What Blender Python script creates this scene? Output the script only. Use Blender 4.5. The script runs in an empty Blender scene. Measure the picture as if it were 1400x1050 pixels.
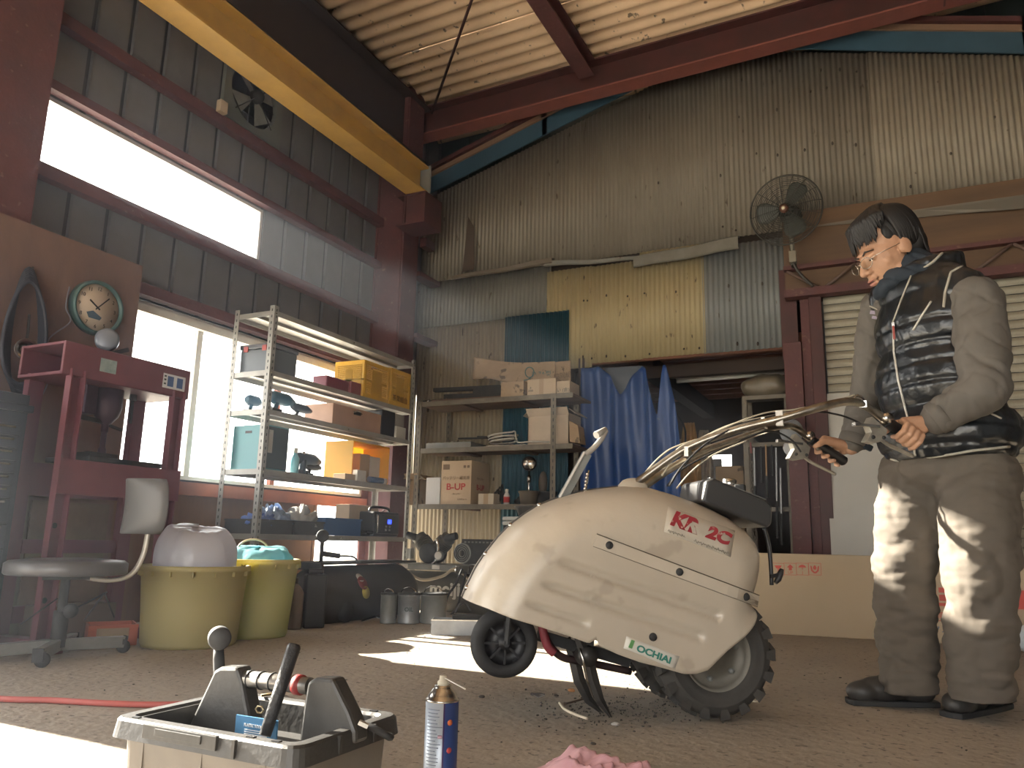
import bpy, bmesh, math, random
from mathutils import Vector, Matrix, noise
import numpy as np
random.seed(7)
C = bpy.context.scene.collection
R = math.radians
V = Vector
# ------------------------------------------------------------------ camera, sky, sun, exposure
EYE = V((0, 0, 0.48))
FOC, PIT, ROL, YAW = 1060.7, R(11.4), R(1.25), R(25.98)
fw = V((-math.sin(YAW)*math.cos(PIT), math.cos(YAW)*math.cos(PIT), math.sin(PIT)))
r0 = V((math.cos(YAW), math.sin(YAW), 0)); u0 = r0.cross(fw)
rt = r0*math.cos(ROL) + u0*math.sin(ROL); up = u0*math.cos(ROL) - r0*math.sin(ROL)
cam = bpy.data.objects.new('camera', bpy.data.cameras.new('camera')); C.objects.link(cam)
cam.matrix_world = Matrix.Translation(EYE) @ Matrix((rt, up, -fw)).transposed().to_4x4()
cam.data.sensor_width = 36; cam.data.lens = FOC/1400*36; cam.data.clip_start = 0.02
bpy.context.scene.camera = cam
vs = bpy.context.scene.view_settings
bpy.context.scene.display_settings.display_device = 'sRGB'
vs.view_transform = 'Standard'; vs.look = 'None'; vs.gamma = 1; vs.use_curve_mapping = False
vs.exposure = 0.5
w = bpy.data.worlds.new('world'); bpy.context.scene.world = w; w.use_nodes = True
bg = w.node_tree.nodes['Background']; bg.inputs[0].default_value = (1.0, 0.985, 0.955, 1); bg.inputs[1].default_value = 5.0
SUN_DIR = V((1, -0.02, -0.52)).normalized()
sl = bpy.data.lights.new('sun', 'SUN'); sl.energy = 42; sl.angle = R(0.6); sl.color = (1, 0.93, 0.8)
so = bpy.data.objects.new('sun', sl); C.objects.link(so); so.location = (-8, 1, 6)
so.rotation_euler = SUN_DIR.to_track_quat('-Z', 'Y').to_euler()

# ------------------------------------------------------------------ where a sight line of the survey meets a plane
def sight(px, py): return rt*((px-700)/FOC) + up*((525-py)/FOC) + fw
def onx(px, py, x): d = sight(px, py); return EYE + d*((x-EYE.x)/d.x)
def ony(px, py, y): d = sight(px, py); return EYE + d*((y-EYE.y)/d.y)
def onz(px, py, z=0): d = sight(px, py); return EYE + d*((z-EYE.z)/d.z)
def onp(px, py, A, n): d = sight(px, py); return EYE + d*((A-EYE).dot(n)/d.dot(n))

# ------------------------------------------------------------------ materials
MATS = {}
def mat(name, col, rough=0.6, metal=0.0, col2=None, scale=8, amt=0.5, bump=0.0, bscale=40, trans=0, stretch=(1,1,1), spots=None, spotscale=30, spotth=0.62, emit=0, alpha=1, sheen=0, detail=6, coat=0, sub=0):
    if name in MATS: return MATS[name]
    m = bpy.data.materials.new(name); m.use_nodes = True; nt = m.node_tree; b = nt.nodes['Principled BSDF']
    b.inputs['Roughness'].default_value = rough; b.inputs['Metallic'].default_value = metal
    b.inputs['Base Color'].default_value = (*col, 1)
    if coat: b.inputs['Coat Weight'].default_value = coat
    if trans: b.inputs['Transmission Weight'].default_value = trans
    if alpha < 1: b.inputs['Alpha'].default_value = alpha
    if emit: b.inputs['Emission Color'].default_value = (*col, 1); b.inputs['Emission Strength'].default_value = emit
    tc = nt.nodes.new('ShaderNodeTexCoord'); mp = nt.nodes.new('ShaderNodeMapping'); mp.inputs['Scale'].default_value = stretch
    nt.links.new(tc.outputs['Object'], mp.inputs['Vector'])
    last = None
    if col2 is not None:
        n = nt.nodes.new('ShaderNodeTexNoise'); n.inputs['Scale'].default_value = scale; n.inputs['Detail'].default_value = detail; n.inputs['Roughness'].default_value = 0.65
        nt.links.new(mp.outputs[0], n.inputs['Vector'])
        cr = nt.nodes.new('ShaderNodeValToRGB'); cr.color_ramp.elements[0].position = 0.5-amt*0.5*0.6; cr.color_ramp.elements[1].position = 0.5+amt*0.5*0.6
        cr.color_ramp.elements[0].color = (*col2, 1); cr.color_ramp.elements[1].color = (*col, 1)
        nt.links.new(n.outputs[0], cr.inputs[0]); last = cr.outputs[0]
    if spots is not None:
        n2 = nt.nodes.new('ShaderNodeTexNoise'); n2.inputs['Scale'].default_value = spotscale; n2.inputs['Detail'].default_value = 3
        nt.links.new(mp.outputs[0], n2.inputs['Vector'])
        c2 = nt.nodes.new('ShaderNodeValToRGB'); c2.color_ramp.elements[0].position = spotth; c2.color_ramp.elements[1].position = spotth+0.05
        nt.links.new(n2.outputs[0], c2.inputs[0])
        mx = nt.nodes.new('ShaderNodeMix'); mx.data_type = 'RGBA'
        nt.links.new(c2.outputs[0], mx.inputs['Factor'])
        if last: nt.links.new(last, mx.inputs['A'])
        else: mx.inputs['A'].default_value = (*col, 1)
        mx.inputs['B'].default_value = (*spots, 1); last = mx.outputs['Result']
    if last: nt.links.new(last, b.inputs['Base Color'])
    if bump:
        n3 = nt.nodes.new('ShaderNodeTexNoise'); n3.inputs['Scale'].default_value = bscale; n3.inputs['Detail'].default_value = 4
        nt.links.new(mp.outputs[0], n3.inputs['Vector'])
        bp = nt.nodes.new('ShaderNodeBump'); bp.inputs['Strength'].default_value = bump; bp.inputs['Distance'].default_value = 0.02
        nt.links.new(n3.outputs[0], bp.inputs['Height']); nt.links.new(bp.outputs[0], b.inputs['Normal'])
    MATS[name] = m; return m

def thin(name, col, tcol, w=0.5, rough=0.5, **k):        # a thin plastic or cloth that lets light through
    m = mat(name, col, rough, **k); nt = m.node_tree; b = nt.nodes['Principled BSDF']; o = nt.nodes['Material Output']
    t = nt.nodes.new('ShaderNodeBsdfTranslucent'); t.inputs[0].default_value = (*tcol, 1)
    x = nt.nodes.new('ShaderNodeMixShader'); x.inputs[0].default_value = w
    nt.links.new(b.outputs[0], x.inputs[1]); nt.links.new(t.outputs[0], x.inputs[2]); nt.links.new(x.outputs[0], o.inputs[0])
    return m

# ------------------------------------------------------------------ mesh builder
class MB:
    def __init__(s, T=None): s.v = []; s.f = []; s.T = T or Matrix.Identity(4); s.sm = []; s.mi = []; s.cur = 0
    def add(s, vs, fs, smooth=False):
        o = len(s.v); s.v += [s.T @ V(p) for p in vs]; s.f += [tuple(i+o for i in f) for f in fs]; s.sm += [smooth]*len(fs); s.mi += [s.cur]*len(fs); return s
    def box(s, c, d, rz=0, rx=0, ry=0):
        M = Matrix.Translation(V(c)) @ Matrix.Rotation(rz, 4, 'Z') @ Matrix.Rotation(ry, 4, 'Y') @ Matrix.Rotation(rx, 4, 'X')
        a, b, e = d[0]/2, d[1]/2, d[2]/2
        vs = [M @ V((x, y, z)) for x in (-a, a) for y in (-b, b) for z in (-e, e)]
        return s.add(vs, [(0,1,3,2), (4,6,7,5), (0,4,5,1), (2,3,7,6), (0,2,6,4), (1,5,7,3)])
    def mm(s, a, b): return s.box([(a[i]+b[i])/2 for i in range(3)], [abs(b[i]-a[i]) for i in range(3)])
    def bar(s, p, q, wd, ht, upv=(0,0,1)):            # rectangular bar from p to q
        p = V(p); q = V(q); d = (q-p).normalized(); u = V(upv)
        sd = d.cross(u)
        if sd.length < 1e-5: sd = d.cross(V((1,0,0)))
        sd.normalize(); u = sd.cross(d).normalized()
        vs = [e + sd*x*wd/2 + u*z*ht/2 for e in (p, q) for x, z in ((-1,-1),(1,-1),(1,1),(-1,1))]
        return s.add(vs, [(3,2,1,0), (4,5,6,7), (0,1,5,4), (1,2,6,5), (2,3,7,6), (3,0,4,7)])
    def tube(s, pts, r, seg=10, caps=True, closed=False):
        pts = [V(p) for p in pts]; n = len(pts); rs = r if hasattr(r, '__len__') else [r]*n
        vs = []; prev = None
        for i, p in enumerate(pts):
            if closed: d = pts[(i+1) % n]-pts[i-1]
            else: d = pts[min(i+1, n-1)]-pts[max(i-1, 0)]
            if d.length < 1e-9: d = V((0,0,1))
            d.normalize()
            if prev is None:
                a = V((0,0,1)) if abs(d.z) < 0.9 else V((1,0,0)); e1 = d.cross(a).normalized()
            else:
                e1 = prev - d*prev.dot(d)
                e1 = e1.normalized() if e1.length > 1e-6 else d.orthogonal().normalized()
            prev = e1; e2 = d.cross(e1)
            for k in range(seg):
                t = 2*math.pi*k/seg; vs.append(p + (e1*math.cos(t)+e2*math.sin(t))*rs[i])
        fs = []
        for i in range(n if closed else n-1):
            a, b = i*seg, ((i+1) % n)*seg
            for k in range(seg): k2 = (k+1) % seg; fs.append((a+k, a+k2, b+k2, b+k))
        s.add(vs, fs, True)
        if caps and not closed:
            o = len(s.v)-len(vs)
            s.f += [tuple(o+k for k in range(seg))[::-1], tuple(o+(n-1)*seg+k for k in range(seg))]; s.sm += [False]*2; s.mi += [s.cur]*2
        return s
    def cyl(s, p, q, r, r2=None, seg=20): return s.tube([p, q], [r, r if r2 is None else r2], seg)
    def lathe(s, prof, c=(0,0,0), ax=(0,0,1), seg=32, sq=1):     # prof: (radius, height) pairs
        ax = V(ax).normalized(); e1 = ax.orthogonal().normalized(); 
        if abs(ax.z) > 0.99: e1 = V((1,0,0))
        e2 = ax.cross(e1); c = V(c); vs = []; n = len(prof)
        for r, h in prof:
            for k in range(seg):
                t = 2*math.pi*k/seg; vs.append(c + ax*h + (e1*math.cos(t)+e2*math.sin(t)*sq)*max(r, 1e-5))
        fs = [(i*seg+k, i*seg+(k+1) % seg, (i+1)*seg+(k+1) % seg, (i+1)*seg+k) for i in range(n-1) for k in range(seg)]
        return s.add(vs, fs, True)
    def prism(s, poly, off):                          # closed polygon of 3D points pushed along off
        poly = [V(p) for p in poly]; off = V(off); n = len(poly)
        vs = poly + [p+off for p in poly]
        return s.add(vs, [tuple(range(n))[::-1], tuple(range(n, 2*n))] + [(i, (i+1) % n, n+(i+1) % n, n+i) for i in range(n)])
    def ball(s, c, r, seg=14, ring=9, M=None):
        r = r if hasattr(r, '__len__') else (r, r, r); c = V(c); vs = []
        for i in range(ring+1):
            ph = math.pi*i/ring
            for k in range(seg):
                t = 2*math.pi*k/seg; p = V((r[0]*math.sin(ph)*math.cos(t), r[1]*math.sin(ph)*math.sin(t), r[2]*math.cos(ph)))
                vs.append(c + (M @ p if M else p))
        return s.add(vs, [(i*seg+k, (i+1)*seg+k, (i+1)*seg+(k+1) % seg, i*seg+(k+1) % seg) for i in range(ring) for k in range(seg)], True)
    def grid(s, fn, nu, nv, smooth=True, thick=None):
        vs = [fn(i/nu, j/nv) for j in range(nv+1) for i in range(nu+1)]
        W = nu+1; fs = [(j*W+i, j*W+i+1, (j+1)*W+i+1, (j+1)*W+i) for j in range(nv) for i in range(nu)]
        if thick is None: return s.add(vs, fs, smooth)
        t = V(thick); n = len(vs); vs2 = vs + [V(p)+t for p in vs]
        fb = [tuple(n+k for k in f)[::-1] for f in fs]
        bd = [i for i in range(nu+1)] + [j*W+nu for j in range(1, nv+1)] + [nv*W+i for i in range(nu-1, -1, -1)] + [j*W for j in range(nv-1, 0, -1)]
        side = [(bd[k], bd[k-1], bd[k-1]+n, bd[k]+n) for k in range(len(bd))]
        return s.add(vs2, fs+fb, smooth).add([], []) if False else (s.add(vs2, fs+fb+side, smooth))
    def build(s, name, m, parent=None, bevel=0, seg=2, origin=None, fix=True):
        me = bpy.data.meshes.new(name)
        base = V((0,0,0))
        if parent is not None: base = parent['_b'] if '_b' in parent else (0,0,0); base = V(base)
        elif origin is not None: base = V(origin)
        elif s.v:
            xs = [p.x for p in s.v]; ys = [p.y for p in s.v]; zs = [p.z for p in s.v]
            base = V(((min(xs)+max(xs))/2, (min(ys)+max(ys))/2, min(zs)))
        me.from_pydata([tuple(p-base) for p in s.v], [], s.f)
        for q, k in zip(me.polygons, s.sm): q.use_smooth = k
        for mm_ in (m if isinstance(m, (list, tuple)) else [m]): me.materials.append(mm_)
        if isinstance(m, (list, tuple)):
            for q, k in zip(me.polygons, s.mi): q.material_index = k
        if fix:
            bm = bmesh.new(); bm.from_mesh(me); bmesh.ops.recalc_face_normals(bm, faces=bm.faces); bm.to_mesh(me); bm.free()
        o = bpy.data.objects.new(name, me); C.objects.link(o)
        if parent is not None: o.parent = parent
        else: o.location = base
        o['_b'] = tuple(base)
        if bevel:
            b = o.modifiers.new('bevel', 'BEVEL'); b.width = bevel; b.segments = seg; b.limit_method = 'ANGLE'; b.angle_limit = R(40)
        return o

def tag(o, label, cat, group=None):
    o['label'] = label; o['category'] = cat
    if group: o['group'] = group
    return o
def thing(name, label, cat, loc, group=None):
    o = bpy.data.objects.new(name, None); C.objects.link(o); o.location = V(loc); o['_b'] = tuple(loc); o.empty_display_size = 0.1
    return tag(o, label, cat, group)
def struct(o): o['kind'] = 'structure'; return o
def sroot(name, loc=(0,0,0)):
    o = bpy.data.objects.new(name, None); C.objects.link(o); o.location = V(loc); o['_b'] = tuple(loc); o['kind'] = 'structure'; return o
def plabel(o, t): o['label'] = t; return o
def TR(loc, rz=0): return Matrix.Translation(V(loc)) @ Matrix.Rotation(rz, 4, 'Z')
def text(name, body, size, M, m, parent, ext=0.0006, bold=0, sx=1.0, align='CENTER', shear=0):
    cu = bpy.data.curves.new(name, 'FONT'); cu.body = body; cu.size = size; cu.extrude = ext; cu.align_x = align; cu.align_y = 'CENTER'; cu.offset = bold; cu.shear = shear
    o = bpy.data.objects.new(name, cu); C.objects.link(o)
    bpy.context.view_layer.update()
    me = bpy.data.meshes.new_from_object(o.evaluated_get(bpy.context.evaluated_depsgraph_get()))
    bpy.data.objects.remove(o)
    base = V(parent['_b'])
    me.transform(Matrix.Translation(-base) @ M @ Matrix.Diagonal((sx, 1, 1, 1)))
    me.materials.clear(); me.materials.append(m)
    o = bpy.data.objects.new(name, me); C.objects.link(o); o.parent = parent; o['_b'] = tuple(base)
    return o
def frame(p, xdir, ydir):            # matrix with text x along xdir and text up along ydir
    x = V(xdir).normalized(); z = x.cross(V(ydir)).normalized(); y = z.cross(x)
    return Matrix.Translation(V(p)) @ Matrix((x, y, z)).transposed().to_4x4()
def smooth_path(pts, n=8):
    pts = [V(p) for p in pts]; out = []
    for i in range(len(pts)-1):
        a = pts[max(i-1, 0)]; b = pts[i]; c = pts[i+1]; d = pts[min(i+2, len(pts)-1)]
        for k in range(n):
            t = k/n; out.append(0.5*((2*b)+(c-a)*t+(2*a-5*b+4*c-d)*t*t+(3*b-a-3*c+d)*t*t*t))
    out.append(pts[-1]); return out

# palette
M_red = mat('red oxide painted steel', (0.125, 0.042, 0.042), 0.65, 0, (0.065, 0.028, 0.03), 5, 0.9, spots=(0.16, 0.09, 0.075), spotscale=25, spotth=0.66, bump=0.15)
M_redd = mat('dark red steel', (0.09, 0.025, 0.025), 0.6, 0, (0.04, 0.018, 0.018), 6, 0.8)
M_yel = mat('yellow crane paint', (0.52, 0.31, 0.07), 0.55, 0, (0.36, 0.22, 0.06), 4, 0.8, bump=0.05)
M_dark = mat('black rubber', (0.015, 0.015, 0.016), 0.75, 0, (0.03, 0.03, 0.03), 20)
M_blk = mat('black plastic', (0.012, 0.012, 0.014), 0.45)
M_chr = mat('worn chrome', (0.62, 0.6, 0.56), 0.22, 1, (0.3, 0.28, 0.25), 15, 0.9)
M_galv = mat('galvanised steel', (0.34, 0.35, 0.36), 0.5, 0.6, (0.2, 0.21, 0.22), 12, 0.9)
M_grey = mat('grey painted steel', (0.23, 0.24, 0.23), 0.5, 0.2, (0.14, 0.14, 0.13), 10, 0.9)
M_wood = mat('aged plywood', (0.24, 0.13, 0.075), 0.8, 0, (0.11, 0.06, 0.04), 3, 0.9, bump=0.1, stretch=(1, 1, 0.35))
M_card = mat('brown cardboard', (0.42, 0.31, 0.2), 0.85, 0, (0.33, 0.24, 0.15), 3, 0.6)
M_white = mat('dusty white', (0.6, 0.58, 0.54), 0.6, 0, (0.42, 0.4, 0.36), 6, 0.7)
# ================================================================== THE SHELL OF THE WORKSHOP
YB, XL = 5.66, -3.756
M_floor = mat('worn concrete floor', (0.38, 0.325, 0.255), 0.7, 0, (0.235, 0.205, 0.17), 1.3, 0.9, spots=(0.13, 0.11, 0.09), spotscale=48, spotth=0.62, bump=0.28, bscale=30, detail=10)
M_yard = mat('pale yard concrete', (0.62, 0.58, 0.5), 0.9)
M_panel = mat('grey steel wall panel', (0.17, 0.17, 0.18), 0.55, 0.25, (0.125, 0.125, 0.135), 2.5, 0.7)
M_joint = mat('dark panel joint steel', (0.05, 0.055, 0.065), 0.6, 0.2)  # darker steel for the recessed joints and backing sheets
M_roof = mat('fibre cement roof sheet', (0.80, 0.59, 0.40), 0.9, 0, (0.66, 0.48, 0.32), 2.2, 0.8, spots=(0.14, 0.095, 0.06), spotscale=16, spotth=0.655, bump=0.1)
def rust(name, col, col2, **k): return mat(name, col, 0.55, 0.15, col2, 5, 0.9, spots=(0.07, 0.045, 0.03), spotscale=26, spotth=0.68, stretch=(1, 1, 0.35), **k)
M_cg = rust('dull galvanised corrugated steel', (0.25, 0.225, 0.185), (0.17, 0.15, 0.125))
M_cg2 = rust('grey zinc corrugated steel', (0.22, 0.22, 0.2), (0.15, 0.15, 0.14))
M_cb = rust('beige corrugated steel', (0.33, 0.285, 0.2), (0.25, 0.21, 0.15))
M_cc = rust('cream corrugated steel', (0.42, 0.36, 0.21), (0.35, 0.29, 0.17))
M_cbl = rust('blue grey corrugated steel', (0.22, 0.235, 0.235), (0.17, 0.185, 0.19))
M_ct = mat('teal corrugated steel', (0.02, 0.085, 0.12), 0.5, 0.1, (0.015, 0.055, 0.08), 6, 0.7)
M_fascia = mat('blue painted flashing', (0.045, 0.1, 0.15), 0.5, 0.1, (0.03, 0.07, 0.11), 5, 0.8)
M_dteal = mat('dark teal gable panel', (0.03, 0.045, 0.05), 0.6)
M_slat = mat('olive beige shutter slat', (0.35, 0.33, 0.26), 0.5, 0.15, (0.28, 0.26, 0.2), 6, 0.6)

b = MB(); b.mm((-3.86, -3.2, -0.1), (3.6, 9.0, 0)); struct(b.build('floor', M_floor))
b = MB(); b.mm((-40, -30, -0.14), (-3.87, 40, -0.02)); struct(b.build('yard_ground', M_yard))
b = MB(); b.mm((-3.86, -30, -0.14), (30, -3.21, -0.02)); struct(b.build('yard_ground', M_yard))

# ---- left wall: steel panels, window openings, girts
LW = sroot('wall_left', (XL, 2.4, 0))
PIT_Y = 0.224
WIN_U = (2.163, 3.731, 2.285, 2.665); WIN_L = (2.71, 5.02, 0.79, 1.77); LOWOP = (4.50, 5.56, 0.03, 0.715); WIN_O = (-2.4, 1.38, 0.0, 1.77)
for k in range(-23, 17):
    y0 = 2.387+k*PIT_Y; y1 = y0+PIT_Y
    zs = [(1.79, 4.5)]
    if y0 > 2.1 and y1 < 3.8: zs = [(1.79, WIN_U[2]), (WIN_U[3], 4.5)]
    for za, zb in zs:
        b = MB(); b.mm((XL-0.012, y0+0.022, za), (XL+0.004, y1-0.018, zb)); b.mm((XL-0.012, y0+0.012, za), (XL+0.012, y0+0.016, zb))
        b.build('panel', M_panel, LW)
b = MB()
b.mm((XL-0.07, -3.2, 1.78), (XL-0.013, WIN_U[0], 4.5)); b.mm((XL-0.07, WIN_U[1], 1.78), (XL-0.013, 6.2, 4.5))
b.mm((XL-0.07, WIN_U[0], 1.78), (XL-0.013, WIN_U[1], WIN_U[2])); b.mm((XL-0.07, WIN_U[0], WIN_U[3]), (XL-0.013, WIN_U[1], 4.5))
b.mm((XL-0.07, -3.2, 0), (XL-0.013, WIN_O[0], 1.78)); b.mm((XL-0.07, WIN_O[1], 0), (XL-0.013, WIN_L[0], 1.78))

b.mm((XL-0.07, WIN_L[0], 0), (XL-0.013, LOWOP[0], WIN_L[2])); b.mm((XL-0.07, LOWOP[0], LOWOP[3]), (XL-0.013, WIN_L[1], WIN_L[2]))
b.mm((XL-0.07, WIN_L[1], LOWOP[3]), (XL-0.013, 5.66, 1.78)); b.mm((XL-0.07, LOWOP[1], 0), (XL-0.013, 5.66, LOWOP[3])); b.mm((XL-0.07, 5.72, 0), (XL-0.013, 6.2, 1.78))
b.build('backing_sheet', M_joint, LW)
b = MB(); b.mm((XL-0.012, 2.71, 0), (XL+0.015, 4.49, 0.70)); b.build('plywood_dado', M_wood, LW)
tr = 1
def trim(fn, m=M_red, bev=0):
    global tr
    b = MB(); fn(b); o = struct(b.build('trim_%d' % tr, m, bevel=bev)); tr += 1; return o
def cgirt(z0, z1, ya=-3.2, yb=5.05, x0=XL+0.013, x1=XL+0.075):
    def f(b):
        b.mm((x1-0.006, ya, z0), (x1, yb, z1)); b.mm((x0, ya, z0), (x1-0.006, yb, z0+0.006)); b.mm((x0, ya, z1-0.006), (x1-0.006, yb, z1))
        b.mm((x0, ya, z0+0.006), (x0+0.012, yb, z1-0.006))
    return f
trim(cgirt(3.04, 3.11)); trim(cgirt(2.675, 2.725)); trim(cgirt(2.205, 2.275)); trim(cgirt(1.785, 1.85)); 
trim(cgirt(0.70, 0.775, 2.71, 5.05, XL+0.0, XL+0.05), mat('orange brown sill', (0.32, 0.1, 0.06), 0.7, 0, (0.2, 0.07, 0.045), 9, 0.8))
for (ya, yb, za, zb), n in ((WIN_U, 1), (WIN_L, 2), (WIN_O, 3)):
    b = MB(); t = 0.022
    b.mm((XL-0.05, ya, za), (XL+0.01, ya+t, zb)); b.mm((XL-0.05, yb-t, za), (XL+0.01, yb, zb))
    b.mm((XL-0.05, ya+t, za), (XL+0.01, yb-t, za+t)); b.mm((XL-0.05, ya+t, zb-t), (XL+0.01, yb-t, zb))
    o = struct(b.build('window_%d' % n, mat('pale sash aluminium', (0.5, 0.48, 0.46), 0.45, 0.3)))
    if n == 2:
        b = MB(); b.mm((XL-0.03, 4.02, 0.8), (XL+0.0, 4.06, 1.75)); b.build('mullion', mat('orange brown sill', (0.3, 0.1, 0.06)), o)
        b = MB(); b.mm((XL-0.03, 3.3, 0.8), (XL+0.0, 3.34, 1.75)); b.build('mullion', M_white, o)
        b = MB(); b.mm((XL-0.05, 2.75, 1.70), (XL+0.04, 5.0, 1.745)); b.build('head_rail', M_white, o)
gm = bpy.data.materials.new('dusty window glass'); gm.use_nodes = True; nt = gm.node_tree; nt.nodes.remove(nt.nodes['Principled BSDF'])
_t = nt.nodes.new('ShaderNodeBsdfTransparent'); _t.inputs[0].default_value = (.95, .95, .95, 1); _g = nt.nodes.new('ShaderNodeBsdfGlossy'); _g.inputs['Roughness'].default_value = .1; _m = nt.nodes.new('ShaderNodeMixShader'); _m.inputs[0].default_value = .06
nt.links.new(_t.outputs[0], _m.inputs[1]); nt.links.new(_g.outputs[0], _m.inputs[2]); nt.links.new(_m.outputs[0], nt.nodes['Material Output'].inputs[0])
for n, spans in ((1, [(WIN_U[0]+.022, WIN_U[1]-.022)]), (2, [(2.732, 3.30), (3.34, 4.02), (4.06, 4.998)])):
    wz = (WIN_U, WIN_L)[n-1]
    for a_, c_ in spans: b = MB(); b.mm((XL-0.024, a_, wz[2]+.022), (XL-0.020, c_, wz[3]-.022)); b.build('pane', gm, bpy.data.objects['window_%d' % n])
# low opening frame
b = MB(); b.mm((XL-0.05, 4.47, 0), (XL+0.02, 4.50, 0.70)); struct(b.build('trim_20', M_wood))
# left column next to the board
def hcol(b, x0, x1, y0, y1, z1, z0=0):
    b.mm((x0, y0, z0), (x0+0.015, y1, z1)); b.mm((x1-0.015, y0, z0), (x1, y1, z1)); b.mm((x0+0.015, (y0+y1)/2-0.008, z0), (x1-0.015, (y0+y1)/2+0.008, z1))
b = MB(); b.mm((XL+0.015, 2.08, 0), (XL+0.03, 2.135, 4.4)); b.mm((XL+0.03, 1.86, 0), (XL+0.17, 2.07, 4.4)); b.mm((XL+0.17, 1.8, 0), (XL+0.185, 2.1, 4.4))
tag(b.build('steel_column', M_red), 'purple red steel column at the left end of the window wall', 'column')
b = MB(); b.mm((XL+0.004, 5.02, 0), (XL+0.02, 5.26, 4.3)); b.mm((XL+0.02, 5.1, 0), (XL+0.26, 5.2, 4.3)); b.mm((XL+0.26, 5.04, 0), (XL+0.275, 5.26, 4.3))
b.mm((XL+0.02, 5.03, 1.6), (XL+0.26, 5.1, 4.3))
CO = tag(b.build('steel_column', M_red), 'rusty red steel column in the corner behind the metal shelf', 'column')
# gusset stubs joining the girts and wall rails to the column
b = MB(); b.mm((XL+0.28, 5.28, 2.92), (XL+0.34, 5.42, 3.0)); b.mm((XL+0.2, 5.27, 2.66), (XL+0.3, 5.6, 2.70)); b.mm((XL+0.2, 5.27, 2.12), (XL+0.3, 5.6, 2.16)); b.build('rail_stub', M_redd, CO)

# ---- crane girder with its bracket, eave beam, rafter, strut, rod
CG = thing('crane_girder', 'yellow painted steel I-beam girder running high along the window wall', 'beam', (-3.3, 4.98, 3.22))
b = MB(); b.mm((-3.39, -3.1, 3.225), (-3.215, 4.96, 3.24)); b.build('bottom_flange', M_yel, CG)
b = MB(); b.mm((-3.31, -3.1, 3.24), (-3.295, 4.96, 3.44)); b.build('web', M_yel, CG)
b = MB(); b.mm((-3.39, -3.1, 3.44), (-3.215, 4.96, 3.455)); b.build('top_flange', M_yel, CG)
b = MB(); b.mm((-3.40, 4.97, 3.17), (-3.205, 4.985, 3.47)); b.build('end_plate', M_grey, CG)
BK = thing('crane_bracket', 'dark red box bracket under the far end of the yellow girder', 'bracket', (-3.37, 5.0, 2.95))
b = MB(); b.mm((-3.47, 4.9, 2.96), (-3.2, 5.16, 2.975)); b.mm((-3.40, 4.9, 2.975), (-3.385, 5.16, 3.21)); b.mm((-3.215, 4.9, 2.975), (-3.2, 5.16, 3.21)); b.mm((-3.385, 4.915, 2.975), (-3.215, 4.93, 3.21)); b.mm((-3.47, 4.9, 3.21), (-3.2, 5.16, 3.222))
b.build('box_stub', M_redd, BK)
b = MB(); b.mm((-3.62, -3.1, 3.70), (-3.47, 5.3, 3.715)); b.mm((-3.555, -3.1, 3.715), (-3.535, 5.3, 4.2)); b.mm((-3.62, -3.1, 4.2), (-3.44, 5.3, 4.215))
tag(b.build('eave_beam', mat('blackened steel', (0.035, 0.025, 0.027), 0.6)), 'blackened steel eave beam just above the yellow girder', 'beam')
def zr(x): return 4.275+0.022*(x+3)
RA = thing('rafter', 'deep dark red steel rafter crossing under the roof sheets', 'beam', (0, 5.35, 3.9))
b = MB(); b.bar((-3.74, 5.37, zr(-3.74)-0.27), (3.5, 5.37, zr(3.5)-0.27), 0.15, 0.014); b.build('bottom_flange', mat('red flange with painted highlight', (0.26, 0.085, 0.07), 0.6, 0, (0.17, 0.06, 0.05), 9, 0.8), RA)  # paler red puts the lower-edge highlight into the flange colour
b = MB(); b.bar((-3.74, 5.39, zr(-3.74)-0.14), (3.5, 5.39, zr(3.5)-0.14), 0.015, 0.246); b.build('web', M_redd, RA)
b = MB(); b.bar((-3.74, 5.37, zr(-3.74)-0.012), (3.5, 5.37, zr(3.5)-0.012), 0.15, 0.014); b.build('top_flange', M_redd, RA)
b = MB(); b.box((0.55, 5.34, 4.2), (0.012, 0.13, 0.25)); b.box((0.75, 5.34, 4.2), (0.012, 0.13, 0.25)); b.build('stiffener', M_redd, RA)
b = MB(); b.mm((-2.03, -3.1, 4.13), (-1.90, 5.28, 4.142)); b.mm((-1.975, -3.1, 4.142), (-1.963, 5.28, 4.27)); b.mm((-2.03, -3.1, 4.27), (-1.9, 5.28, 4.28))
tag(b.build('roof_strut', M_red), 'short red steel strut meeting the rafter at right angles overhead', 'beam')
b = MB(); b.cyl((-3.40, 5.25, 4.14), (-1.02, 2.6, 4.14), 0.011, seg=8)
tag(b.build('brace_rod', M_redd), 'thin dark tie rod running diagonally under the roof sheets', 'rod')
b = MB(); b.cyl((0.75, 5.28, 4.2), (-1.2, 3.2, 4.2), 0.011, seg=8)
tag(b.build('brace_rod', M_redd), 'thin dark tie rod reaching the rafter above the wall fan', 'rod')

# ---- corrugated roof sheets
CE = sroot('ceiling', (0, 1.5, 4.3))
wl = 0.135
ny = 0
yy = 6.3
while yy > -3.2:
    n = 6; ya = yy-n*wl-0.02
    def fn(u, v, ya=ya, n=n):
        y = ya+u*(n*wl+0.05); x = -3.8+v*7.4
        return V((x, y, zr(x)+0.03+0.02*math.sin(2*math.pi*(y-5.3)/wl)+0.004*u))
    b = MB(); b.grid(fn, n*8, 1, True, thick=(0, 0, 0.006)); b.build('roof_sheet', M_roof, CE, fix=False); yy -= n*wl

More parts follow.
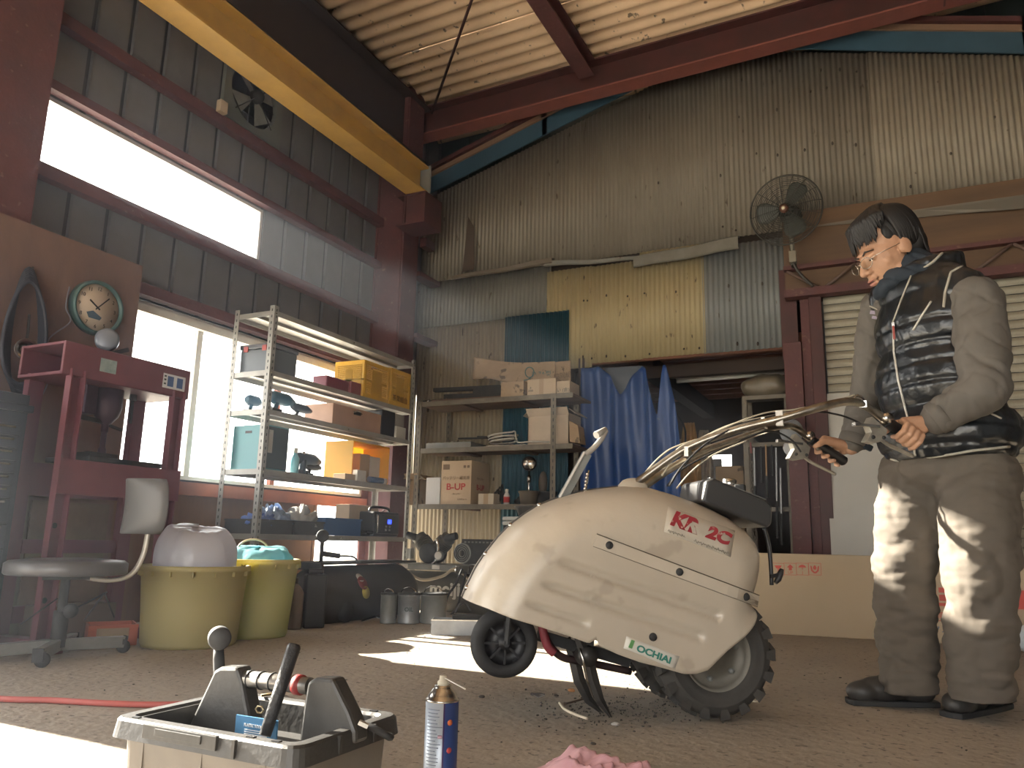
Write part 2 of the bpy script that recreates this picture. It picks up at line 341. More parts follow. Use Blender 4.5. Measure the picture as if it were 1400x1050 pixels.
# ---- back wall of patched corrugated sheets
BW = sroot('wall_back', (-1.5, YB, 0))
def corr(x0, x1, zb, zt, y, m, name='corrugated_sheet', pitch=0.037, amp=0.0075, tilt=0.0, par=None):
    nw = max(2, int((x1-x0)/pitch)); nu = nw*6
    def fn(u, v):
        x = x0+u*(x1-x0); a = zb(x) if callable(zb) else zb; c = zt(x) if callable(zt) else zt
        return V((x, y+amp*math.sin(2*math.pi*u*nw)-tilt*u, a+(c-a)*v))
    b = MB(); b.grid(fn, nu, 1, True, thick=(0, 0.0015, 0)); return b.build(name, m, par or BW, fix=False)
ridge = (-1.0, 4.37)
def zg(x): return ridge[1]-0.29*(ridge[0]-x) if x < ridge[0] else ridge[1]-0.306*(x-ridge[0])
X = lambda px, py, y=YB: ony(px, py, y).x
Z = lambda px, py, y=YB: ony(px, py, y).z
RZ = 2.765
corr(-3.72, X(985, 200), RZ-0.02, lambda x: zg(x)-0.02, YB+0.030, M_cg)
corr(X(985, 200)-0.02, X(1198, 200), RZ-0.01, lambda x: zg(x)-0.02, YB+0.014, M_cg)
corr(X(1198, 200)-0.02, 3.5, RZ+0.02, lambda x: zg(x)-0.02, YB-0.002, mat('paler corrugated steel', (0.31, 0.28, 0.225), 0.55, 0.1, (0.24, 0.21, 0.17), 5, 0.8, spots=(0.07, 0.045, 0.03), spotscale=26, spotth=0.7))
z2 = Z(571, 447); 
corr(-3.72, X(752, 400)+0.01, z2-0.02, RZ-0.03, YB-0.005, M_cg2)
corr(-3.72, X(693, 440)+0.01, 0.0, z2, YB+0.015, M_cb)
corr(X(693, 440), X(780, 440), 0.0, Z(780, 425), YB-0.03, M_ct)
zc = 1.862; zt = RZ-0.06
xc = [X(752, 400)-0.02, X(808, 430), X(877, 430), X(963, 430)]
corr(xc[0], xc[1]+0.015, zc-0.03, zt-0.03, YB-0.018, M_cc)
corr(xc[1], xc[2]+0.015, zc, zt-0.04, YB-0.024, M_cc)
corr(xc[2], xc[3]+0.015, zc+0.005, zt+0.02, YB-0.03, M_cc)
corr(xc[3], X(1085, 440), zc, Z(1020, 334), YB-0.04, M_cbl)
# dark battens and gap behind the joint of the two rows
b = MB(); b.mm((-3.7, YB+0.052, RZ-0.2), (X(1085, 400), YB+0.07, RZ+0.1)); b.build('batten', mat('dark old timber', (0.03, 0.022, 0.018), 0.9), BW)
def bent(p0, p1, h0, h1, m, name, d=0.05):
    a = ony(*p0, YB-0.06); c = ony(*p1, YB-0.06); b = MB()
    n = 10
    def fn(u, v):
        p = a.lerp(c, u); h = h0+(h1-h0)*u
        q = [(0.055, 0.0), (0.0, -0.005), (-d, -h*0.25), (-d, -h), (-d+0.012, -h-0.008)][int(round(v*4))]
        return V((p.x, p.y+q[0]*0.9, p.z+q[1]+0.006*math.sin(u*9)))
    b.grid(fn, n, 4, False, thick=(0, 0.001, -0.0015)); return b.build(name, m, BW, fix=False)
bent((620, 378), (756, 352), 0.03, 0.05, mat('brown bent flashing', (0.16, 0.135, 0.11), 0.6, 0.2), 'flashing', 0.03)
bent((745, 357), (873, 351), 0.045, 0.02, M_cg2, 'flashing', 0.02)
bent((868, 350), (1010, 322), 0.10, 0.11, mat('old zinc gutter', (0.2, 0.2, 0.18), 0.5, 0.3, (0.13, 0.12, 0.1), 8, 0.9), 'gutter')
# torn lifted strip of sheet left of the flashing
b = MB(); p = [ony(640, 296, YB-0.03), ony(648, 310, YB-0.05), ony(648, 368, YB-0.06), ony(632, 372, YB-0.03)]; b.prism(p, (0, 0.002, 0)); b.build('torn_strip', mat('torn dark strip', (0.1, 0.075, 0.06), 0.8), BW)
b = MB(); rs_ = random.Random(4)
for (px, py) in [(798, 411), (803, 411), (829, 404), (858, 405), (881, 401), (924, 399), (996, 391), (1042, 388), (797, 488), (809, 490), (829, 487), (855, 487), (888, 484), (935, 477), (956, 476), (1008, 470), (1036, 470), (1088, 469), (985, 240), (988, 310), (1034, 210), (1063, 212), (1100, 205), (1138, 196), (1170, 198), (1006, 315), (900, 250), (1245, 255), (1300, 210), (1360, 160), (1130, 120), (1171, 98), (1148, 95), (1122, 96), (1066, 97), (1010, 160), (1062, 150), (1108, 125)]:
    p = ony(px, py, YB-.052 if py > 380 else YB-.012); b.ball(p, (.008, .006, .008*rs_.uniform(1, 2.2)), 6, 4)
o = b.build('screw_heads', mat('rusty screw', (.04, .028, .02), .8), BW); o['kind'] = 'stuff'
# fascia flashing above the gable sheets, timber edge, dark panels beyond
for x0, x1 in ((-3.75, -2.45), (-2.5, -1.0), (-1.0, 1.1), (1.0, 3.5)):
    b = MB(); z0 = zg(x0) if x0 >= -1.0 or x1 <= -1.0 else zg(x0)
    b.prism([(x0, YB-0.05, zg(x0)-0.03), (x1, YB-0.05, zg(x1)-0.03), (x1, YB-0.05, zg(x1)+0.125), (x0, YB-0.05, zg(x0)+0.125)], (0, 0.015, 0)); b.build('fascia_strip', M_fascia, BW)
    b = MB(); b.prism([(x0, YB-0.07, zg(x0)+0.125), (x1, YB-0.07, zg(x1)+0.125), (x1, YB-0.07, zg(x1)+0.17), (x0, YB-0.07, zg(x0)+0.17)], (0, 0.12, 0)); b.build('timber_edge', mat('brown timber edge', (0.2, 0.12, 0.08), 0.8), BW)
    b = MB(); b.prism([(x0, YB-0.1, zg(x0)+0.175), (x1, YB-0.1, zg(x1)+0.175), (x1, YB-0.1, zg(x1)+0.215), (x0, YB-0.1, zg(x0)+0.215)], (0, 0.1, 0)); b.build('steel_edge', M_redd, BW)
x = -3.7
while x < 3.4:
    b = MB(); b.mm((x, YB+0.32, 3.0), (x+0.27, YB+0.335, 4.4)); b.build('panel', M_dteal, BW); x += 0.285
b = MB(); b.mm((-3.75, YB+0.34, 3.0), (3.6, YB+0.36, 4.5)); b.build('backing_sheet', M_joint, BW)

# ---- right half: red posts, lattice lintel, shutter
def yq(px, py, y): return ony(px, py, y)
PR = thing('door_post', 'tall red steel door post right of the dark doorway', 'post', (-0.5, 5.55, 0))
xa, xb_, xc_, xd = X(1075, 560, 5.5), X(1100, 560, 5.5), X(1113, 560, 5.5), X(1131, 560, 5.5)
b = MB(); b.mm((xa, 5.5, 0), (xb_, 5.56, zc+0.0)); b.build('front_flange', M_red, PR, bevel=0.003)
b = MB(); b.mm((xb_+0.004, 5.53, 0), (xc_, 5.60, Z(1100, 405, 5.5))); b.build('web', M_red, PR)
b = MB(); b.mm((xc_+0.004, 5.50, 0), (xd, 5.60, Z(1110, 405, 5.5))); b.build('back_flange', M_redd, PR)
b = MB(); b.mm((X(1075, 470)-0.02, 5.585, zc-0.1), (X(1088, 400, 5.58), 5.61, Z(1085, 372))); b.build('head_plate', M_redd, PR)
LT = thing('lattice_beam', 'red lattice beam with zigzag rods above the rolling shutter', 'beam', (1.2, 5.5, 2.4))
zt1, zb1 = Z(1200, 350, 5.5), Z(1100, 398, 5.5)
b = MB(); b.mm((xa+0.03, 5.47, zt1-0.03), (3.5, 5.53, zt1+0.0)); b.build('top_chord', M_red, LT)
b = MB(); b.mm((xa+0.03, 5.44, zb1-0.05), (3.5, 5.53, zb1+0.005)); b.build('bottom_chord', M_red, LT)
xx = xa+0.05; k = 0
while xx < 3.3:
    b = MB(); b.cyl((xx, 5.50, zt1-0.03 if k % 2 == 0 else zb1), (xx+0.22, 5.50, zb1 if k % 2 == 0 else zt1-0.03), 0.011, seg=8); b.build('zigzag_rod', mat('brown rod', (0.13, 0.085, 0.07), 0.6), LT); xx += 0.225; k += 1
b = MB(); b.mm((xa+0.03, 5.53, zb1-0.02), (3.5, 5.545, RZ+0.05))
struct(b.build('wall_back_boarding', mat('brown stained boarding', (0.17, 0.1, 0.055), 0.75, 0, (0.07, 0.045, 0.03), 3, 0.9, stretch=(0.25, 1, 2.5))))
# bent flashing along the foot of the upper sheets at the right
b = MB()
b.prism([ony(1090, 312, 5.52), ony(1248, 287, 5.52), ony(1400, 266, 5.52), ony(1400, 285, 5.47), ony(1310, 292, 5.5), ony(1230, 300, 5.5)], (0, 0.004, 0)); b.build('flashing', mat('zinc flashing', (0.2, 0.19, 0.17), 0.5, 0.3), BW)
SH = sroot('door_1', (1.2, 5.58, 0))
zs_ = 0.0; ztop = zb1-0.06; sp = 0.056
while zs_ < ztop:
    def fn(u, v, z=zs_):
        t = v; return V((xd+0.01+u*(3.4-xd), 5.58-0.010*math.sin(math.pi*t)-(0.004 if t < 0.12 else 0), z+t*(sp-0.004)))
    b = MB(); b.grid(fn, 1, 6, False, thick=(0, 0.003, 0)); b.build('shutter_slat', M_slat, SH, fix=False); zs_ += sp
b = MB(); b.mm((xd, 5.60, 0), (3.5, 5.61, ztop)); b.build('backing_sheet', M_joint, SH)
# white panel leaning against the shutter
a0 = ony(1124, 537, 5.5); 
b = MB(); b.prism([(a0.x, 5.46, 0.0), (a0.x+1.02, 5.46, 0.0), (a0.x+1.02, 5.55, a0.z), (a0.x, 5.55, a0.z)], (0, 0.018, 0.002))
tag(b.build('steel_sheet', mat('off white sheet panel', (0.5, 0.5, 0.47), 0.55, 0, (0.45, 0.45, 0.42), 3, 0.5)), 'tall off-white sheet panel leaning on the shutter behind the man', 'panel')

# ---- side and rear walls out of view
b = MB(); b.mm((3.5, -3.2, 0), (3.6, 9.0, 4.7)); struct(b.build('wall_right', M_panel))
b = MB(); b.mm((-3.86, -3.3, 0), (-1.8, -3.2, 4.5)); b.mm((2.2, -3.3, 0), (3.6, -3.2, 4.5)); b.mm((-1.8, -3.3, 2.4), (2.2, -3.2, 4.5)); struct(b.build('wall_front', M_panel))
# ================================================================== WALK-BEHIND CULTIVATOR
al = R(35)
mf = V((-math.cos(al), -math.sin(al), 0)); mn = V((math.sin(al), -math.cos(al), 0)); MA = V((-.478, 2.332, 0))
def mp(px, py, off=0.0): return onp(px, py, MA+mn*off, mn)
def uz(p, off=0): q = p-MA; return (-(q.dot(mf)), q.z)         # u runs towards the handles
def mw(u, z, off): return MA - mf*u + mn*off + V((0, 0, z))
CV = thing('cultivator', 'cream two-wheeled walk-behind cultivator tipped nose up, gripped by the man', 'cultivator', tuple(mw(0, 0, -0.13)))
M_shell = mat('dusty cream fibreglass', (0.46, 0.405, 0.325), 0.33, 0, (0.385, 0.335, 0.265), 3.2, 0.8, spots=(0.355, 0.305, 0.24), spotscale=9, spotth=0.62, bump=0.04, bscale=60, stretch=(1, 1, 1))
OUT = [(640,823),(646,808),(660,779),(673,759),(692,735),(709,717),(731,700.6),(751,688),(768.5,681),(793,673),(818,667),(843,663.5),(867,661),(902,663.5),(931,672),(959,682),(981,691),(1006,704),(1030,722),(1043,739),(1050,759),(1053,779),(1053,798),(1048,826),(1044,843),(1035,855),(1018,870),(993,890),(967,916),(951,921),(933,921),(920,917),(900,911.5),(874,905),(843,894),(814,880),(812,869),(798,876),(766,864),(731,853),(694,842),(663,830)]
OFFC, HW = -0.13, 0.235
poly = [uz(mp(x, y, 0.03+0.07*min(1, max(0, (i-20)/5)) if i < 34 else 0.03+0.07*max(0, 1-(i-34)/4))) for i, (x, y) in enumerate(OUT)]
P2 = np.array(poly)
NX = 150
u0_, u1_ = P2[:, 0].min()+1e-4, P2[:, 0].max()-1e-4
def span(u):
    zs = []
    for i in range(len(P2)):
        a, c = P2[i], P2[(i+1) % len(P2)]
        if (a[0]-u)*(c[0]-u) <= 0 and abs(a[0]-c[0]) > 1e-9: zs.append(a[1]+(c[1]-a[1])*(u-a[0])/(c[0]-a[0]))
    return (min(zs), max(zs))
TOPI = 27                                              # outline vertices up to here belong to the rounded front, top and rear
SEGS = [(P2[i], P2[i+1]) for i in range(0, 23)]
SEG2 = [(P2[i], P2[i+1]) for i in range(23, 33)]
def dseg(p, segs):
    dm = 9
    for a, c in segs:
        ab = c-a; t = max(0, min(1, float((p-a) @ ab/(ab @ ab)))); d = math.hypot(*(p-(a+ab*t)))
        dm = min(dm, d)
    return dm
def grv(p0, p1, w):
    return (np.array(uz(mp(*p0, 0.1))), np.array(uz(mp(*p1, 0.1))), w)
GR = [grv((768, 768), (982, 842), 0.017), grv((746, 799), (958, 870), 0.017), grv((725, 826), (800, 852), 0.013)]
def shell_off(u, z):
    p = np.array((u, z)); d = dseg(p, SEGS); r = 0.13
    o = HW if d >= r else HW*math.sqrt(max(0, 1-((r-d)/r)**2))**0.75
    o -= 0.0
    o = 0.06 + (o-0.06) if False else o
    for a, c, w_ in GR:
        ab = c-a; L = math.hypot(*ab); t = float((p-a) @ ab)/L; e = abs(float(ab[0]*(p-a)[1]-ab[1]*(p-a)[0]))/L
        if -0.02 < t < L+0.01:
            edge = max(0.0, 1-max(0, -t)/0.02, ) * min(1, max(0, (L+0.01-t)/0.012)) * min(1, max(0, (t+0.02)/0.04))
            sg = float(ab[0]*(p-a)[1]-ab[1]*(p-a)[0])/L
            if e < w_: o -= 0.016*edge*(0.5+0.5*math.cos(math.pi*e/w_)) * (1.0 if sg < 0 else 0.8)
    return o
NV = 70
for side in (1, -1):
    rows = []
    b = MB()
    cols = []
    for i in range(NX+1):
        t = i/NX; t = 0.5-0.5*math.cos(math.pi*t); u = u0_+(u1_-u0_)*t; zb_, zt_ = span(u); cols.append((u, zb_, zt_))
    nv_ = NV if side == 1 else 24
    step = 1 if side == 1 else 3
    vs_ = []; sel = cols[::step]
    for u, a, c in sel:
        for j in range(nv_+1):
            q = 1-(1-j/nv_)**1.6; z = a+(c-a)*q; vs_.append(mw(u, z, OFFC+side*max(0.004, shell_off(u, z))))
    Wv = nv_+1
    b.add(vs_, [(i*Wv+j, (i+1)*Wv+j, (i+1)*Wv+j+1, i*Wv+j+1) for i in range(len(sel)-1) for j in range(nv_)], True)
    o = b.build('cover_shell', M_shell, CV)
    sm = o.modifiers.new('s', 'SOLIDIFY'); sm.thickness = 0.003; sm.offset = -1 if side == 1 else -1
    if side == 1: SHELL = o
# seam flange between the halves
b = MB(); b.tube([mw(*(P2[i]), OFFC) for i in range(0, 24)], 0.0045, 6); b.build('seam_bead', mat('dark seam rubber', (0.06, 0.055, 0.05), 0.6), CV)
for i in (1, 3, 5, 7):
    b = MB(); p = mw(*P2[i], OFFC+0.02); b.ball(p, 0.008, 8, 6); b.build('seam_rivet', M_chr, CV)
# a point on the near shell skin
def skin(px, py, lift=0.0):
    o = HW+OFFC
    for k in range(4):
        p = mp(px, py, o); u, z = uz(p); o = OFFC+shell_off(u, z)+lift
    return mp(px, py, o)
# flat strip with three plugs
q = [(816, 731), (1038, 815), (1036, 829), (811, 746)]
b = MB(); qq = [skin(*c) for c in q]
n = 12
def fn(u, v):
    a = V(q[0]+(0,)).lerp(V(q[1]+(0,)), u); c = V(q[3]+(0,)).lerp(V(q[2]+(0,)), u); e = a.lerp(c, v)
    return skin(e.x, e.y, 0.003)
b.grid(fn, 16, 2, False, thick=tuple(-mn*0.006)); b.build('side_strip', mat('cleaner cream strip', (0.48, 0.425, 0.345), 0.33, 0, (0.41, 0.36, 0.285), 5, 0.6), CV, fix=False)
b = MB(); b.tube([skin(816+222*t, 730+84*t, .0025) for t in [k/30 for k in range(31)]], .0014, 5); b.tube([skin(811+225*t, 747+83*t, .002) for t in [k/30 for k in range(31)]], .0006, 4); b.build('strip_joint', mat('dark joint line', (.09, .075, .055), .8), CV)  # thin dark lines along both edges of the strip
for c in ((833, 745.5), (929, 782), (1020, 816), (893, 871)):
    p = skin(*c, 0.002); b = MB(); b.lathe([(0, 0.008), (0.006, 0.0075), (0.0095, 0.005), (0.011, 0), (0.011, -0.006)], p, mn, 18); b.build('plug', M_dark, CV)
# stickers
def sticker(quad, m, name):
    b = MB()
    def fn(u, v):
        a = V(quad[0]+(0,)).lerp(V(quad[1]+(0,)), u); c = V(quad[3]+(0,)).lerp(V(quad[2]+(0,)), u); e = a.lerp(c, v)
        return skin(e.x, e.y, 0.0012)
    b.grid(fn, 8, 4, True, thick=tuple(-mn*0.001)); return b.build(name, m, CV, fix=False)
def fromcrop(x, y): return (820+x/4.04, 640+y/4.04)
st = sticker([fromcrop(378, 208), fromcrop(748, 345), fromcrop(722, 492), fromcrop(355, 352)], mat('worn tan sticker', (0.40, 0.36, 0.29), 0.5, 0, (0.47, 0.43, 0.36), 18, 0.6), 'model_sticker')
M_tred = mat('flaking red print', (0.3, 0.03, 0.04), 0.5, 0, (0.3, 0.03, 0.04), 20, 0.6, spots=(0.46, 0.42, 0.35), spotscale=60, spotth=0.61)
xd_ = (skin(*fromcrop(740, 345)) - skin(*fromcrop(380, 208))).normalized(); yd_ = V((0, 0, 1))
yd_ = (skin(*fromcrop(378, 208))-skin(*fromcrop(355, 352))).normalized()
text('print', 'KR', 0.062, frame(skin(*fromcrop(462, 300), 0.002), xd_, yd_), M_tred, CV, bold=0.0035, sx=1.0, shear=0.3)
text('print', '2C', 0.052, frame(skin(*fromcrop(650, 372), 0.002), xd_, yd_), M_tred, CV, bold=0.0028, sx=1.1, shear=0.3)
M_scr = mat('dark sticker script', (0.08, 0.07, 0.06), 0.6)
def scribble(x0, y0, x1, y1, amp, n, r=0.0007):
    pts = []
    for k in range(n+1):
        t = k/n; pts.append(skin(*fromcrop(x0+(x1-x0)*t, y0+(y1-y0)*t+amp*math.sin(k*2.2)+amp*0.5*math.sin(k*5.1)), 0.002))
    b = MB(); b.tube(pts, r, 4); b.build('script_line', M_scr, CV)
scribble(375, 345, 470, 378, 7, 26); scribble(520, 400, 712, 472, 8, 40)
st2 = sticker([fromcrop(148, 928), fromcrop(440, 1040), fromcrop(415, 1110), fromcrop(132, 995)], mat('white label film', (0.56, 0.54, 0.48), 0.45), 'maker_sticker')
M_grn = mat('green print', (0.02, 0.17, 0.13), 0.5); M_grn2 = mat('leaf green print', (0.1, 0.27, 0.09), 0.5)
xd2 = (skin(*fromcrop(400, 1070))-skin(*fromcrop(180, 985))).normalized(); yd2 = (skin(*fromcrop(300, 985))-skin(*fromcrop(285, 1050))).normalized()
text('print', 'OCHIAI', 0.0235, frame(skin(*fromcrop(300, 1030), 0.002), xd2, yd2), M_grn, CV, bold=0.0009, sx=1.25)
b = MB(); a_, c_ = fromcrop(172, 945), fromcrop(158, 990)
b.prism([skin(*fromcrop(175, 948), 0.002), skin(*fromcrop(194, 954), 0.002), skin(*fromcrop(178, 998), 0.002), skin(*fromcrop(157, 990), 0.002)], mn*0.0006); b.build('print', M_grn2, CV)
# filler cap on the crown
b = MB(); p = mp(864, 664, -0.13); b.lathe([(0.050, 0.0), (0.045, 0.012), (0.032, 0.028), (0.018, 0.034), (0.0, 0.036)], p-V((0,0,0.012)), (0.12, 0, 1), 24); b.build('crown_cap', M_shell, CV)
# ---- drive wheels with chevron lugs
M_tyre = mat('dusty tyre rubber', (0.055, 0.05, 0.043), 0.85, 0, (0.03, 0.028, 0.026), 12, 0.8, bump=0.1)
M_rim = mat('dusty grey rim', (0.2, 0.185, 0.155), 0.6, 0.2, (0.12, 0.11, 0.09), 12, 0.8)
def lugwheel(off, Rw, cz, cu):
    c = mw(cu, cz, off); Tt = Matrix.Translation(c) @ Matrix((-mf, V((0,0,1)), mn)).transposed().to_4x4()   # local x=u, y=z, z=out
    b = MB(Tt); wd = 0.04
    b.lathe([(Rw*0.56, -wd), (Rw*0.7, -wd*1.15), (Rw*0.86, -wd), (Rw*0.93, -wd*0.6), (Rw*0.94, 0), (Rw*0.93, wd*0.6), (Rw*0.86, wd), (Rw*0.78, wd*1.12), (Rw*0.77, wd*1.16), (Rw*0.76, wd*1.12), (Rw*0.66, wd*1.1), (Rw*0.56, wd), (Rw*0.54, wd*0.7), (Rw*0.54, -wd*0.7), (Rw*0.56, -wd)], (0,0,0), (0,0,1), 48)
    ty = b.build('tyre', M_tyre, CV)
    b = MB(Tt); b.lathe([(Rw*0.57, wd*0.95), (Rw*0.53, wd*0.98), (Rw*0.51, wd*0.6), (Rw*0.47, wd*0.25), (Rw*0.3, wd*0.3), (Rw*0.28, wd*0.5), (Rw*0.16, wd*0.55), (Rw*0.15, wd*0.9), (0, wd*0.92)], (0,0,0), (0,0,1), 40)
    rm = b.build('rim', M_rim, CV)
    for k in range(6):
        t = 2*math.pi*k/6+0.3; b = MB(Tt); b.lathe([(Rw*0.045, 0), (Rw*0.045, 0.012), (0, 0.014)], (math.cos(t)*Rw*0.38, math.sin(t)*Rw*0.38, wd*0.27), (0,0,1), 6); b.build('rim_bolt', M_grey, rm)
    N = 17
    for k in range(N):
        for sd in (1, -1):
            t = 2*math.pi*(k+(0.5 if sd < 0 else 0))/N; b = MB(Tt)
            dt = 0.1
            def pt(r, tt, z): return (r*math.cos(tt), r*math.sin(tt), z)
            lo, hi = Rw*0.9, Rw*1.0
            vs = []
            for r, sh in ((lo, 0.0), (hi, 0.0)):
                for tt, z in ((t-dt*0.9, sd*wd*1.12), (t+dt*0.9, sd*wd*1.12), (t+dt*0.55+0.12, sd*0.004), (t-dt*0.55+0.12, sd*0.004)):
                    vs.append(pt(r-(0.006 if abs(z) > 0.02 and r == hi else 0), tt, z))
            vs += [pt(Rw*0.80, t-dt*0.6, sd*wd*1.06), pt(Rw*0.80, t+dt*0.6, sd*wd*1.06)]
            b.add(vs, [(0,3,2,1), (4,5,6,7), (1,2,6,5), (2,3,7,6), (3,0,4,7), (0,1,5,4), (8,9,1,0), (8,0,4), (9,5,1)])
            b.build('lug', M_tyre, ty)
RWZ = 0.178
lugwheel(-0.02, RWZ, RWZ*0.99, 0.0); lugwheel(-0.27, RWZ, RWZ*0.99, 0.0)
b = MB(); b.cyl(mw(0, RWZ, -0.26), mw(0, RWZ, -0.03), 0.018); b.build('axle', M_grey, CV)
# chassis, gearbox
b = MB(Matrix.Translation(mw(-0.25, 0.3, OFFC)) @ Matrix((-mf, V((0,0,1)), mn)).transposed().to_4x4())
b.box((0.2, -0.02, 0), (0.16, 0.2, 0.12), rz=R(-20)); b.box((-0.08, 0.0, 0), (0.5, 0.05, 0.1), rz=R(-20)); b.box((-0.05, 0.1, 0), (0.25, 0.16, 0.2), rz=R(-20))
b.build('engine_block', M_dark, CV, bevel=0.01)
b = MB(); b.bar(mp(735, 868, -0.12), mp(860, 905, -0.12), 0.03, 0.03); b.build('under_frame', M_dark, CV)
# front wheel
c = mp(689, 878, OFFC+0.02); Tt = Matrix.Translation(c) @ Matrix((-mf, V((0,0,1)), mn)).transposed().to_4x4(); Rf = 0.097
b = MB(Tt); b.lathe([(Rf*.62, -.028), (Rf*.85, -.03), (Rf*.97, -.02), (Rf, 0), (Rf*.97, .02), (Rf*.85, .03), (Rf*.62, .028), (Rf*.6, 0), (Rf*.62, -.028)], (0,0,0), (0,0,1), 40); b.build('front_tyre', M_dark, CV)
b = MB(Tt); b.lathe([(Rf*.62, .024), (Rf*.6, .01), (Rf*.2, .008), (Rf*.18, .03), (0, .032)], (0,0,0), (0,0,1), 30); fh = b.build('front_hub', M_blk, CV)
for k in range(8):
    t = 2*math.pi*k/8; b = MB(Tt); b.bar((math.cos(t)*Rf*.18, math.sin(t)*Rf*.18, .014), (math.cos(t)*Rf*.6, math.sin(t)*Rf*.6, .014), .006, .012, (0,0,1)); b.build('spoke', M_blk, fh)
b = MB(); b.bar(c+mn*0.045, mp(700, 800, OFFC+0.06), 0.02, 0.006); b.bar(c-mn*0.045, mp(700, 800, OFFC+0.06)-mn*0.09, 0.02, 0.006); b.cyl(c+mn*0.05, c-mn*0.05, 0.008); b.build('front_fork', M_dark, CV)
# tine shanks and red guard tube
b = MB(); b.tube(smooth_path([mp(742, 860, -.1), mp(750, 880, -.1), mp(768, 898, -.1), mp(800, 905, -.12), mp(862, 918, -.14)], 6), [.011]*25, 12)
b.build('guard_tube', mat('worn black red tube', (0.05, 0.02, 0.02), 0.45, 0, (0.02, 0.02, 0.02), 4, 0.8), CV)
b = MB(); b.tube(smooth_path([mp(741, 856, -.085), mp(748, 882, -.085), mp(758, 893, -.085)], 5), .0125, 12); b.build('tube_sleeve', mat('faded red sleeve', (0.2, 0.03, 0.04), 0.5), CV)
def tine(pts, ws, off, m, t=0.006):
    L_ = []; Rr = []
    P = [mp(x, y, off) for x, y in pts]; n = len(P)
    b = MB(); vs = []
    for i in range(n):
        d = (P[min(i+1, n-1)]-P[max(i-1, 0)]).normalized(); s_ = d.cross(mn).normalized(); w_ = ws[i]/2
        bow = mn*0.005
        vs += [P[i]-s_*w_, P[i]+mn*t, P[i]+s_*w_, P[i]-mn*t*0.2]
    fs = [(i*4+k, i*4+(k+1) % 4, (i+1)*4+(k+1) % 4, (i+1)*4+k) for i in range(n-1) for k in range(4)]+[(3,2,1,0), tuple((n-1)*4+k for k in range(4))]
    b.add(vs, fs, False); b.build('tine', m, CV)
M_tine = mat('scuffed dark blade steel', (0.07, 0.065, 0.06), 0.4, 0.5, (0.035, 0.033, 0.032), 14, 0.9)
tine([(775, 872), (785, 900), (792, 930), (805, 957), (826, 978)], [.022, .034, .036, .026, .004], -.12, M_tine)
tine([(790, 870), (803, 900), (810, 930), (820, 957), (838, 985)], [.024, .036, .038, .026, .004], -.06, M_tine)
b = MB(Matrix.Identity(4)); b.lathe([(0.0, -.05), (.026, -.05), (.03, -.03), (.03, .03), (.026, .05), (0, .05)], mp(799, 895, -.1), mn, 20); b.build('tine_hub', M_tine, CV)
b = MB(); b.tube([mp(793, 886, -.03), mp(798, 905, -.03), mp(803, 930, -.03), mp(812, 955, -.035)], [.003, .0035, .003, .001], 6); b.build('worn_edge', M_chr, CV)
# bracket under the notch and depth bar
b = MB(); b.prism([mp(795, 872, -.0), mp(806, 866, 0), mp(813, 870, 0), mp(812, 884, 0), mp(800, 880, 0)], mn*-0.01); b.build('latch_plate', M_dark, CV)
# ---- black fuel tank over the rear
def tk(px, py, o): return mp(px, py, o)
p0 = [tk(960, 686, .02), tk(966, 657, .02), tk(976, 653, .02), tk(1048, 684, .02), tk(1057, 691, .02), tk(1056, 717, .02), tk(1050, 722, .02)]
b = MB(); b.prism(p0, mn*-0.2); tkk = b.build('fuel_tank', mat('black tank paint', (0.035, 0.035, 0.036), 0.35), CV, bevel=0.009, seg=3)
b = MB(); p = [tk(972, 652.5, .0), tk(975, 651.5, .0), tk(975.5, 653, .0)]
b.bar(tk(969, 653.5, -0.03), tk(1046, 683, -0.03), 0.02, 0.002); b.build('tank_strap', M_grey, tkk)
b = MB(); b.lathe([(.022, 0), (.022, .014), (.016, .018), (0, .018)], tk(997, 662, -.08), (0.15, 0, 1), 18); b.build('tank_cap', M_chr, tkk)
b = MB(); b.box(tk(1012, 667, -.05), (.03, .03, .02)); b.build('fuel_cock', M_dark, tkk, bevel=.003)
# rear loop and starter pull
b = MB(); b.tube(smooth_path([mp(1045, 722, .0), mp(1051, 745, .0), mp(1054, 775, .0), mp(1055, 800, .0)], 5), .006, 8); b.build('rear_loop', M_blk, CV)
b = MB(); p = mp(1064, 786, .02); b.tube([mp(1069, 778, .02), mp(1067, 784, .02), mp(1064, 792, .02), mp(1060, 797, .02)], [.006, .009, .009, .006], 10); b.bar(mp(1054, 788, .02), p, .01, .01); b.build('starter_pull', M_blk, CV)
# ---- front pole lever
b = MB(); b.bar(mp(769, 681, -.12), mp(803, 620, -.12), .028, .012, mn); b.build('lever_arm', M_grey, CV)
b = MB(); b.bar(mp(765, 680, -.11), mp(799, 618, -.11), .004, .016, mn); b.build('lever_arm_edge', M_white, CV)
b = MB(); b.tube(smooth_path([mp(800, 622, -.12), mp(812, 612, -.12), mp(822, 600, -.12), mp(828, 588, -.12)], 5), .009, 10); b.tube([mp(828, 587, -.12), mp(815, 595, -.10)], [.008, .012], 10); b.build('lever_grip', mat('lever grip grey', (0.3, 0.28, 0.25), 0.5), CV)
b = MB(); 
for y in range(0, 6): b.ball(mp(803-y*0.8, 648+y*5, -.1), .0055, 8, 6)
b.tube([mp(805, 643, -.1), mp(800, 676, -.1), mp(792, 686, -.1)], .003, 6); b.build('lever_chain', M_chr, CV)
# ---- handlebars
def bar_(pts, r, m, name='handlebar', n=8, seg=12):
    b = MB(); b.tube(smooth_path(pts, n), r, seg); return b.build(name, m, CV)
M_bar = mat('scratched handlebar chrome', (0.42, 0.39, 0.33), 0.28, 0.95, (0.13, 0.11, 0.09), 18, 0.9)
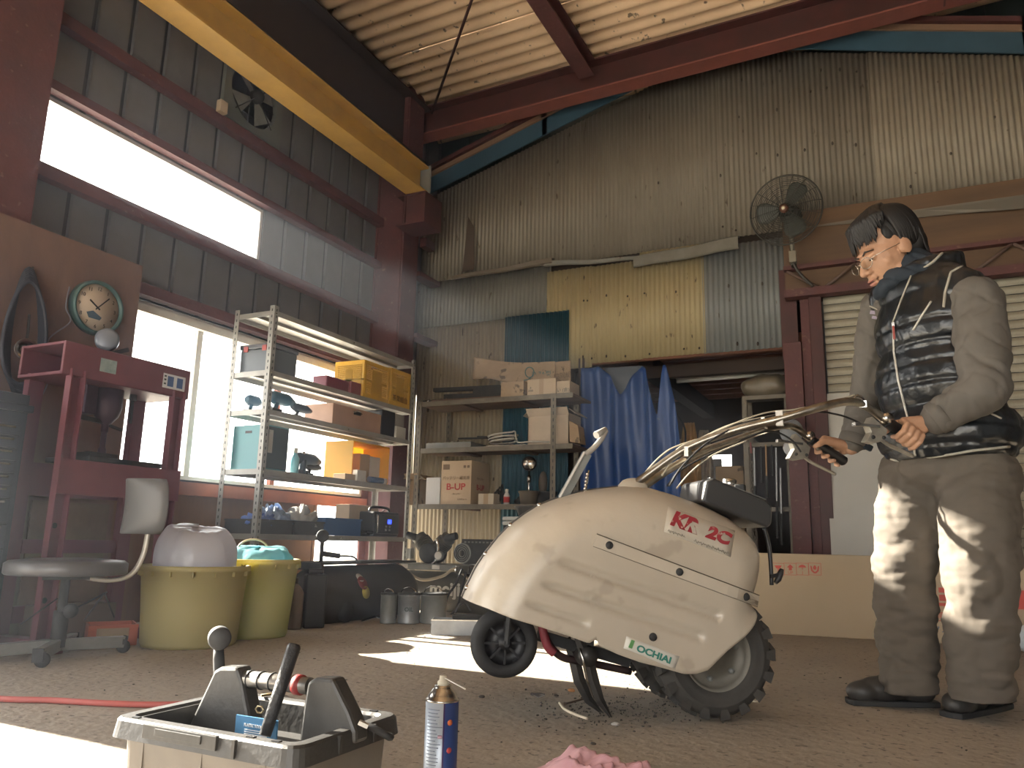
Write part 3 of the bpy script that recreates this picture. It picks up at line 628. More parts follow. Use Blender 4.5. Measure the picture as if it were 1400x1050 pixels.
# near (left hand) bar and far (right hand) bar
hb1 = bar_([mp(862, 668, -.10), mp(880, 653, -.10), mp(940, 612, -.06), mp(1005, 588, .0), mp(1065, 573, .06), mp(1120, 557, .1), mp(1160, 549, .11), mp(1185, 556, .11), mp(1215, 578, .11)], .0125, M_bar)
hb2 = bar_([mp(874, 672, -.16), mp(893, 656, -.16), mp(950, 622, -.2), mp(1010, 600, -.26), mp(1060, 584, -.33), mp(1085, 584, -.37), mp(1105, 598, -.38), mp(1122, 613, -.38)], .0125, M_bar)
b = MB(); b.bar(mp(938, 617, -.05), mp(945, 625, -.21), .012, .03); b.bar(mp(1043, 575, .03), mp(1048, 583, -.32), .01, .02); b.build('handlebar_brace', M_bar, CV)
for off, pts, r_ in ((-.08, [(905, 650), (930, 618), (975, 592), (1040, 566), (1085, 560), (1130, 551), (1168, 540)], .0028), (.0, [(915, 665), (935, 635), (975, 600), (1030, 575), (1100, 563), (1150, 568), (1190, 586)], .0032),
                     (-.2, [(900, 654), (925, 615), (960, 598), (1000, 580), (1046, 570), (1090, 562)], .0025), (-.25, [(912, 665), (935, 640), (1000, 608), (1050, 590), (1080, 600), (1095, 618)], .0032), (-.12, [(880, 648), (905, 622), (930, 608), (990, 590), (1043, 572)], .0024), (-.06, [(925, 668), (945, 645), (975, 622), (1020, 603)], .0026)):
    bar_([mp(x, y, off) for x, y in pts], r_, M_blk if r_ > .003 else mat('pale cable sheath', (0.42, 0.38, 0.3), 0.4), 'control_cable', 6, 6)
b = MB(); b.box(mp(1066, 572, .06), (.02, .02, .045)); b.build('cable_tie', M_white, CV)
M_lev = mat('cast lever alloy', (0.5, 0.47, 0.4), 0.35, 0.7, (0.3, 0.28, 0.24), 20, 0.8)
def lever_set(px, py, off, ang_px):
    # clamp, bracket plate and lever around the bar end before the grip
    dx, dy = ang_px
    def q(a, c_): return (px+dx*a-dy*c_, py+dy*a+dx*c_)
    b = MB(); b.prism([mp(*q(-26, 6), off+.02), mp(*q(2, 8), off+.02), mp(*q(8, 22), off+.02), mp(*q(-2, 34), off+.02), mp(*q(-12, 38), off+.02), mp(*q(-14, 24), off+.02), mp(*q(-24, 18), off+.02)], mn*-.03); pl = b.build('lever_bracket', M_lev, CV, bevel=.002)
    b = MB(); b.bar(mp(*q(-34, 26), off+.025), mp(*q(-10, 12), off+.025), .008, .012, mn); b.bar(mp(*q(-34, 26), off+.025), mp(*q(-40, 30), off+.025), .01, .018, mn); b.build('cable_stop', M_chr, pl)
    b = MB(); b.lathe([(.0, .004), (.005, .004), (.006, 0)], mp(*q(-8, 28), off+.022), mn, 8); b.build('pivot_bolt', M_dark, pl); b = MB(); b.lathe([(.0, .004), (.005, .004), (.006, 0)], mp(*q(4, 20), off+.022), mn, 8); b.build('pivot_bolt', M_dark, pl)
    b = MB(); b.lathe([(.0, -.02), (.015, -.02), (.017, 0), (.015, .02), (0, .02)], mp(*q(-10, -2), off+.0), mn, 12); b.build('clamp', M_chr, pl)
    b = MB(); b.tube(smooth_path([mp(*q(-2, 24), off), mp(*q(14, 24), off), mp(*q(34, 20), off), mp(*q(52, 16), off)], 5), [.007]+[.006]*14+[.004], 8); b.build('lever_blade', M_lev, CV)
lever_set(1217, 580, .11, (.80, .60)); lever_set(1112, 604, -.38, (.78, .62))
GL = (mp(1212, 576, .11), mp(1243, 598, .11)); GRr = (mp(1108, 601, -.38), mp(1156, 632, -.38))
for nm, (a, c_) in (('l', GL), ('r', GRr)):
    b = MB(); d = (c_-a).normalized(); L = (c_-a).length
    b.tube([a, a+d*.004, a+d*.008, c_-d*.006, c_], [.017, .021, .0165, .018, .012], 14); b.build('grip', M_blk, CV)
b = MB(); b.tube(smooth_path([mp(1165, 548, .11), mp(1172, 541, .11), mp(1180, 545, .11), mp(1176, 552, .1)], 4), .004, 6); b.box(mp(1180, 553, .11), (.02, .02, .02)); b.build('cable_clip', M_chr, CV)
# ================================================================== THE MAN
from mathutils.bvhtree import BVHTree
def capsule(b, p, q, r1, r2, seg=16):
    p = V(p); q = V(q); d = q-p; L = d.length
    if L < 1e-6: b.ball(p, r1, seg, 10); return
    d.normalize(); pts = []; rs = []
    for k in range(6): a = math.pi/2*(1-k/6); pts.append(p-d*r1*math.sin(a)); rs.append(max(1e-4, r1*math.cos(a)))
    for k in range(1, 4): pts.append(p.lerp(q, k/4)); rs.append(r1+(r2-r1)*k/4)
    for k in range(7): a = math.pi/2*k/6; pts.append(q+d*r2*math.sin(a)); rs.append(max(1e-4, r2*math.cos(a)))
    b.tube(pts, rs, seg)
def chain(b, pts, rs, seg=16):
    for i in range(len(pts)-1): capsule(b, pts[i], pts[i+1], rs[i], rs[i+1], seg)
def remesh(b, name, m, parent, vox, it=6, disp=None, smooth=0.5):
    o = b.build('tmp', m, parent, fix=False); 
    md = o.modifiers.new('r', 'REMESH'); md.mode = 'VOXEL'; md.voxel_size = vox; md.use_smooth_shade = True
    s = o.modifiers.new('s', 'SMOOTH'); s.iterations = it; s.factor = smooth
    bpy.context.view_layer.update()
    me = bpy.data.meshes.new_from_object(o.evaluated_get(bpy.context.evaluated_depsgraph_get()))
    old = o.data; o.modifiers.clear(); o.data = me; bpy.data.meshes.remove(old); me.name = name; o.name = name
    if disp:
        base = V(o['_b']); nr = [v.normal.copy() for v in me.vertices]
        for v, n in zip(me.vertices, nr):
            v.co += n*disp(v.co+base, n)
    for p in me.polygons: p.use_smooth = True
    me.update(); return o
def caster(o):
    me = o.data; base = V(o['_b']); bv = BVHTree.FromPolygons([v.co+base for v in me.vertices], [tuple(p.vertices) for p in me.polygons])
    def hit(px, py, lift=0.0):
        d = sight(px, py).normalized(); h, n, i, t = bv.ray_cast(EYE, d)
        return (h-d*lift) if h is not None else None
    return hit
M_skin = mat('warm skin', (0.44, 0.25, 0.155), 0.5, 0, (0.38, 0.21, 0.13), 30, 0.5)
for m_ in [M_skin]: m_.node_tree.nodes['Principled BSDF'].inputs['Subsurface Weight'].default_value = 0.0
M_hair = mat('black hair', (0.008, 0.007, 0.007), 0.6)
M_trou = mat('khaki grey work trousers', (0.105, 0.088, 0.07), 0.85, 0, (0.085, 0.071, 0.056), 7, 0.6, bump=0.15, bscale=9)
M_jack = mat('grey work jacket cloth', (0.115, 0.104, 0.09), 0.85, 0, (0.095, 0.086, 0.074), 7, 0.6, bump=0.12, bscale=10)
M_vest = mat('glossy black quilted nylon', (0.011, 0.014, 0.018), 0.3, 0, (0.006, 0.008, 0.010), 6, 0.6, bump=0.22, bscale=24, coat=0.1)
M_navy = mat('dark navy knit', (0.016, 0.024, 0.035), 0.9)
M_pipe = mat('pale grey piping', (0.33, 0.31, 0.26), 0.6)
MAN = thing('person', 'person in glasses, black quilted vest and grey work clothes, leaning over the handlebars', 'person', (0.1, 2.77, 0))
j = lambda px, py, y: ony(px, py, y)
hd = V((-.80, -.60, 0)); ld = V((.60, -.80, 0))
pelvis = j(1298, 628, 2.84); chest = j(1280, 440, 2.82); neck = j(1262, 378, 2.81)
shL = j(1335, 412, 2.66); shR = j(1205, 425, 2.97); elL = j(1348, 530, 2.58); elR = j(1188, 540, 3.05)
wrL = j(1272, 577, 2.60); wrR = j(1164, 612, 3.02)
hipL = j(1337, 655, 2.77); hipR = j(1250, 655, 2.90); knL = j(1340, 800, 2.72); knR = j(1236, 790, 2.84); anL = j(1342, 948, 2.75); anR = j(1243, 935, 2.82)
# head frame
fd = V((-.87, -.50, 0)).normalized(); pit = R(-24); upv = V((0, 0, 1)); lf = V((fd.y*-1*-1, 0, 0))
lft = V((0,0,1)).cross(fd).normalized()                # the person's left
fwd_ = fd*math.cos(pit)+upv*math.sin(pit); hup = fwd_.cross(lft)*-1 if fwd_.cross(lft).z < 0 else fwd_.cross(lft)
HS = 1.07
HC = j(1213, 345, 2.79)
HM = Matrix.Translation(HC) @ Matrix((lft, fwd_, hup)).transposed().to_4x4() @ Matrix.Scale(HS, 4)
hl = lambda x, y, z: HM @ V((x, y, z))
# hands
def hand(b, a, c, wrist, outside, ts):
    ax = (c-a).normalized(); e1 = (wrist-(a+ax*(wrist-a).dot(ax))).normalized(); upp = V((0,0,1)); upp = (upp-ax*upp.dot(ax)).normalized()
    e1 = (upp*0.8+e1*0.5).normalized(); e1 = (e1-ax*e1.dot(ax)).normalized()
    e2 = ax.cross(e1)
    if e2.dot(outside) < 0: e2 = -e2
    L = (c-a).length; RR_ = .0265
    def pc(t, th, r=RR_): return a+ax*L*t+(e1*math.cos(R(th))+e2*math.sin(R(th)))*r
    nails = []
    for i, t in enumerate(ts):
        ln = (1.0, 1.08, 1.03, 0.82)[i]; rr = (.0088, .009, .0086, .0076)[i]
        th = [10, 55, 100*1.0, 100+62*ln, 100+115*ln]; pr_ = [.031, .0315, .029, .0265, .026]
        pts = [pc(t+0.03*k*0.3, th[k], pr_[k]) for k in range(5)]
        chain(b, pts, [rr*1.15, rr*1.1, rr, rr*.95, rr*.85], 10)
    k0 = pc(ts[0], 5, .032); k3 = pc(ts[3], 5, .03); pm_ = wrist.lerp((k0+k3)/2, .25)
    for i, t in enumerate(ts): chain(b, [wrist, wrist.lerp(pc(t, 0, .033), .5), pc(t, 5, .031)], [.023, .017, .0125], 12)
    # thumb leaves the side of the palm and closes from the inside
    tb = wrist.lerp(k0, .45)-e2*.012
    chain(b, [wrist.lerp(tb, .5), tb, pc(ts[0]-.05, -55, .031), pc(ts[0]-.12, -95, .0285), pc(ts[0]-.16, -125, .027)], [.017, .0155, .0125, .0108, .009], 12)
b = MB()
GLa, GLc = mp(1212, 576, .11), mp(1254, 606, .11)
hand(b, GLa, GLc, wrL, mn, (.38, .56, .74, .90))
hand(b, GRr[0], GRr[1], wrR, -mn, (.28, .47, .66, .84))
capsule(b, wrL, elL, .026, .04); capsule(b, wrR, elR, .026, .04); capsule(b, elL, shL, .045, .055); capsule(b, elR, shR, .045, .055)
capsule(b, shL, neck, .06, .06); capsule(b, shR, neck, .06, .06)
chain(b, [neck, chest, chest.lerp(pelvis, .5), pelvis], [.07, .11, .105, .10], 20)
capsule(b, neck, hl(0, -.035, -.05), .06, .058)
for h, k, a in ((hipL, knL, anL), (hipR, knR, anR)): capsule(b, pelvis, h, .09, .08); capsule(b, h, k, .075, .05); capsule(b, k, a, .045, .03); capsule(b, a, V((a.x, a.y, 0.10)), .026, .022)
def el(b, c, r, s=20, rg=14): b.ball(hl(*c), [q*HS for q in r], s, rg, HM.to_3x3().normalized())
el(b, (0, -.02, .045), (.075, .094, .085)); el(b, (0, .018, -.018), (.065, .072, .093)); el(b, (0, .033, -.082), (.046, .048, .034)); el(b, (0, .066, -.098), (.021, .019, .018))
for s in (1, -1):
    el(b, (s*.041, .042, -.030), (.022, .022, .02)); el(b, (s*.05, .0, -.07), (.018, .04, .03)); el(b, (s*.030, .074, -.004), (.015, .010, .010)); el(b, (s*.0125, .095, -.040), (.009, .011, .008))
    el(b, (s*.078, -.012, -.008), (.008, .019, .028)); el(b, (s*.073, .0, -.012), (.008, .012, .018))
el(b, (0, .074, .02), (.046, .015, .010)); chain(b, [hl(0, .084, .006), hl(0, .097, -.018), hl(0, .106, -.036)], [.008*HS, .010*HS, .0125*HS], 12)
el(b, (0, .088, -.064), (.024, .012, .0065)); el(b, (0, .086, -.077), (.02, .012, .008)); el(b, (0, .083, -.055), (.02, .012, .012))
BODY = remesh(b, 'body', M_skin, MAN, .0032, 3, smooth=.4)
# face details
for s in (1, -1):
    b = MB(); b.ball(hl(s*.030, .081, -.0065), (.0125*HS, .0045*HS, .0026*HS), 12, 6, HM.to_3x3().normalized()); b.build('eye', M_hair, MAN)
    b = MB(); b.tube([hl(s*.013, .089, .016), hl(s*.03, .090, .022), hl(s*.05, .073, .017)], [.003, .0036, .0015], 8); b.build('eyebrow', M_hair, MAN)
b = MB(); b.ball(hl(0, .0975, -.0705), (.019*HS, .0035*HS, .0022*HS), 12, 6, HM.to_3x3().normalized()); b.build('mouth_line', mat('dark mouth', (0.08, 0.02, 0.02), 0.5), MAN)
b = MB(); b.ball(hl(0, .0925, -.077), (.0175*HS, .007*HS, .0052*HS), 12, 8, HM.to_3x3().normalized()); b.ball(hl(0, .094, -.065), (.019*HS, .0065*HS, .004*HS), 12, 8, HM.to_3x3().normalized()); b.build('lips', mat('lip', (0.4, 0.17, 0.13), 0.45), MAN)
# glasses
M_wire = mat('silver wire frame', (0.6, 0.58, 0.52), 0.25, 1); GLS = None
gb = MB()
for s in (1, -1):
    cx_ = s*.034; pts = [hl(cx_+.024*math.cos(t), .112-abs(cx_+.024*math.cos(t))*.22, -.012+.0165*math.sin(t)) for t in [2*math.pi*k/24 for k in range(24)]]
    gb.tube(pts, .0011, 6, closed=True)
    gb.tube([hl(s*.058, .099, -.006), hl(s*.073, .085, -.004), hl(s*.080, .0, .002), hl(s*.08, -.02, -.006)], .0012, 6)
gb.tube([hl(-.011, .11, -.008), hl(0, .113, -.005), hl(.011, .11, -.008)], .001, 6)
GLS = gb.build('glasses', M_wire, MAN)
M_lens = mat('lens glass', (0.9, 0.92, 0.9), 0.05, 0, trans=1.0); M_lens.node_tree.nodes['Principled BSDF'].inputs['IOR'].default_value = 1.08
for s in (1, -1):
    b = MB(); cx_ = s*.034; b.prism([hl(cx_+.023*math.cos(t), .112-abs(cx_+.023*math.cos(t))*.22, -.012+.0158*math.sin(t)) for t in [2*math.pi*k/24 for k in range(24)]], fwd_*.0008); b.build('lens', M_lens, GLS)
# hair: scalp cap and combed locks
b = MB(); el(b, (0, -.032, .056), (.081, .094, .083)); el(b, (0, -.075, .0), (.072, .05, .062)); el(b, (.060, -.004, .05), (.013, .036, .034)); el(b, (-.060, -.004, .05), (.013, .036, .034)); el(b, (.062, -.045, .025), (.018, .04, .04)); el(b, (-.062, -.045, .025), (.018, .04, .04))
rnd = random.Random(3)
for k in range(150):
    a = rnd.uniform(-1.35, 1.35); st_ = V((math.sin(a)*.03, -.02+rnd.uniform(-.02, .02), .145)); 
    x1 = math.sin(a)*.086; y1 = math.cos(a)*.088-.01
    ln = rnd.uniform(0.55, 1.0) if abs(a) < .95 else rnd.uniform(.3, .62)
    end = V((x1*1.02+rnd.uniform(-.008, .008), y1+.012*ln, .128-.098*ln))
    mid = V((x1*.84, y1*.84, .118))
    pts = smooth_path([hl(*st_), hl(*mid), hl(x1*1.0, y1*1.0, .128-.048*ln), hl(*end)], 4)
    b.tube(pts, [.010*(1-(i/(len(pts)-1))**2.2)+.0008 for i in range(len(pts))], 6)
for k in range(110):
    a = rnd.uniform(1.3, 5.0); x1 = math.sin(a)*.088; y1 = math.cos(a)*.1-.032; lo = -.06 if math.cos(a) < -.55 else .0+rnd.uniform(-.01, .02)
    pts = smooth_path([hl(x1*.3, y1*.3-.02, .136), hl(x1*.78, y1*.78, .112), hl(x1*.97, y1*.93, .05), hl(x1*.88, y1*.86, lo)], 4)
    b.tube(pts, [.010*(1-(i/(len(pts)-1))**2.5)+.0008 for i in range(len(pts))], 6)
b.build('hair', M_hair, MAN, fix=False)
nz = lambda p, s: noise.noise(V(p)*s)
# trousers
b = MB(); b.ball(pelvis-V((0,0,.03)), (.165, .15, .10), 20, 14)
chain(b, [hipL+V((0,0,.03)), hipL, knL, anL, V((anL.x, anL.y, .085))], [.112, .122, .104, .09, .088], 20); chain(b, [hipR+V((0,0,.03)), hipR, knR, anR, V((anR.x, anR.y, .085))], [.105, .114, .098, .084, .084], 20)
def ridge(p, sx, sz, w=5.0, sd=0):
    return max(0.0, 1-abs(noise.noise(V((p.x*sx+sd, p.y*sx+p.z*sx*.35, p.z*sz))))*w)
def dtr(p, n):
    z = p.z; w_ = 1.0 if z < .3 else .7
    a = nz((p.x*1.2, p.y*1.2, p.z*2.4), 7)*.010+nz((p.x*1.5, p.y*1.5, p.z*4.5), 13)*.006*w_
    a -= ridge(p, 5, 6, 5)*.009+ridge(p, 9, 12, 5, 4)*.004*w_
    fold = abs(math.sin(p.z*26+p.x*14+nz(p, 6)*2.2)); a -= (1-fold)**5*.009*(1 if z < .3 else .25)*max(0, nz(p, 5)+.35)
    return a
TROU = remesh(b, 'trousers', M_trou, MAN, .007, 4, dtr)
me = TROU.data; base = V(TROU['_b'])                   # cut the hems straight
bm = bmesh.new(); bm.from_mesh(me)
bmesh.ops.bisect_plane(bm, geom=bm.verts[:]+bm.edges[:]+bm.faces[:], plane_co=V((0, 0, .048))-base, plane_no=(0.05, 0, -1), clear_outer=True)
bmesh.ops.holes_fill(bm, edges=[e for e in bm.edges if e.is_boundary]); bm.to_mesh(me); bm.free()
th = caster(TROU)
# jacket: sleeves, shoulders, hem under the vest
b = MB(); chain(b, [shL, elL, wrL.lerp(elL, .15)], [.080, .072, .050], 20); chain(b, [shR, elR, wrR.lerp(elR, .15)], [.078, .07, .048], 20)
capsule(b, shL, neck-V((0,0,.06)), .075, .085); capsule(b, shR, neck-V((0,0,.06)), .075, .085)
b.cyl(wrL.lerp(elL, .30), wrL.lerp(elL, .06), .051, .050, seg=24); b.cyl(wrR.lerp(elR, .30), wrR.lerp(elR, .02), .05, .048, seg=24)
def dj(p, n):
    a = nz((p.x*1.4, p.y*1.4, p.z*2), 9)*.008+nz(p, 22)*.003
    a -= ridge(p, 7, 7, 5, 2)*.009+ridge(p, 14, 12, 5, 7)*.003
    fold = abs(math.sin(p.z*34+p.x*22+nz(p, 7)*2)); return a-(1-fold)**5*.007*max(0, nz(p, 6)+.3)
JK = remesh(b, 'jacket', M_jack, MAN, .006, 4, dj)
for wr, e_ in ((wrL, elL), (wrR, elR)):
    d = (e_-wr).normalized(); b = MB(); b.lathe([(.046, .0), (.0505, .003), (.0515, .02), (.0505, .036), (.046, .038)], wr+d*.01, d, 24); b.build('cuff', M_jack, MAN)
b = MB(); b.box(wrR+(elR-wrR).normalized()*.03+V((.045, -.02, -.03)), (.03, .014, .022), rz=.4, ry=.5); b.build('cuff_tab', M_navy, MAN, bevel=.004)
# quilted vest
BM3 = Matrix((ld, -hd, V((0,0,1)))).transposed()
b = MB(); be = lambda c, r: b.ball(c, r, 28, 18, BM3)
hp = pelvis+V((0, 0, .035))
be(chest+V((0,0,-.04))+hd*.015, (.198, .165, .19)); be(chest.lerp(pelvis, .45)+hd*.01, (.215, .178, .2)); be(hp+V((0,0,.04)), (.232, .195, .15)); be(neck+V((0,0,-.07)), (.155, .13, .09))
capsule(b, shL.lerp(neck, .25)+V((0,0,.012)), neck, .075, .075); capsule(b, shR.lerp(neck, .25)+V((0,0,.012)), neck, .075, .075)
for k in range(16):                                      # upright collar
    t = 2*math.pi*k/16; t2 = 2*math.pi*(k+1)/16
    def cp(t, z): return neck+ld*math.sin(t)*.098-hd*(math.cos(t)*.098+.012)+V((0,0, z+.028*math.cos(t)))
    capsule(b, cp(t, -.02), cp(t, .035), .024, .018, 10); capsule(b, cp(t, .035), cp(t2, .035), .018, .018, 10)
SEAMZ = [pelvis.z+q for q in (.02, .085, .15, .215, .28, .345, .41)]
def dv(p, n):
    a = 0
    if n.z < .75:
        d = min(abs(p.z-s-(.010*math.sin(p.x*9))) for s in SEAMZ); a -= .006*math.exp(-(d/.008)**2)
    a += nz((p.x*2.2, p.y*2.2, p.z*.9), 16)*.004+nz(p, 34)*.0015
    return a
VEST = remesh(b, 'vest', M_vest, MAN, .006, 4, dv)
me = VEST.data; base = V(VEST['_b']); bm = bmesh.new(); bm.from_mesh(me)
bmesh.ops.bisect_plane(bm, geom=bm.verts[:]+bm.edges[:]+bm.faces[:], plane_co=pelvis+V((0,0,-.005))-base, plane_no=V((0.02, .0, -1)), clear_outer=True)
bmesh.ops.holes_fill(bm, edges=[e for e in bm.edges if e.is_boundary]); bm.to_mesh(me); bm.free()
vh = caster(VEST)
def line_on(pts, r, m, name, n=6, lift=.002, parent=None, hit=None):
    P = []
    for i in range(len(pts)-1):
        for k in range(n):
            t = k/n; h = (hit or vh)(pts[i][0]+(pts[i+1][0]-pts[i][0])*t, pts[i][1]+(pts[i+1][1]-pts[i][1])*t, lift)
            if h is not None and (not P or (h-P[-1]).length < .06): P.append(h)
    if len(P) > 1:
        b = MB(); b.tube(P, r, 8); o = b.build(name, m, parent or MAN); return o
M_zip = mat('pale zip tape', (0.5, 0.48, 0.43), 0.45, 0.2)
line_on([(1221, 440), (1222, 480), (1228, 520), (1238, 560), (1248, 600), (1252, 628)], .0035, M_zip, 'front_zip')
line_on([(1188, 418), (1202, 424), (1214, 432), (1221, 440)], .003, M_pipe, 'collar_piping'); line_on([(1221, 440), (1232, 410), (1245, 378), (1247, 366)], .003, M_pipe, 'collar_piping')
line_on([(1247, 366), (1262, 367), (1276, 358), (1288, 346), (1293, 337)], .0045, M_pipe, 'collar_piping')
line_on([(1273, 412), (1260, 432), (1246, 455)], .0035, M_zip, 'pocket_zip'); line_on([(1340, 548), (1356, 566), (1372, 573)], .0035, M_pipe, 'pocket_piping')
line_on([(1260, 627), (1290, 623), (1330, 616), (1386, 610)], .004, M_pipe, 'hem_piping', n=10); line_on([(1218, 628), (1235, 632), (1248, 628)], .004, M_pipe, 'hem_piping')
line_on([(1290, 420), (1292, 400), (1300, 372), (1318, 362)], .004, M_pipe, 'armhole_piping')
p = vh(1221, 444, .006)
if p is not None:
    b = MB(); b.box(p, (.008, .006, .014)); b.build('zip_slider', M_chr, MAN); b = MB(); b.bar(p-V((0,.003,.005)), p-V((0, .006, .05)), .006, .004); b.build('zip_pull', mat('red zip pull', (0.25, 0.04, 0.03), 0.5), MAN)
p = vh(1200, 428, .003)
if p is not None: b = MB(); b.box(p, (.05, .003, .012), ry=.25); b.box(p+V((.005, 0, -.02)), (.05, .003, .010), ry=.3); b.build('collar_badge', mat('lilac grey badge', (0.3, 0.26, 0.33), 0.6), MAN)
# neck warmer
b = MB()
n0 = hl(0, .0, -.1); n1 = neck+hd*.03+V((0,0,-.01))
for k in range(20):
    t = 2*math.pi*k/20
    a = hl(math.sin(t)*.066, .004+math.cos(t)*.078, -.082-(.034*max(0, math.cos(t)))+.008*math.sin(3*t)+(.035 if math.cos(t) < -.3 else 0)); c = n1+ld*math.sin(t)*.075+hd*math.cos(t)*.085
    capsule(b, a, a.lerp(c, .5)+(a-n0).normalized()*.012, .020, .024, 10); capsule(b, a.lerp(c, .5)+(a-n0).normalized()*.012, c, .024, .026, 10)
capsule(b, hl(0, -.03, -.06), n1, .07, .08)
remesh(b, 'neck_warmer', M_navy, MAN, .006, 4, lambda p, n: (1-abs(math.sin(p.z*48+p.x*30+nz(p, 9))))**4*-.008+nz(p, 25)*.004)
# fly flap strap hanging below the vest
b = MB(); p = None
if p is not None: b.bar(p+V((0,0,.02)), p-V((0,0,.035)), .022, .006); b.build('belt_end', M_navy, MAN)
# work shoes
def shoe(heel, toe, name, lift=0.0):
    d = (toe-heel); L = d.length; d.normalize(); s = V((-d.y, d.x, 0)); 
    T = Matrix.Translation(heel+V((0,0,lift))) @ Matrix((d, s, V((0,0,1)))).transposed().to_4x4()
    b = MB(T)
    b.ball((L*.80, 0, .036), (L*.2, .043, .036), 20, 12); b.ball((L*.62, 0, .044), (L*.26, .042, .042), 20, 12); b.ball((L*.2, 0, .055), (L*.2, .040, .055), 20, 12); b.ball((L*.42, 0, .06), (L*.25, .036, .045), 20, 12)
    capsule(b, (L*.26, 0, .07), (L*.24, 0, .13), .046, .046)
    def f(p, n): return nz(p, 30)*.002
    o = remesh(b, 'shoe', mat('scuffed black leather', (0.022, 0.02, 0.019), 0.5, 0, (0.05, 0.047, 0.042), 14, 0.9), MAN, .005, 4, f)
    me = o.data; base = V(o['_b']); bm = bmesh.new(); bm.from_mesh(me); bmesh.ops.bisect_plane(bm, geom=bm.verts[:]+bm.edges[:]+bm.faces[:], plane_co=V((0,0,.012+lift))-base, plane_no=(0,0,-1), clear_outer=True); bmesh.ops.holes_fill(bm, edges=[e for e in bm.edges if e.is_boundary]); bm.to_mesh(me); bm.free()
    b = MB(T); prof = [(L*(.5-.5*math.cos(math.pi*k/10)), (.030+.012*math.sin(math.pi*min(1, k/10*.95+.05)))*(1 if 0 < k < 10 else .35)) for k in range(11)]
    b.prism([(x_, -w_, 0) for x_, w_ in prof]+[(x_, w_, 0) for x_, w_ in prof[::-1]], (0, 0, .016)); b.build('sole', M_dark, o, bevel=.003)
    b = MB(T)
    for k in range(4): b.tube([(L*(.45+.06*k), -.022, .094-.013*k), (L*(.45+.06*k), 0, .104-.015*k), (L*(.46+.06*k), .022, .094-.013*k)], .0028, 6)
    b.build('laces', M_dark, o)
shoe(onz(1282, 966, .0)+V((0, .01, 0)), onz(1158, 962, .0)+V((0, -.0, 0)), 'r')
shoe(onz(1372, 966, 0), onz(1298, 982, 0), 'l')
# ================================================================== LEFT SIDE: BOARD, CLOCK, PRESS, CHEST, CHAIR, TUBS
def D(p): return (V(p)-EYE).dot(fw)
def vdir(px):                       # floor direction to the right as seen along a sight line
    d = sight(px, 700); d.z = 0; d.normalize(); return V((-d.y*-1, -d.x, 0)), d
b = MB(); b.mm((XL+0.20, 1.78, 0), (XL+0.215, 2.70, 1.885))
BDX = XL+0.215
tag(b.build('plywood_board', mat('grimy plywood', (0.22, 0.125, 0.09), 0.8, 0, (0.10, 0.065, 0.055), 2.2, 0.9, bump=0.1, stretch=(1, 1, .4))), 'big grimy plywood board standing behind the clock and the red press', 'board')
# clock
c = onx(132, 421, BDX+.02); r = 31*D(c)/FOC*1.02
CK = thing('wall_clock', 'round wall clock with teal rim and cream dial hanging on the plywood board', 'clock', c)
fr = Matrix.Translation(c) @ Matrix((V((0,1,0)), V((0,0,1)), V((1,0,0)))).transposed().to_4x4()
r = .138
b = MB(fr); b.lathe([(r*.86, .012), (r*.9, .024), (r*.97, .026), (r, .012), (r, -.018), (0, -.018)], seg=48); b.build('rim', mat('teal clock rim', (0.07, 0.14, 0.14), 0.4, 0.2), CK)
b = MB(fr); b.lathe([(r*.87, .0), (r*.87, .006), (0, .006)], seg=48); dl = b.build('dial', mat('cream dial', (0.55, 0.46, 0.36), 0.35, 0, (0.5, 0.4, 0.3), 6, 0.6), CK)
for k in range(12):
    t = math.pi/2-2*math.pi*k/12; n_ = 12 if k == 0 else k
    text('numeral', str(n_), .026, fr @ Matrix.Translation((math.cos(t)*r*.70, math.sin(t)*r*.70, .0068)), M_dark, dl)
b = MB(fr); b.prism([(-.055, -.035, .0065), (-.02, -.02, .0065), (.03, -.045, .0065), (.02, -.06, .0065), (-.04, -.06, .0065)], (0, 0, .0006)); b.build('dial_print', mat('blue dial print', (0.07, 0.12, 0.17), 0.5), dl)
for nm, ang, L, w_ in (('minute_hand', 48, .085, .006), ('hour_hand', 148, .055, .008)):
    t = R(ang); b = MB(fr); b.bar((-math.cos(t)*.015, -math.sin(t)*.015, .010), (math.cos(t)*L, math.sin(t)*L, .010), w_, .0015); b.build(nm, M_dark, CK)
# hung coil of black hose with a small work light
CO_ = onx(40, 420, BDX+.03)
HC_ = thing('cable_coil', 'dark coil of cable hanging on the plywood board left of the clock', 'cable', onx(45, 370, BDX+.03))
for k in range(7):
    b = MB(); pts = []
    for i in range(28):
        t = 2*math.pi*i/28; yy_ = 1+.0*k
        pxx = 40+(16+k*1.1)*math.sin(t)*(1+.35*(1-math.cos(t))/2*1.6)-12*(1-math.cos(t))/2; pyy = 455-(88-k*3)*math.cos(t)
        p = onx(pxx, pyy, BDX+.02+.008*k); pts.append(p)
    b.tube(pts, .009, 7, closed=True); b.build('loop', mat('bluish black cable', (0.03, 0.035, 0.05), 0.6), HC_)
b = MB(); b.cyl(onx(45, 366, BDX), onx(45, 366, BDX+.1), .006, seg=8); b.build('hook', M_dark, HC_)
WLt = thing('work_light', 'small bright metal work light hanging inside the cable coil', 'lamp', onx(33, 478, BDX+.06))
c = onx(33, 478, BDX+.05); b = MB(); b.lathe([(.012, -.02), (.02, .0), (.05, .035), (.048, .036), (.016, .0)], c, (1, -.3, -.1), 20); b.build('reflector', M_chr, WLt)
b = MB(); b.tube(smooth_path([c, onx(38, 455, BDX+.05), onx(40, 430, BDX+.04)], 5), .006, 8); b.build('stem', M_dark, WLt)
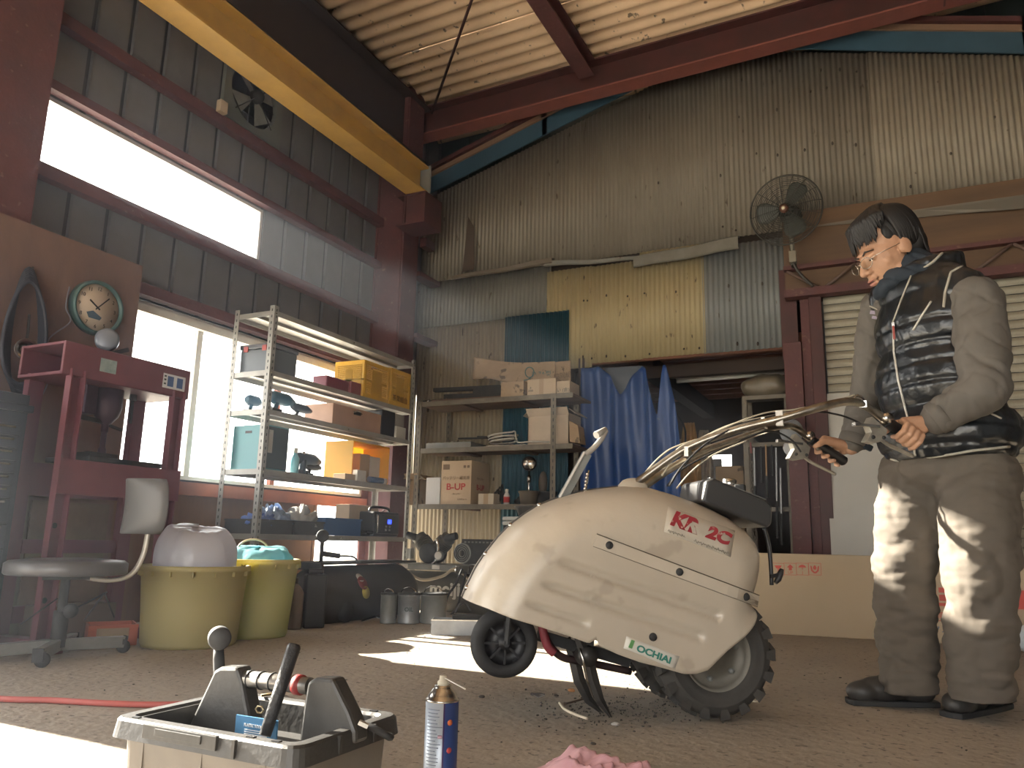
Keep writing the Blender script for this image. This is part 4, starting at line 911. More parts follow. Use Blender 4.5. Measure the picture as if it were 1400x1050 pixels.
b = MB(); b.tube(smooth_path([onx(95, 392, BDX+.005), onx(90, 420, BDX+.01), onx(96, 440, BDX+.01), onx(68, 462, BDX+.01), onx(62, 490, BDX+.01), onx(66, 520, BDX+.02), onx(55, 545, BDX+.01)], 6), .0035, 6)
tag(b.build('cable', mat('grey cord', (0.2, 0.19, 0.22), 0.6)), 'thin grey cord running down the plywood board from beside the clock', 'cord')
# hydraulic press
PX0, PX1 = -3.38, -3.13
yl, yr = 2.12, 2.78
def pz(px, py, x=PX1): return onx(px, py, x).z
PS = thing('shop_press', 'purplish red H-frame hydraulic press standing before the plywood board', 'press', (-3.25, 2.42, 0))
M_press = mat('purplish red press paint', (0.16, 0.055, 0.07), 0.5, 0.1, (0.11, 0.04, 0.052), 5, 0.7)
yA = onx(95, 560, PX1).y; yB_ = onx(238, 560, PX1).y
for y, sg in ((yA, 1), (yB_, -1)):
    for x in (PX0, PX1):
        b = MB(); b.mm((x-.025, y-.035, 0), (x-.019, y+.035, 1.16)); b.mm((x-.019, y+.029*sg, 0), (x+.025, y+.035*sg, 1.16)) if False else None
        b = MB()
        o = -1 if x == PX0 else 1
        b.mm((x-.003, y-.034, 0.0), (x+.003, y+.034, 1.16)); b.mm((x+.003*o, y-.034, 0.0), (x+.034*o, y-.028, 1.16)); b.mm((x+.003*o, y+.028, 0.0), (x+.034*o, y+.034, 1.16))
        up_ = b.build('upright', M_press, PS)
        for zz in ([.2, .35, .5, .65] if sg > 0 else [.2, .35, .5]):
            b = MB(); b.cyl((x+.004*o, y, zz), (x+.0055*o, y, zz), .012, seg=12); b.build('pin_hole', M_blk, up_)
    b = MB(); b.mm((PX0-.12, y-.03, 0), (PX1+.12, y+.03, .05)); b.build('foot', M_press, PS, bevel=.004)
b = MB(); b.mm((PX0-.03, yA-.07, 1.13), (PX1+.02, yB_+.06, 1.145)); b.mm((PX1+.005, yA-.07, 1.13), (PX1+.02, yB_+.06, 1.275)); b.mm((PX0-.03, yA-.07, 1.145), (PX0-.015, yB_+.06, 1.275)); b.mm((PX0-.015, yA-.07, 1.262), (PX1+.005, yB_+.06, 1.275)); hb = b.build('head_beam', M_press, PS, bevel=.004)
b = MB(); b.mm((PX1+.0205, yA+.10, 1.175), (PX1+.0225, yA+.18, 1.235)); b.build('label_plate', mat('teal label plate', (0.12, 0.2, 0.2), 0.5, 0, (0.3, 0.33, 0.33), 30, .9), hb)
b = MB(); b.mm((PX1+.0205, yB_-.10, 1.165), (PX1+.0225, yB_+.03, 1.235)); wp = b.build('notice_plate', mat('white notice plate', (0.5, 0.5, 0.52), 0.5), hb)
for q_ in (0, 1): b = MB(); b.mm((PX1+.0228, yB_-.075+q_*.055, 1.175), (PX1+.0235, yB_-.040+q_*.055, 1.225)); b.build('blue_panel', mat('blue notice panel', (0.04, 0.08, 0.2), 0.5), wp)
for zz in (1.185, 1.205, 1.222): b = MB(); b.mm((PX1+.0228, yB_-.095, zz-.004), (PX1+.0235, yB_-.083, zz+.004)); b.build('symbol', M_dark, wp)
# cylinder, ram, handle, gauge
cy = (yA+yB_)/2+.0; cx_ = (PX0+PX1)/2; dk = mat('dark press casting', (0.05, 0.03, 0.045), 0.5, 0.3)
b = MB(); b.lathe([(0, 1.13), (.062, 1.13), (.062, 1.04), (.05, 1.0), (.028, .975), (.016, .965), (.016, .93), (0, .93)], (cx_, cy, 0)); b.build('cylinder', dk, PS, fix=True)
b = MB(); b.lathe([(0, .94), (.013, .94), (.013, .86), (.019, .85), (.019, .78), (0, .78)], (cx_, cy, 0), seg=16); b.build('ram', dk, PS)
b = MB(); b.bar((cx_, cy-.13, .985), (cx_, cy-.02, .975), .02, .018); b.bar((cx_, cy+.02, .965), (cx_, cy+.09, .952), .012, .012); b.build('return_handle', M_dark, PS)
b = MB(); b.mm((cx_-.03, cy-.135, 1.0), (cx_+.03, cy-.075, 1.13)); b.build('pump_block', dk, PS, bevel=.004)
b = MB(); b.cyl((cx_, cy+.13, 1.13), (cx_, cy+.13, 1.10), .016, seg=12); b.cyl((cx_, cy+.13, 1.10), (cx_, cy+.13, .99), .007, seg=8); b.build('screw_stop', M_dark, PS)
b = MB(); c = V((cx_+.0, cy-.045, 1.36)); b.lathe([(0, .022), (.04, .022), (.052, .016), (.052, -.02), (.046, -.024), (0, -.024)], c, (.75, -.6, .1), 28); gg = b.build('gauge', mat('dull gauge case', (0.18, 0.2, 0.24), 0.4, 0.3), PS)
b = MB(); b.cyl((cx_, cy-.045, 1.275), (cx_, cy-.045, 1.315), .01, seg=10); b.bar((cx_, cy-.04, 1.29), (cx_, cy+.07, 1.34), .012, .02); b.build('gauge_fitting', M_dark, PS)
# bed
b = MB(); b.mm((PX1+.035, yA-.04, .63), (PX1+.045, yB_+.04, .775)); b.mm((PX0-.045, yA-.04, .63), (PX0-.035, yB_+.04, .775)); b.mm((PX1+.01, yA+.035, .765), (PX1+.035, yB_-.035, .775)); b.build('bed_channel', M_press, PS)
b = MB(); b.mm((PX0-.02, yA+.10, .778), (PX1+.03, yA+.30, .80)); b.build('bed_plate', M_dark, PS, bevel=.003)
b = MB(); b.mm((PX0+.02, yA+.12, .801), (PX1-.0, yA+.26, .822)); b.build('bed_plate', M_dark, PS, bevel=.003)
b = MB(); b.mm((PX0, yB_-.3, .778), (PX1+.03, yB_-.06, .80)); b.build('bed_plate', M_dark, PS, bevel=.003)
b = MB(); b.mm((PX0-.02, yA+.04, .38), (PX0, yB_-.04, .44)); b.mm((PX0-.02, yA+.04, .09), (PX0, yB_-.04, .16)); b.build('tie_bar', M_press, PS)
b = MB(); b.lathe([(0, .835), (.014, .835), (.018, .826), (.018, .823), (0, .823)], (cx_, yA+.2, 0), seg=14); tag(b.build('steel_bush', M_chr), 'small bright steel bush left on the press bed plates', 'bush')
# black tool cabinet at the left edge
tc0 = -3.30
CT = thing('tool_cabinet', 'tall black tool cabinet with bright drawer pulls at the left edge', 'cabinet', (-3.4, 1.7, 0))
ye = onx(28, 640, -3.2).y; M_cab = mat('dark blue black cabinet', (0.018, 0.024, 0.035), 0.45)
b = MB(); b.mm((-3.50, ye-.62, 0.02), (-3.20, ye, 1.03)); b.build('body', M_cab, CT, bevel=.006)
zz = .90; hs_ = [.05, .05, .05, .05, .05, .05, .10, .10, .12]
for h_ in hs_:
    b = MB(); b.mm((-3.20, ye-.60, zz-h_+.004), (-3.185, ye-.03, zz)); dr = b.build('drawer', M_cab, CT, bevel=.003)
    b = MB(); b.mm((-3.185, ye-.56, zz-.016), (-3.172, ye-.06, zz-.008)); b.build('drawer_pull', M_chr, dr); zz -= h_
b = MB(); b.mm((-3.52, ye-.64, .955), (-3.18, ye+.01, .985)); b.build('lid_edge', M_cab, CT, bevel=.004)
# small dark steel cabinet low behind the chair and red crate
c = onz(150, 880); CR = thing('crate', 'small orange plastic crate on the floor behind the chair', 'crate', c)
s = D(c)/FOC; T = TR(c, R(58)); M_or = mat('orange crate plastic', (0.42, 0.10, 0.05), 0.5)
w_, h_, dp = 60*s, 27*s, .17
b = MB(T); b.box((0, -dp/2, h_*.12), (w_*.9, .008, h_*.24)); b.box((-w_*.42, -dp/2, h_*.5), (w_*.16, .008, h_)); b.box((w_*.40, -dp/2, h_*.5), (w_*.16, .008, h_)); b.box((0, -dp/2, h_*.93), (w_, .012, h_*.14)); b.box((0, dp/2, h_*.5), (w_, .008, h_)); b.box((-w_*.48, 0, h_*.5), (.008, dp, h_)); b.box((w_*.48, 0, h_*.5), (.008, dp, h_)); b.box((0, 0, .006), (w_*.9, dp, .01)); b.build('tray', M_or, CR)
b = MB(T); b.box((0, -dp/2+.012, h_*.5), (w_*.7, .006, h_*.7)); b.build('paper_lining', M_card, CR)
# stacked panel leaning below the press
b = MB(); b.mm((-3.44, yA+.09, .16), (-3.43, yB_-.06, .61)); tag(b.build('plywood_sheet', mat('dim plywood', (0.2, 0.14, 0.09), 0.8, 0, (0.12, 0.08, 0.05), 4, .8)), 'square of plywood standing behind the press legs under its bed', 'board')
b = MB(); b.mm((-3.40, yA+.09, .02), (-3.25, yB_-.1, .16)); tag(b.build('wooden_block', mat('dark wooden block', (0.12, 0.09, 0.07), 0.9)), 'long dark wooden block lying between the press feet', 'block')

# ---- swivel chair
c = onz(76, 900); c.z = 0; s = D(c)/FOC; T = TR(c, R(56)); CH = thing('swivel_chair', 'old grey swivel work chair with cross foot and castors', 'chair', c)
zs = lambda py: (EYE.z + (onp(88, py, c, V((fw.x, fw.y, 0))).z-EYE.z))
zseat = zs(783); 
b = MB(T); rs_ = 77*s
b.lathe([(0, zs(785)+.062), (rs_*.6, zs(785)+.060), (rs_*.93, zs(785)+.053), (rs_, zs(785)+.042), (rs_*1.0, zs(785)+.006), (rs_*.97, zs(785)), (0, zs(785))], seg=40)
b.build('seat', mat('worn grey vinyl', (0.10, 0.10, 0.105), 0.35, 0, (0.07, 0.07, 0.075), 5, .6), CH)
M_fr = mat('chair grey enamel', (0.24, 0.23, 0.22), 0.45, 0.1, (0.17, 0.165, 0.155), 8, .7)
b = MB(T); b.cyl((0, 0, zs(878)), (0, 0, zs(785)), .017, seg=14); b.cyl((0, 0, zs(885)), (0, 0, zs(835)), .028, seg=16); b.ball((.03, -.02, zs(835)), .028, 12, 8); b.box((0, 0, zs(789)), (.16, .12, .015)); b.build('column', M_dark, CH)
zt = zs(874)
for k, (dx, dy) in enumerate(((.235, .06), (-.06, -.235), (-.235, -.06), (.06, .235))):
    b = MB(T); b.bar((0, 0, zt-.02), (dx, dy, zt-.026), .032, .044); lg = b.build('foot_arm', mat('dull alloy foot', (0.22, 0.22, 0.21), 0.5, .3, (0.14, 0.14, 0.13), 9, .8), CH, bevel=.003)
    b = MB(T); b.bar((dx, dy, zt-.026), (dx*1.03, dy*1.03, zt-.027), .036, .048); b.build('end_cap', M_dark, lg)
    cw = MB(T); cw.lathe([(0, -.011), (.024, -.011), (.026, 0), (.024, .011), (0, .011)], (dx*.95+.012, dy*.95, .026), (.3, 1, 0), 20); cw.cyl((dx*.95, dy*.95, .03), (dx*.95, dy*.95, zt-.045), .007, seg=8); cw.box((dx*.95+.006, dy*.95, .045), (.03, .03, .02)); cw.build('castor', M_dark, CH)
M_ch = mat('chair tube enamel', (0.45, 0.42, 0.36), 0.35, .3)
for o_ in (-.02, .02):
    pts = [(.05, -.03+o_, zs(788)), (.15, -.03+o_, zs(793)), (.225, -.03+o_, zs(785)), (.262, -.03+o_, zs(758)), (.272, -.03+o_, zs(720)), (.282, -.03+o_, zs(697))]
    b = MB(T); b.tube(smooth_path(pts, 6), .0085, 10); b.build('back_tube', M_ch, CH)
bx = .245
def bk(u, v):
    a = (u-.5)*2; e = (v-.5)*2; w2 = .12*math.sqrt(max(0.0, 1-(abs(e)**3.2)*.75)); return T @ V((bx-.018+.045*a*a-.01*e*e+a*.055, -.03-a*w2, zs(728)+(zs(650)-zs(728))*v))
b = MB(); b.grid(bk, 14, 12, True, thick=tuple((T.to_3x3() @ V((-.032, 0, 0))))); b.build('backrest', mat('dull grey cushion', (.12, .12, .122), .45), CH, bevel=.008)
bkc = bk(.5, .5); b = MB(); b.grid(lambda u, v: bkc.lerp(bk(u, v), .80)+T.to_3x3() @ V((.004, 0, 0)), 12, 10, True, thick=tuple((T.to_3x3() @ V((.016, 0, 0))))); b.build('back_shell', mat('cream back shell', (.45, .43, .38), .45), CH, bevel=.005)
b = MB(T); b.box((bx+.035, -.03, zs(690)), (.05, .06, .05)); b.build('back_clamp', M_dark, CH, bevel=.004)
b = MB(T); b.box((bx+.062, -.03, zs(692)), (.014, .05, .04)); b.build('clamp_cover', M_chr, CH)
b = MB(T); b.cyl((.0, 0, zs(842)), (.15, .0, zs(810)), .004, seg=6); b.cyl((.14, 0, zs(811)), (.19, .06, zs(848)), .003, seg=6); b.cyl((.14, 0, zs(811)), (.08, -.02, zs(848)), .003, seg=6); b.cyl((-.02, 0, zs(818)), (-.13, 0, zs(852)), .003, seg=6); b.build('foot_ring_wire', M_dark, CH)

# ---- two cream tubs with bags
M_tub = thin('translucent cream plastic', (0.50, 0.44, 0.22), (0.60, 0.52, 0.16), 0.42, .45)
def tub(px, pyb, pyr, rt_px, rb_px, label, extra):
    c = onz(px, pyb-8); s = D(c)/FOC; dd = V((c.x, c.y, 0)).normalized(); c = c+dd*rb_px*s*.9; c.z = 0; s = D(c)/FOC*1.0
    Rt, Rb = rt_px*s, rb_px*s; zt = EYE.z+(onp(px, pyr, c-dd*Rt, dd).z-EYE.z)
    TB = thing('tub', label, 'tub', c, 'cream plastic tubs')
    b = MB(Matrix.Translation(c)); th_ = .006
    prof = [(0, .004), (Rb*.9, .004), (Rb*.96, .0), (Rb, .015), (Rb+(Rt*.94-Rb)*.5, zt*.5), (Rt*.95, zt-.022), (Rt, zt-.020), (Rt, zt), (Rt*.97, zt+.003), (Rt*.94, zt), (Rt*.94-th_, zt-.02), (Rb+(Rt*.94-Rb)*.5-th_, zt*.5), (Rb-th_, .02), (0, .014)]
    b.lathe(prof, seg=64); b.build('wall', M_tub, TB)
    for k in range(16):
        t = 2*math.pi*k/16; b = MB(Matrix.Translation(c)); b.box((math.cos(t)*Rt*.965, math.sin(t)*Rt*.965, zt-.030), (.02, .004, .022), rz=t); b.build('rim_rib', M_tub, TB)
    return c, Rt, zt, TB
c1, R1, zt1_, TB1 = tub(257, 896, 776, 73, 62, 'cream plastic tub holding a tall white bag, nearer of the two', 0)
c2, R2, zt2_, TB2 = tub(344, 882, 766, 57.5, 46, 'cream plastic tub with a pale blue bag, behind and right of the other', 0)
M_bag = thin('milky plastic film', (0.62, 0.62, 0.66), (0.6, 0.6, 0.68), 0.5, .25, bump=.25, bscale=18)
M_bag2 = thin('pale cyan plastic film', (0.30, 0.60, 0.66), (0.25, 0.6, 0.7), 0.5, .25, bump=.2, bscale=18)
def bag(c, Rr, z0, z1, peak, m, name, label, seed, low=.0):
    def f(u, v):
        t = 2*math.pi*u; r = Rr*(1-.10*v-.55*max(0, v-.55)/.45) if v < .999 else 0
        n_ = noise.noise(V((math.cos(t)*2.2+seed, math.sin(t)*2.2, v*2)))*.16+noise.noise(V((math.cos(t)*7+seed, math.sin(t)*7, v*3)))*.05
        r = Rr*(1+n_*.6)*(max(0, 1-max(0, (v-.2)/.8)**2.6))**.55
        hgt = z0+(z1-z0)*min(1, v*1.25)**.75*(1+peak*math.cos(t-2.6)*.16*(1-v*.8))+n_*.12*v
        return V((c.x+math.cos(t)*r, c.y+math.sin(t)*r, hgt))
    b = MB(); b.grid(f, 56, 22, True); return tag(b.build(name, m), label, 'bag')
bag(c1+V((-.01, -.0, 0)), R1*.74, zt1_-.12, zt1_+.165, 1.0, M_bag, 'plastic_bag', 'tall white translucent bag bulging from the nearer tub', 3)
bag(c2, R2*.84, zt2_-.1, zt2_+.055, .8, M_bag2, 'plastic_bag', 'pale cyan bag filling the tub farther back', 9)
b = MB(); cc = c2+V((-.07, .03, zt2_+.04)); b.tube([cc+V((math.cos(t)*.075*.56, math.cos(t)*.075*.83, math.sin(t)*.055)) for t in [2*math.pi*k/28 for k in range(28)]], .005, 8, closed=True)
tag(b.build('hoop', mat('pale wood hoop', (0.5, 0.36, 0.2), .5)), 'thin pale wooden hoop poking up behind the cyan bag', 'hoop')

# ---- exhaust fan on the window wall, box beside it
EF = thing('exhaust_fan', 'square grey exhaust fan set high in the wall behind the yellow girder', 'fan', onx(350, 165, XL+.02))
y0, y1 = onx(308, 120, XL+.05).y, onx(384, 190, XL+.05).y; z0, z1 = 3.13, 3.13+(y1-y0)*1.02
cyy, czz, hh = (y0+y1)/2, (z0+z1)/2, (y1-y0)/2
b = MB(); Rr = hh*.8; N = 32; vs = []; x_ = XL+.045
ring = [(cyy+Rr*math.cos(2*math.pi*k/N), czz+Rr*math.sin(2*math.pi*k/N)) for k in range(N)]
sq = []
for k in range(N):
    t = 2*math.pi*k/N; m_ = max(abs(math.cos(t)), abs(math.sin(t))); sq.append((cyy+hh*math.cos(t)/m_, czz+hh*math.sin(t)/m_))
vs = [(x_, *p) for p in ring]+[(x_, *p) for p in sq]+[(x_-.04, *p) for p in ring]+[(x_-.03, *p) for p in sq]
b.add(vs, [(k, (k+1) % N, N+(k+1) % N, N+k) for k in range(N)]+[(k, (k+1) % N, 2*N+(k+1) % N, 2*N+k) for k in range(N)]+[(N+k, N+(k+1) % N, 3*N+(k+1) % N, 3*N+k) for k in range(N)])
b.build('housing', mat('grey fan housing', (0.16, 0.175, 0.17), .5, .3), EF)
for k in range(9): b = MB(); b.box((XL-.0, cyy, z0+.03+k*(z1-z0-.06)/8), (.04, hh*1.7, .003), ry=.6); b.build('louvre', M_dark, EF)
b = MB(); b.mm((XL+.001, y0+.01, z0+.01), (XL+.004, y1-.01, z1-.01)); b.build('louvre_back', M_blk, EF)
for k in range(4):
    t = 2*math.pi*k/4+.5
    b = MB(); b.prism([(XL+.03, cyy+math.cos(t-.2)*.03, czz+math.sin(t-.2)*.03), (XL+.02, cyy+math.cos(t-.3)*Rr*.92, czz+math.sin(t-.3)*Rr*.92), (XL+.04, cyy+math.cos(t+.5)*Rr*.92, czz+math.sin(t+.5)*Rr*.92), (XL+.035, cyy+math.cos(t+.6)*.05, czz+math.sin(t+.6)*.05)], (.002, 0, 0)); b.build('blade', M_grey, EF)
b = MB(); b.lathe([(0, .05), (.03, .05), (.045, .03), (.045, -.01), (0, -.01)], (XL+.05, cyy, czz), (1, 0, 0), 20); b.build('motor', M_dark, EF)
for t in (.8, 2.37, 3.94, 5.5): b = MB(); b.cyl((XL+.07, cyy, czz), (XL+.05, cyy+math.cos(t)*Rr*1.1, czz+math.sin(t)*Rr*1.1), .004, seg=6); b.build('stay', M_dark, EF)
p = onx(302, 148, XL+.09); b = MB(); b.mm((XL+.08, p.y-.03, p.z-.035), (XL+.12, p.y+.03, p.z+.045)); sw = tag(b.build('switch_box', mat('cream switch box', (0.42, 0.33, 0.24), .5), bevel=.004), 'small cream switch box fixed beside the wall exhaust fan', 'switch')
# ================================================================== GREY METAL SHELF BEFORE THE WINDOW AND WHAT STANDS ON IT
SX0, SX1, SY0, SY1 = -3.60, -3.28, 3.43, 5.0
zq = lambda px, py, x=SX1: onx(px, py, x).z
LZ = [zq(377, 424), zq(376, 507), zq(372, 560), zq(362, 641), zq(355, 730)]
M_sh = mat('light grey shelf steel', (0.36, 0.35, 0.32), 0.42, 0.35, (0.27, 0.265, 0.245), 9, .7)
SHF = thing('metal_shelf', 'tall grey slotted-angle shelf with five decks in front of the bright window', 'shelf', ((SX0+SX1)/2, (SY0+SY1)/2, 0))
for x, sx in ((SX0, 1), (SX1, -1)):
    for y, sy in ((SY0, 1), (SY1, -1)):
        b = MB(); h_ = LZ[0]+.03
        b.mm((x, y, 0), (x+sx*.036, y+sy*.003, h_)); b.mm((x, y+sy*.003, 0), (x+sx*.003, y+sy*.036, h_)); ps = b.build('post', M_sh, SHF)
        b = MB(); z = .06
        while z < h_-.02:
            b.box((x+sx*.018, y-sy*.0006, z), (.007, .001, .016)); 
            b.box((x-sx*.0006 if True else x, y+sy*.02, z), (.001, .007, .016)); z += .04
        o = b.build('slots', M_blk, ps); o['kind'] = 'stuff'
for z in LZ:
    b = MB(); b.mm((SX0+.004, SY0+.004, z-.004), (SX1-.004, SY1-.004, z)); b.mm((SX1-.006, SY0+.004, z-.032), (SX1-.004, SY1-.004, z-.004)); b.mm((SX0+.004, SY0+.004, z-.032), (SX0+.006, SY1-.004, z-.004))
    b.mm((SX0+.006, SY0+.004, z-.032), (SX1-.006, SY0+.006, z-.004)); b.mm((SX0+.006, SY1-.006, z-.032), (SX1-.006, SY1-.004, z-.004)); b.mm((SX0+.12, SY0+.006, z-.022), (SX0+.15, SY1-.006, z-.004)); 
    dk_ = b.build('deck', M_sh, SHF)
    for y in (SY0+.018, SY1-.018, (SY0+SY1)/2):
        b = MB(); b.lathe([(0, .004), (.005, .004), (.006, 0)], (SX1-.001, y, z-.018), (1, 0, 0), 8); b.build('bolt', M_chr, dk_)
def yx(px, py, x=SX1-.03): return onx(px, py, x).y
def bx5(name, label, cat, px0, px1, z, pytop, m, x1=SX1-.03, dep=.2, bev=.004, group=None, par=False, yy=None, ztop=None):
    ya = yx(px0, pytop, x1) if yy is None else yy[0]; yb = yx(px1, pytop, x1) if yy is None else yy[1]; zt_ = ztop or onx((px0+px1)/2, pytop, x1).z
    c = V((x1-dep/2, (ya+yb)/2, z)); o = thing(name, label, cat, c, group)
    b = MB(); b.mm((x1-dep, ya, z+.0005), (x1, yb, zt_)); 
    if par: return o, (x1-dep, ya, z+.0005), (x1, yb, zt_)
    b.build('body', m, o, bevel=bev); return o, (x1-dep, ya, z), (x1, yb, zt_)
# level 2
z = LZ[1]
o, A, B_ = bx5('storage_box', 'grey plastic storage box with dark side and red clips on the second deck', 'box', 377, 404, z, 474, None, x1=SX1-.035, dep=.25, par=True, yy=(SY0+.04, SY0+.27))
b = MB(); b.mm(A, (B_[0], B_[1], B_[2]-.03)); b.build('body', mat('smoky plastic', (0.10, 0.12, 0.14), .35), o, bevel=.008)
b = MB(); b.mm((A[0]-.006, A[1]-.006, B_[2]-.03), (B_[0]+.006, B_[1]+.006, B_[2])); b.build('lid', mat('slate plastic lid', (0.10, 0.11, 0.13), .4), o, bevel=.006)
for k in (0, 1): b = MB(); b.box((A[0]+.05+k*.15, A[1]-.008, B_[2]-.03), (.035, .006, .035)); b.build('clip', mat('red plastic clip', (0.35, 0.06, 0.05), .4), o, bevel=.002)
M_pr = mat('plum plastic case', (0.16, 0.03, 0.05), .4)
bx5('small_case', 'low plum coloured case beside the yellow crates', 'case', 447, 478, z, 517, M_pr, dep=.12, bev=.008); bx5('small_case', 'tiny dark red case squeezed against the yellow crate', 'case', 480, 497, z, 523, mat('dull red case', (0.2, .04, .04), .45), dep=.09, bev=.006)
M_yc = mat('yellow crate plastic', (0.62, 0.36, 0.035), .4, 0, (0.5, 0.29, 0.03), 6, .6)
def crate(ya, yb, zt_, label, seed):
    x0, x1 = SX1-.27, SX1-.012; o = thing('yellow_crate', label, 'crate', ((x0+x1)/2, (ya+yb)/2, z), 'yellow lattice crates on the metal shelf'); t = .008
    b = MB(); b.mm((x0, ya, z+.001), (x1, yb, z+.01)); b.build('base', M_yc, o)
    for nm, p0, p1, ax in (('front', (x1-t, ya+t, 0), (x1, yb-t, 0), 1), ('back', (x0, ya+t, 0), (x0+t, yb-t, 0), 1), ('end', (x0, ya, 0), (x1, ya+t, 0), 0), ('end', (x0, yb-t, 0), (x1, yb, 0), 0)):
        b = MB(); L = p1[ax]-p0[ax]; h = zt_-z
        def seg(a, c, za, zb, th=0):
            q0 = list(p0); q1 = list(p1); q0[ax] = p0[ax]+a; q1[ax] = p0[ax]+c; q0[2] = za; q1[2] = zb
            if th: q1[1-ax] = q1[1-ax]+th if nm in ('front',) else q1[1-ax]; 
            b.mm(q0, q1)
        seg(0, L, z+.01, z+.03); seg(0, L, zt_-.03, zt_, .004); seg(0, L, z+h*.45, z+h*.5); seg(0, .02, z+.03, zt_-.03, .004); seg(L-.02, L, z+.03, zt_-.03, .004)
        if ax: seg(L*.28, L*.72, z+.03, z+h*.45); seg(L*.30, L*.70, z+h*.5, zt_-.055)
        else: seg(L*.38, L*.62, z+.03, zt_-.06)
        n = int(L/.012); 
        for k in range(1, n):
            if ax == 0 or k*.012 < L*.28 or k*.012 > L*.72: seg(k*.012-.0025, k*.012+.0025, z+.03, zt_-.03)
        zz = z+.045
        while zz < zt_-.035: seg(.02, L-.02, zz-.002, zz+.002); zz += .014
        b.build(nm, M_yc, o)
    return o, x1
yA5 = yx(497, 520, SX1-.012); yB5 = yx(533, 520, SX1-.012); yC5 = SY1-.04; zt5 = zq(500, 492, SX1-.012)
crate(yA5, yB5-.004, zt5, 'yellow lattice crate with a plain handle panel, left of the other', 1); oc, x1 = crate(yB5+.004, yC5, zt5+.01, 'yellow lattice crate with stencilled writing, at the shelf end', 2)
M_st = mat('brown stencil ink', (0.15, 0.08, 0.02), .6)
text('stencil', '茶業組合', .05, frame((x1+.0048, (yB5+yC5)/2, z+.055), (0, 1, 0), (0, 0, 1)), M_st, oc)
# level 3
z = LZ[2]
M_tb = mat('blue tool plastic', (0.02, 0.09, 0.15), .4); M_tbd = mat('navy tool plastic', (0.015, 0.03, 0.05), .4)
def tool(px0, px1, pyt, label, nm='power_tool', cat='tool', m=M_tb, x1=SX1-.05):
    ya, yb = yx(px0, pyt, x1), yx(px1, pyt, x1); h = max(.03, zq((px0+px1)/2, pyt, x1)-z); c = V((x1-.05, (ya+yb)/2, z)); L = yb-ya
    o = thing(nm, label, cat, c); b = MB(); b.tube([(c.x, ya, z+h*.72), (c.x, ya+L*.15, z+h*.72), (c.x, ya+L*.7, z+h*.70), (c.x, yb, z+h*.66)], [h*.16, h*.27, h*.28, h*.12], 14); b.build('motor', m, o)
    b = MB(); b.bar((c.x, ya+L*.3, z+h*.6), (c.x, ya+L*.18, z+h*.15), h*.28, h*.24); b.build('handle', m, o, bevel=.004)
    b = MB(); b.box((c.x, ya+L*.2, z+h*.11), (h*.5, L*.4, h*.2)); b.build('battery', M_blk, o, bevel=.004); return o
tool(377, 411, 536, 'navy cordless tool lying behind the shelf post on the third deck'); tool(408, 434, 552, 'round-backed blue tool right of the navy one', m=M_tbd)
tool(346, 366, 540, 'small blue tool at the near end of the third deck', x1=SX1-.2)
# wooden box with slot
ya, yb = yx(455, 565), yx(521, 575); zt_ = zq(500, 562, SX1-.03); o = thing('wooden_box', 'pinkish wooden box with a dark hand slot on the third deck', 'box', (SX1-.15, (ya+yb)/2, z))
b = MB(); b.mm((SX1-.27, ya, z+.001), (SX1-.03, yb, zt_)); b.build('body', mat('pinkish wood', (0.42, 0.27, 0.2), .6, 0, (0.3, .18, .13), 5, .8), o, bevel=.003)
b = MB(); b.mm((SX1-.0302, (ya+yb)/2-.05, zt_-.045), (SX1-.0285, (ya+yb)/2+.03, zt_-.02)); b.build('hand_slot', M_blk, o)
b = MB(); b.tube([(SX1-.027, (ya+yb)/2-.06, zt_-.03), (SX1-.018, (ya+yb)/2-.03, zt_-.02), (SX1-.018, (ya+yb)/2+.01, zt_-.02), (SX1-.027, (ya+yb)/2+.04, zt_-.03)], .004, 8); b.build('handle', M_chr, o)
bx5('black_case', 'black boxy device right of the pinkish wooden box', 'device', 523, 541, z, 562, M_blk, dep=.16, bev=.006)
o, A, B_ = bx5('small_carton', 'small printed white carton, lower of two at the shelf end', 'carton', 542, 555, z, 584, mat('white carton', (0.45, .43, .38), .7), dep=.1, bev=.001)
bx5('small_carton', 'small dark-topped carton stacked on the white one', 'carton', 541, 553, B_[2]+.0, 567, mat('grey carton', (0.22, .2, .18), .7), dep=.1, bev=.001)
# level 4
z = LZ[3]
o, A, B_ = bx5('parts_cabinet', 'tall teal metal parts cabinet standing on the fourth deck behind the post', 'cabinet', 366, 396, z, 583, None, dep=.26, par=True, yy=(SY0+.045, yx(396, 585)))
b = MB(); b.mm(A, B_); b.build('body', mat('teal cabinet enamel', (0.10, 0.30, 0.34), .4), o, bevel=.004)
b = MB(); b.mm((B_[0]+.0005, A[1]+.01, A[2]+.01), (B_[0]+.006, B_[1]-.01, B_[2]-.01)); b.build('side_panel', mat('near black panel', (0.015, 0.03, .035), .4), o)
b = MB(); b.mm((A[0]+.1, A[1]-.003, B_[2]-.05), (A[0]+.15, A[1]-.0005, B_[2]-.035)); b.build('label_slot', M_blk, o)
b = MB(); b.mm((B_[0]+.0065, A[1]+.02, A[2]+.1), (B_[0]+.008, A[1]+.055, B_[2]-.03)); b.build('label', mat('faded label', (0.35, .33, .3), .6), o)
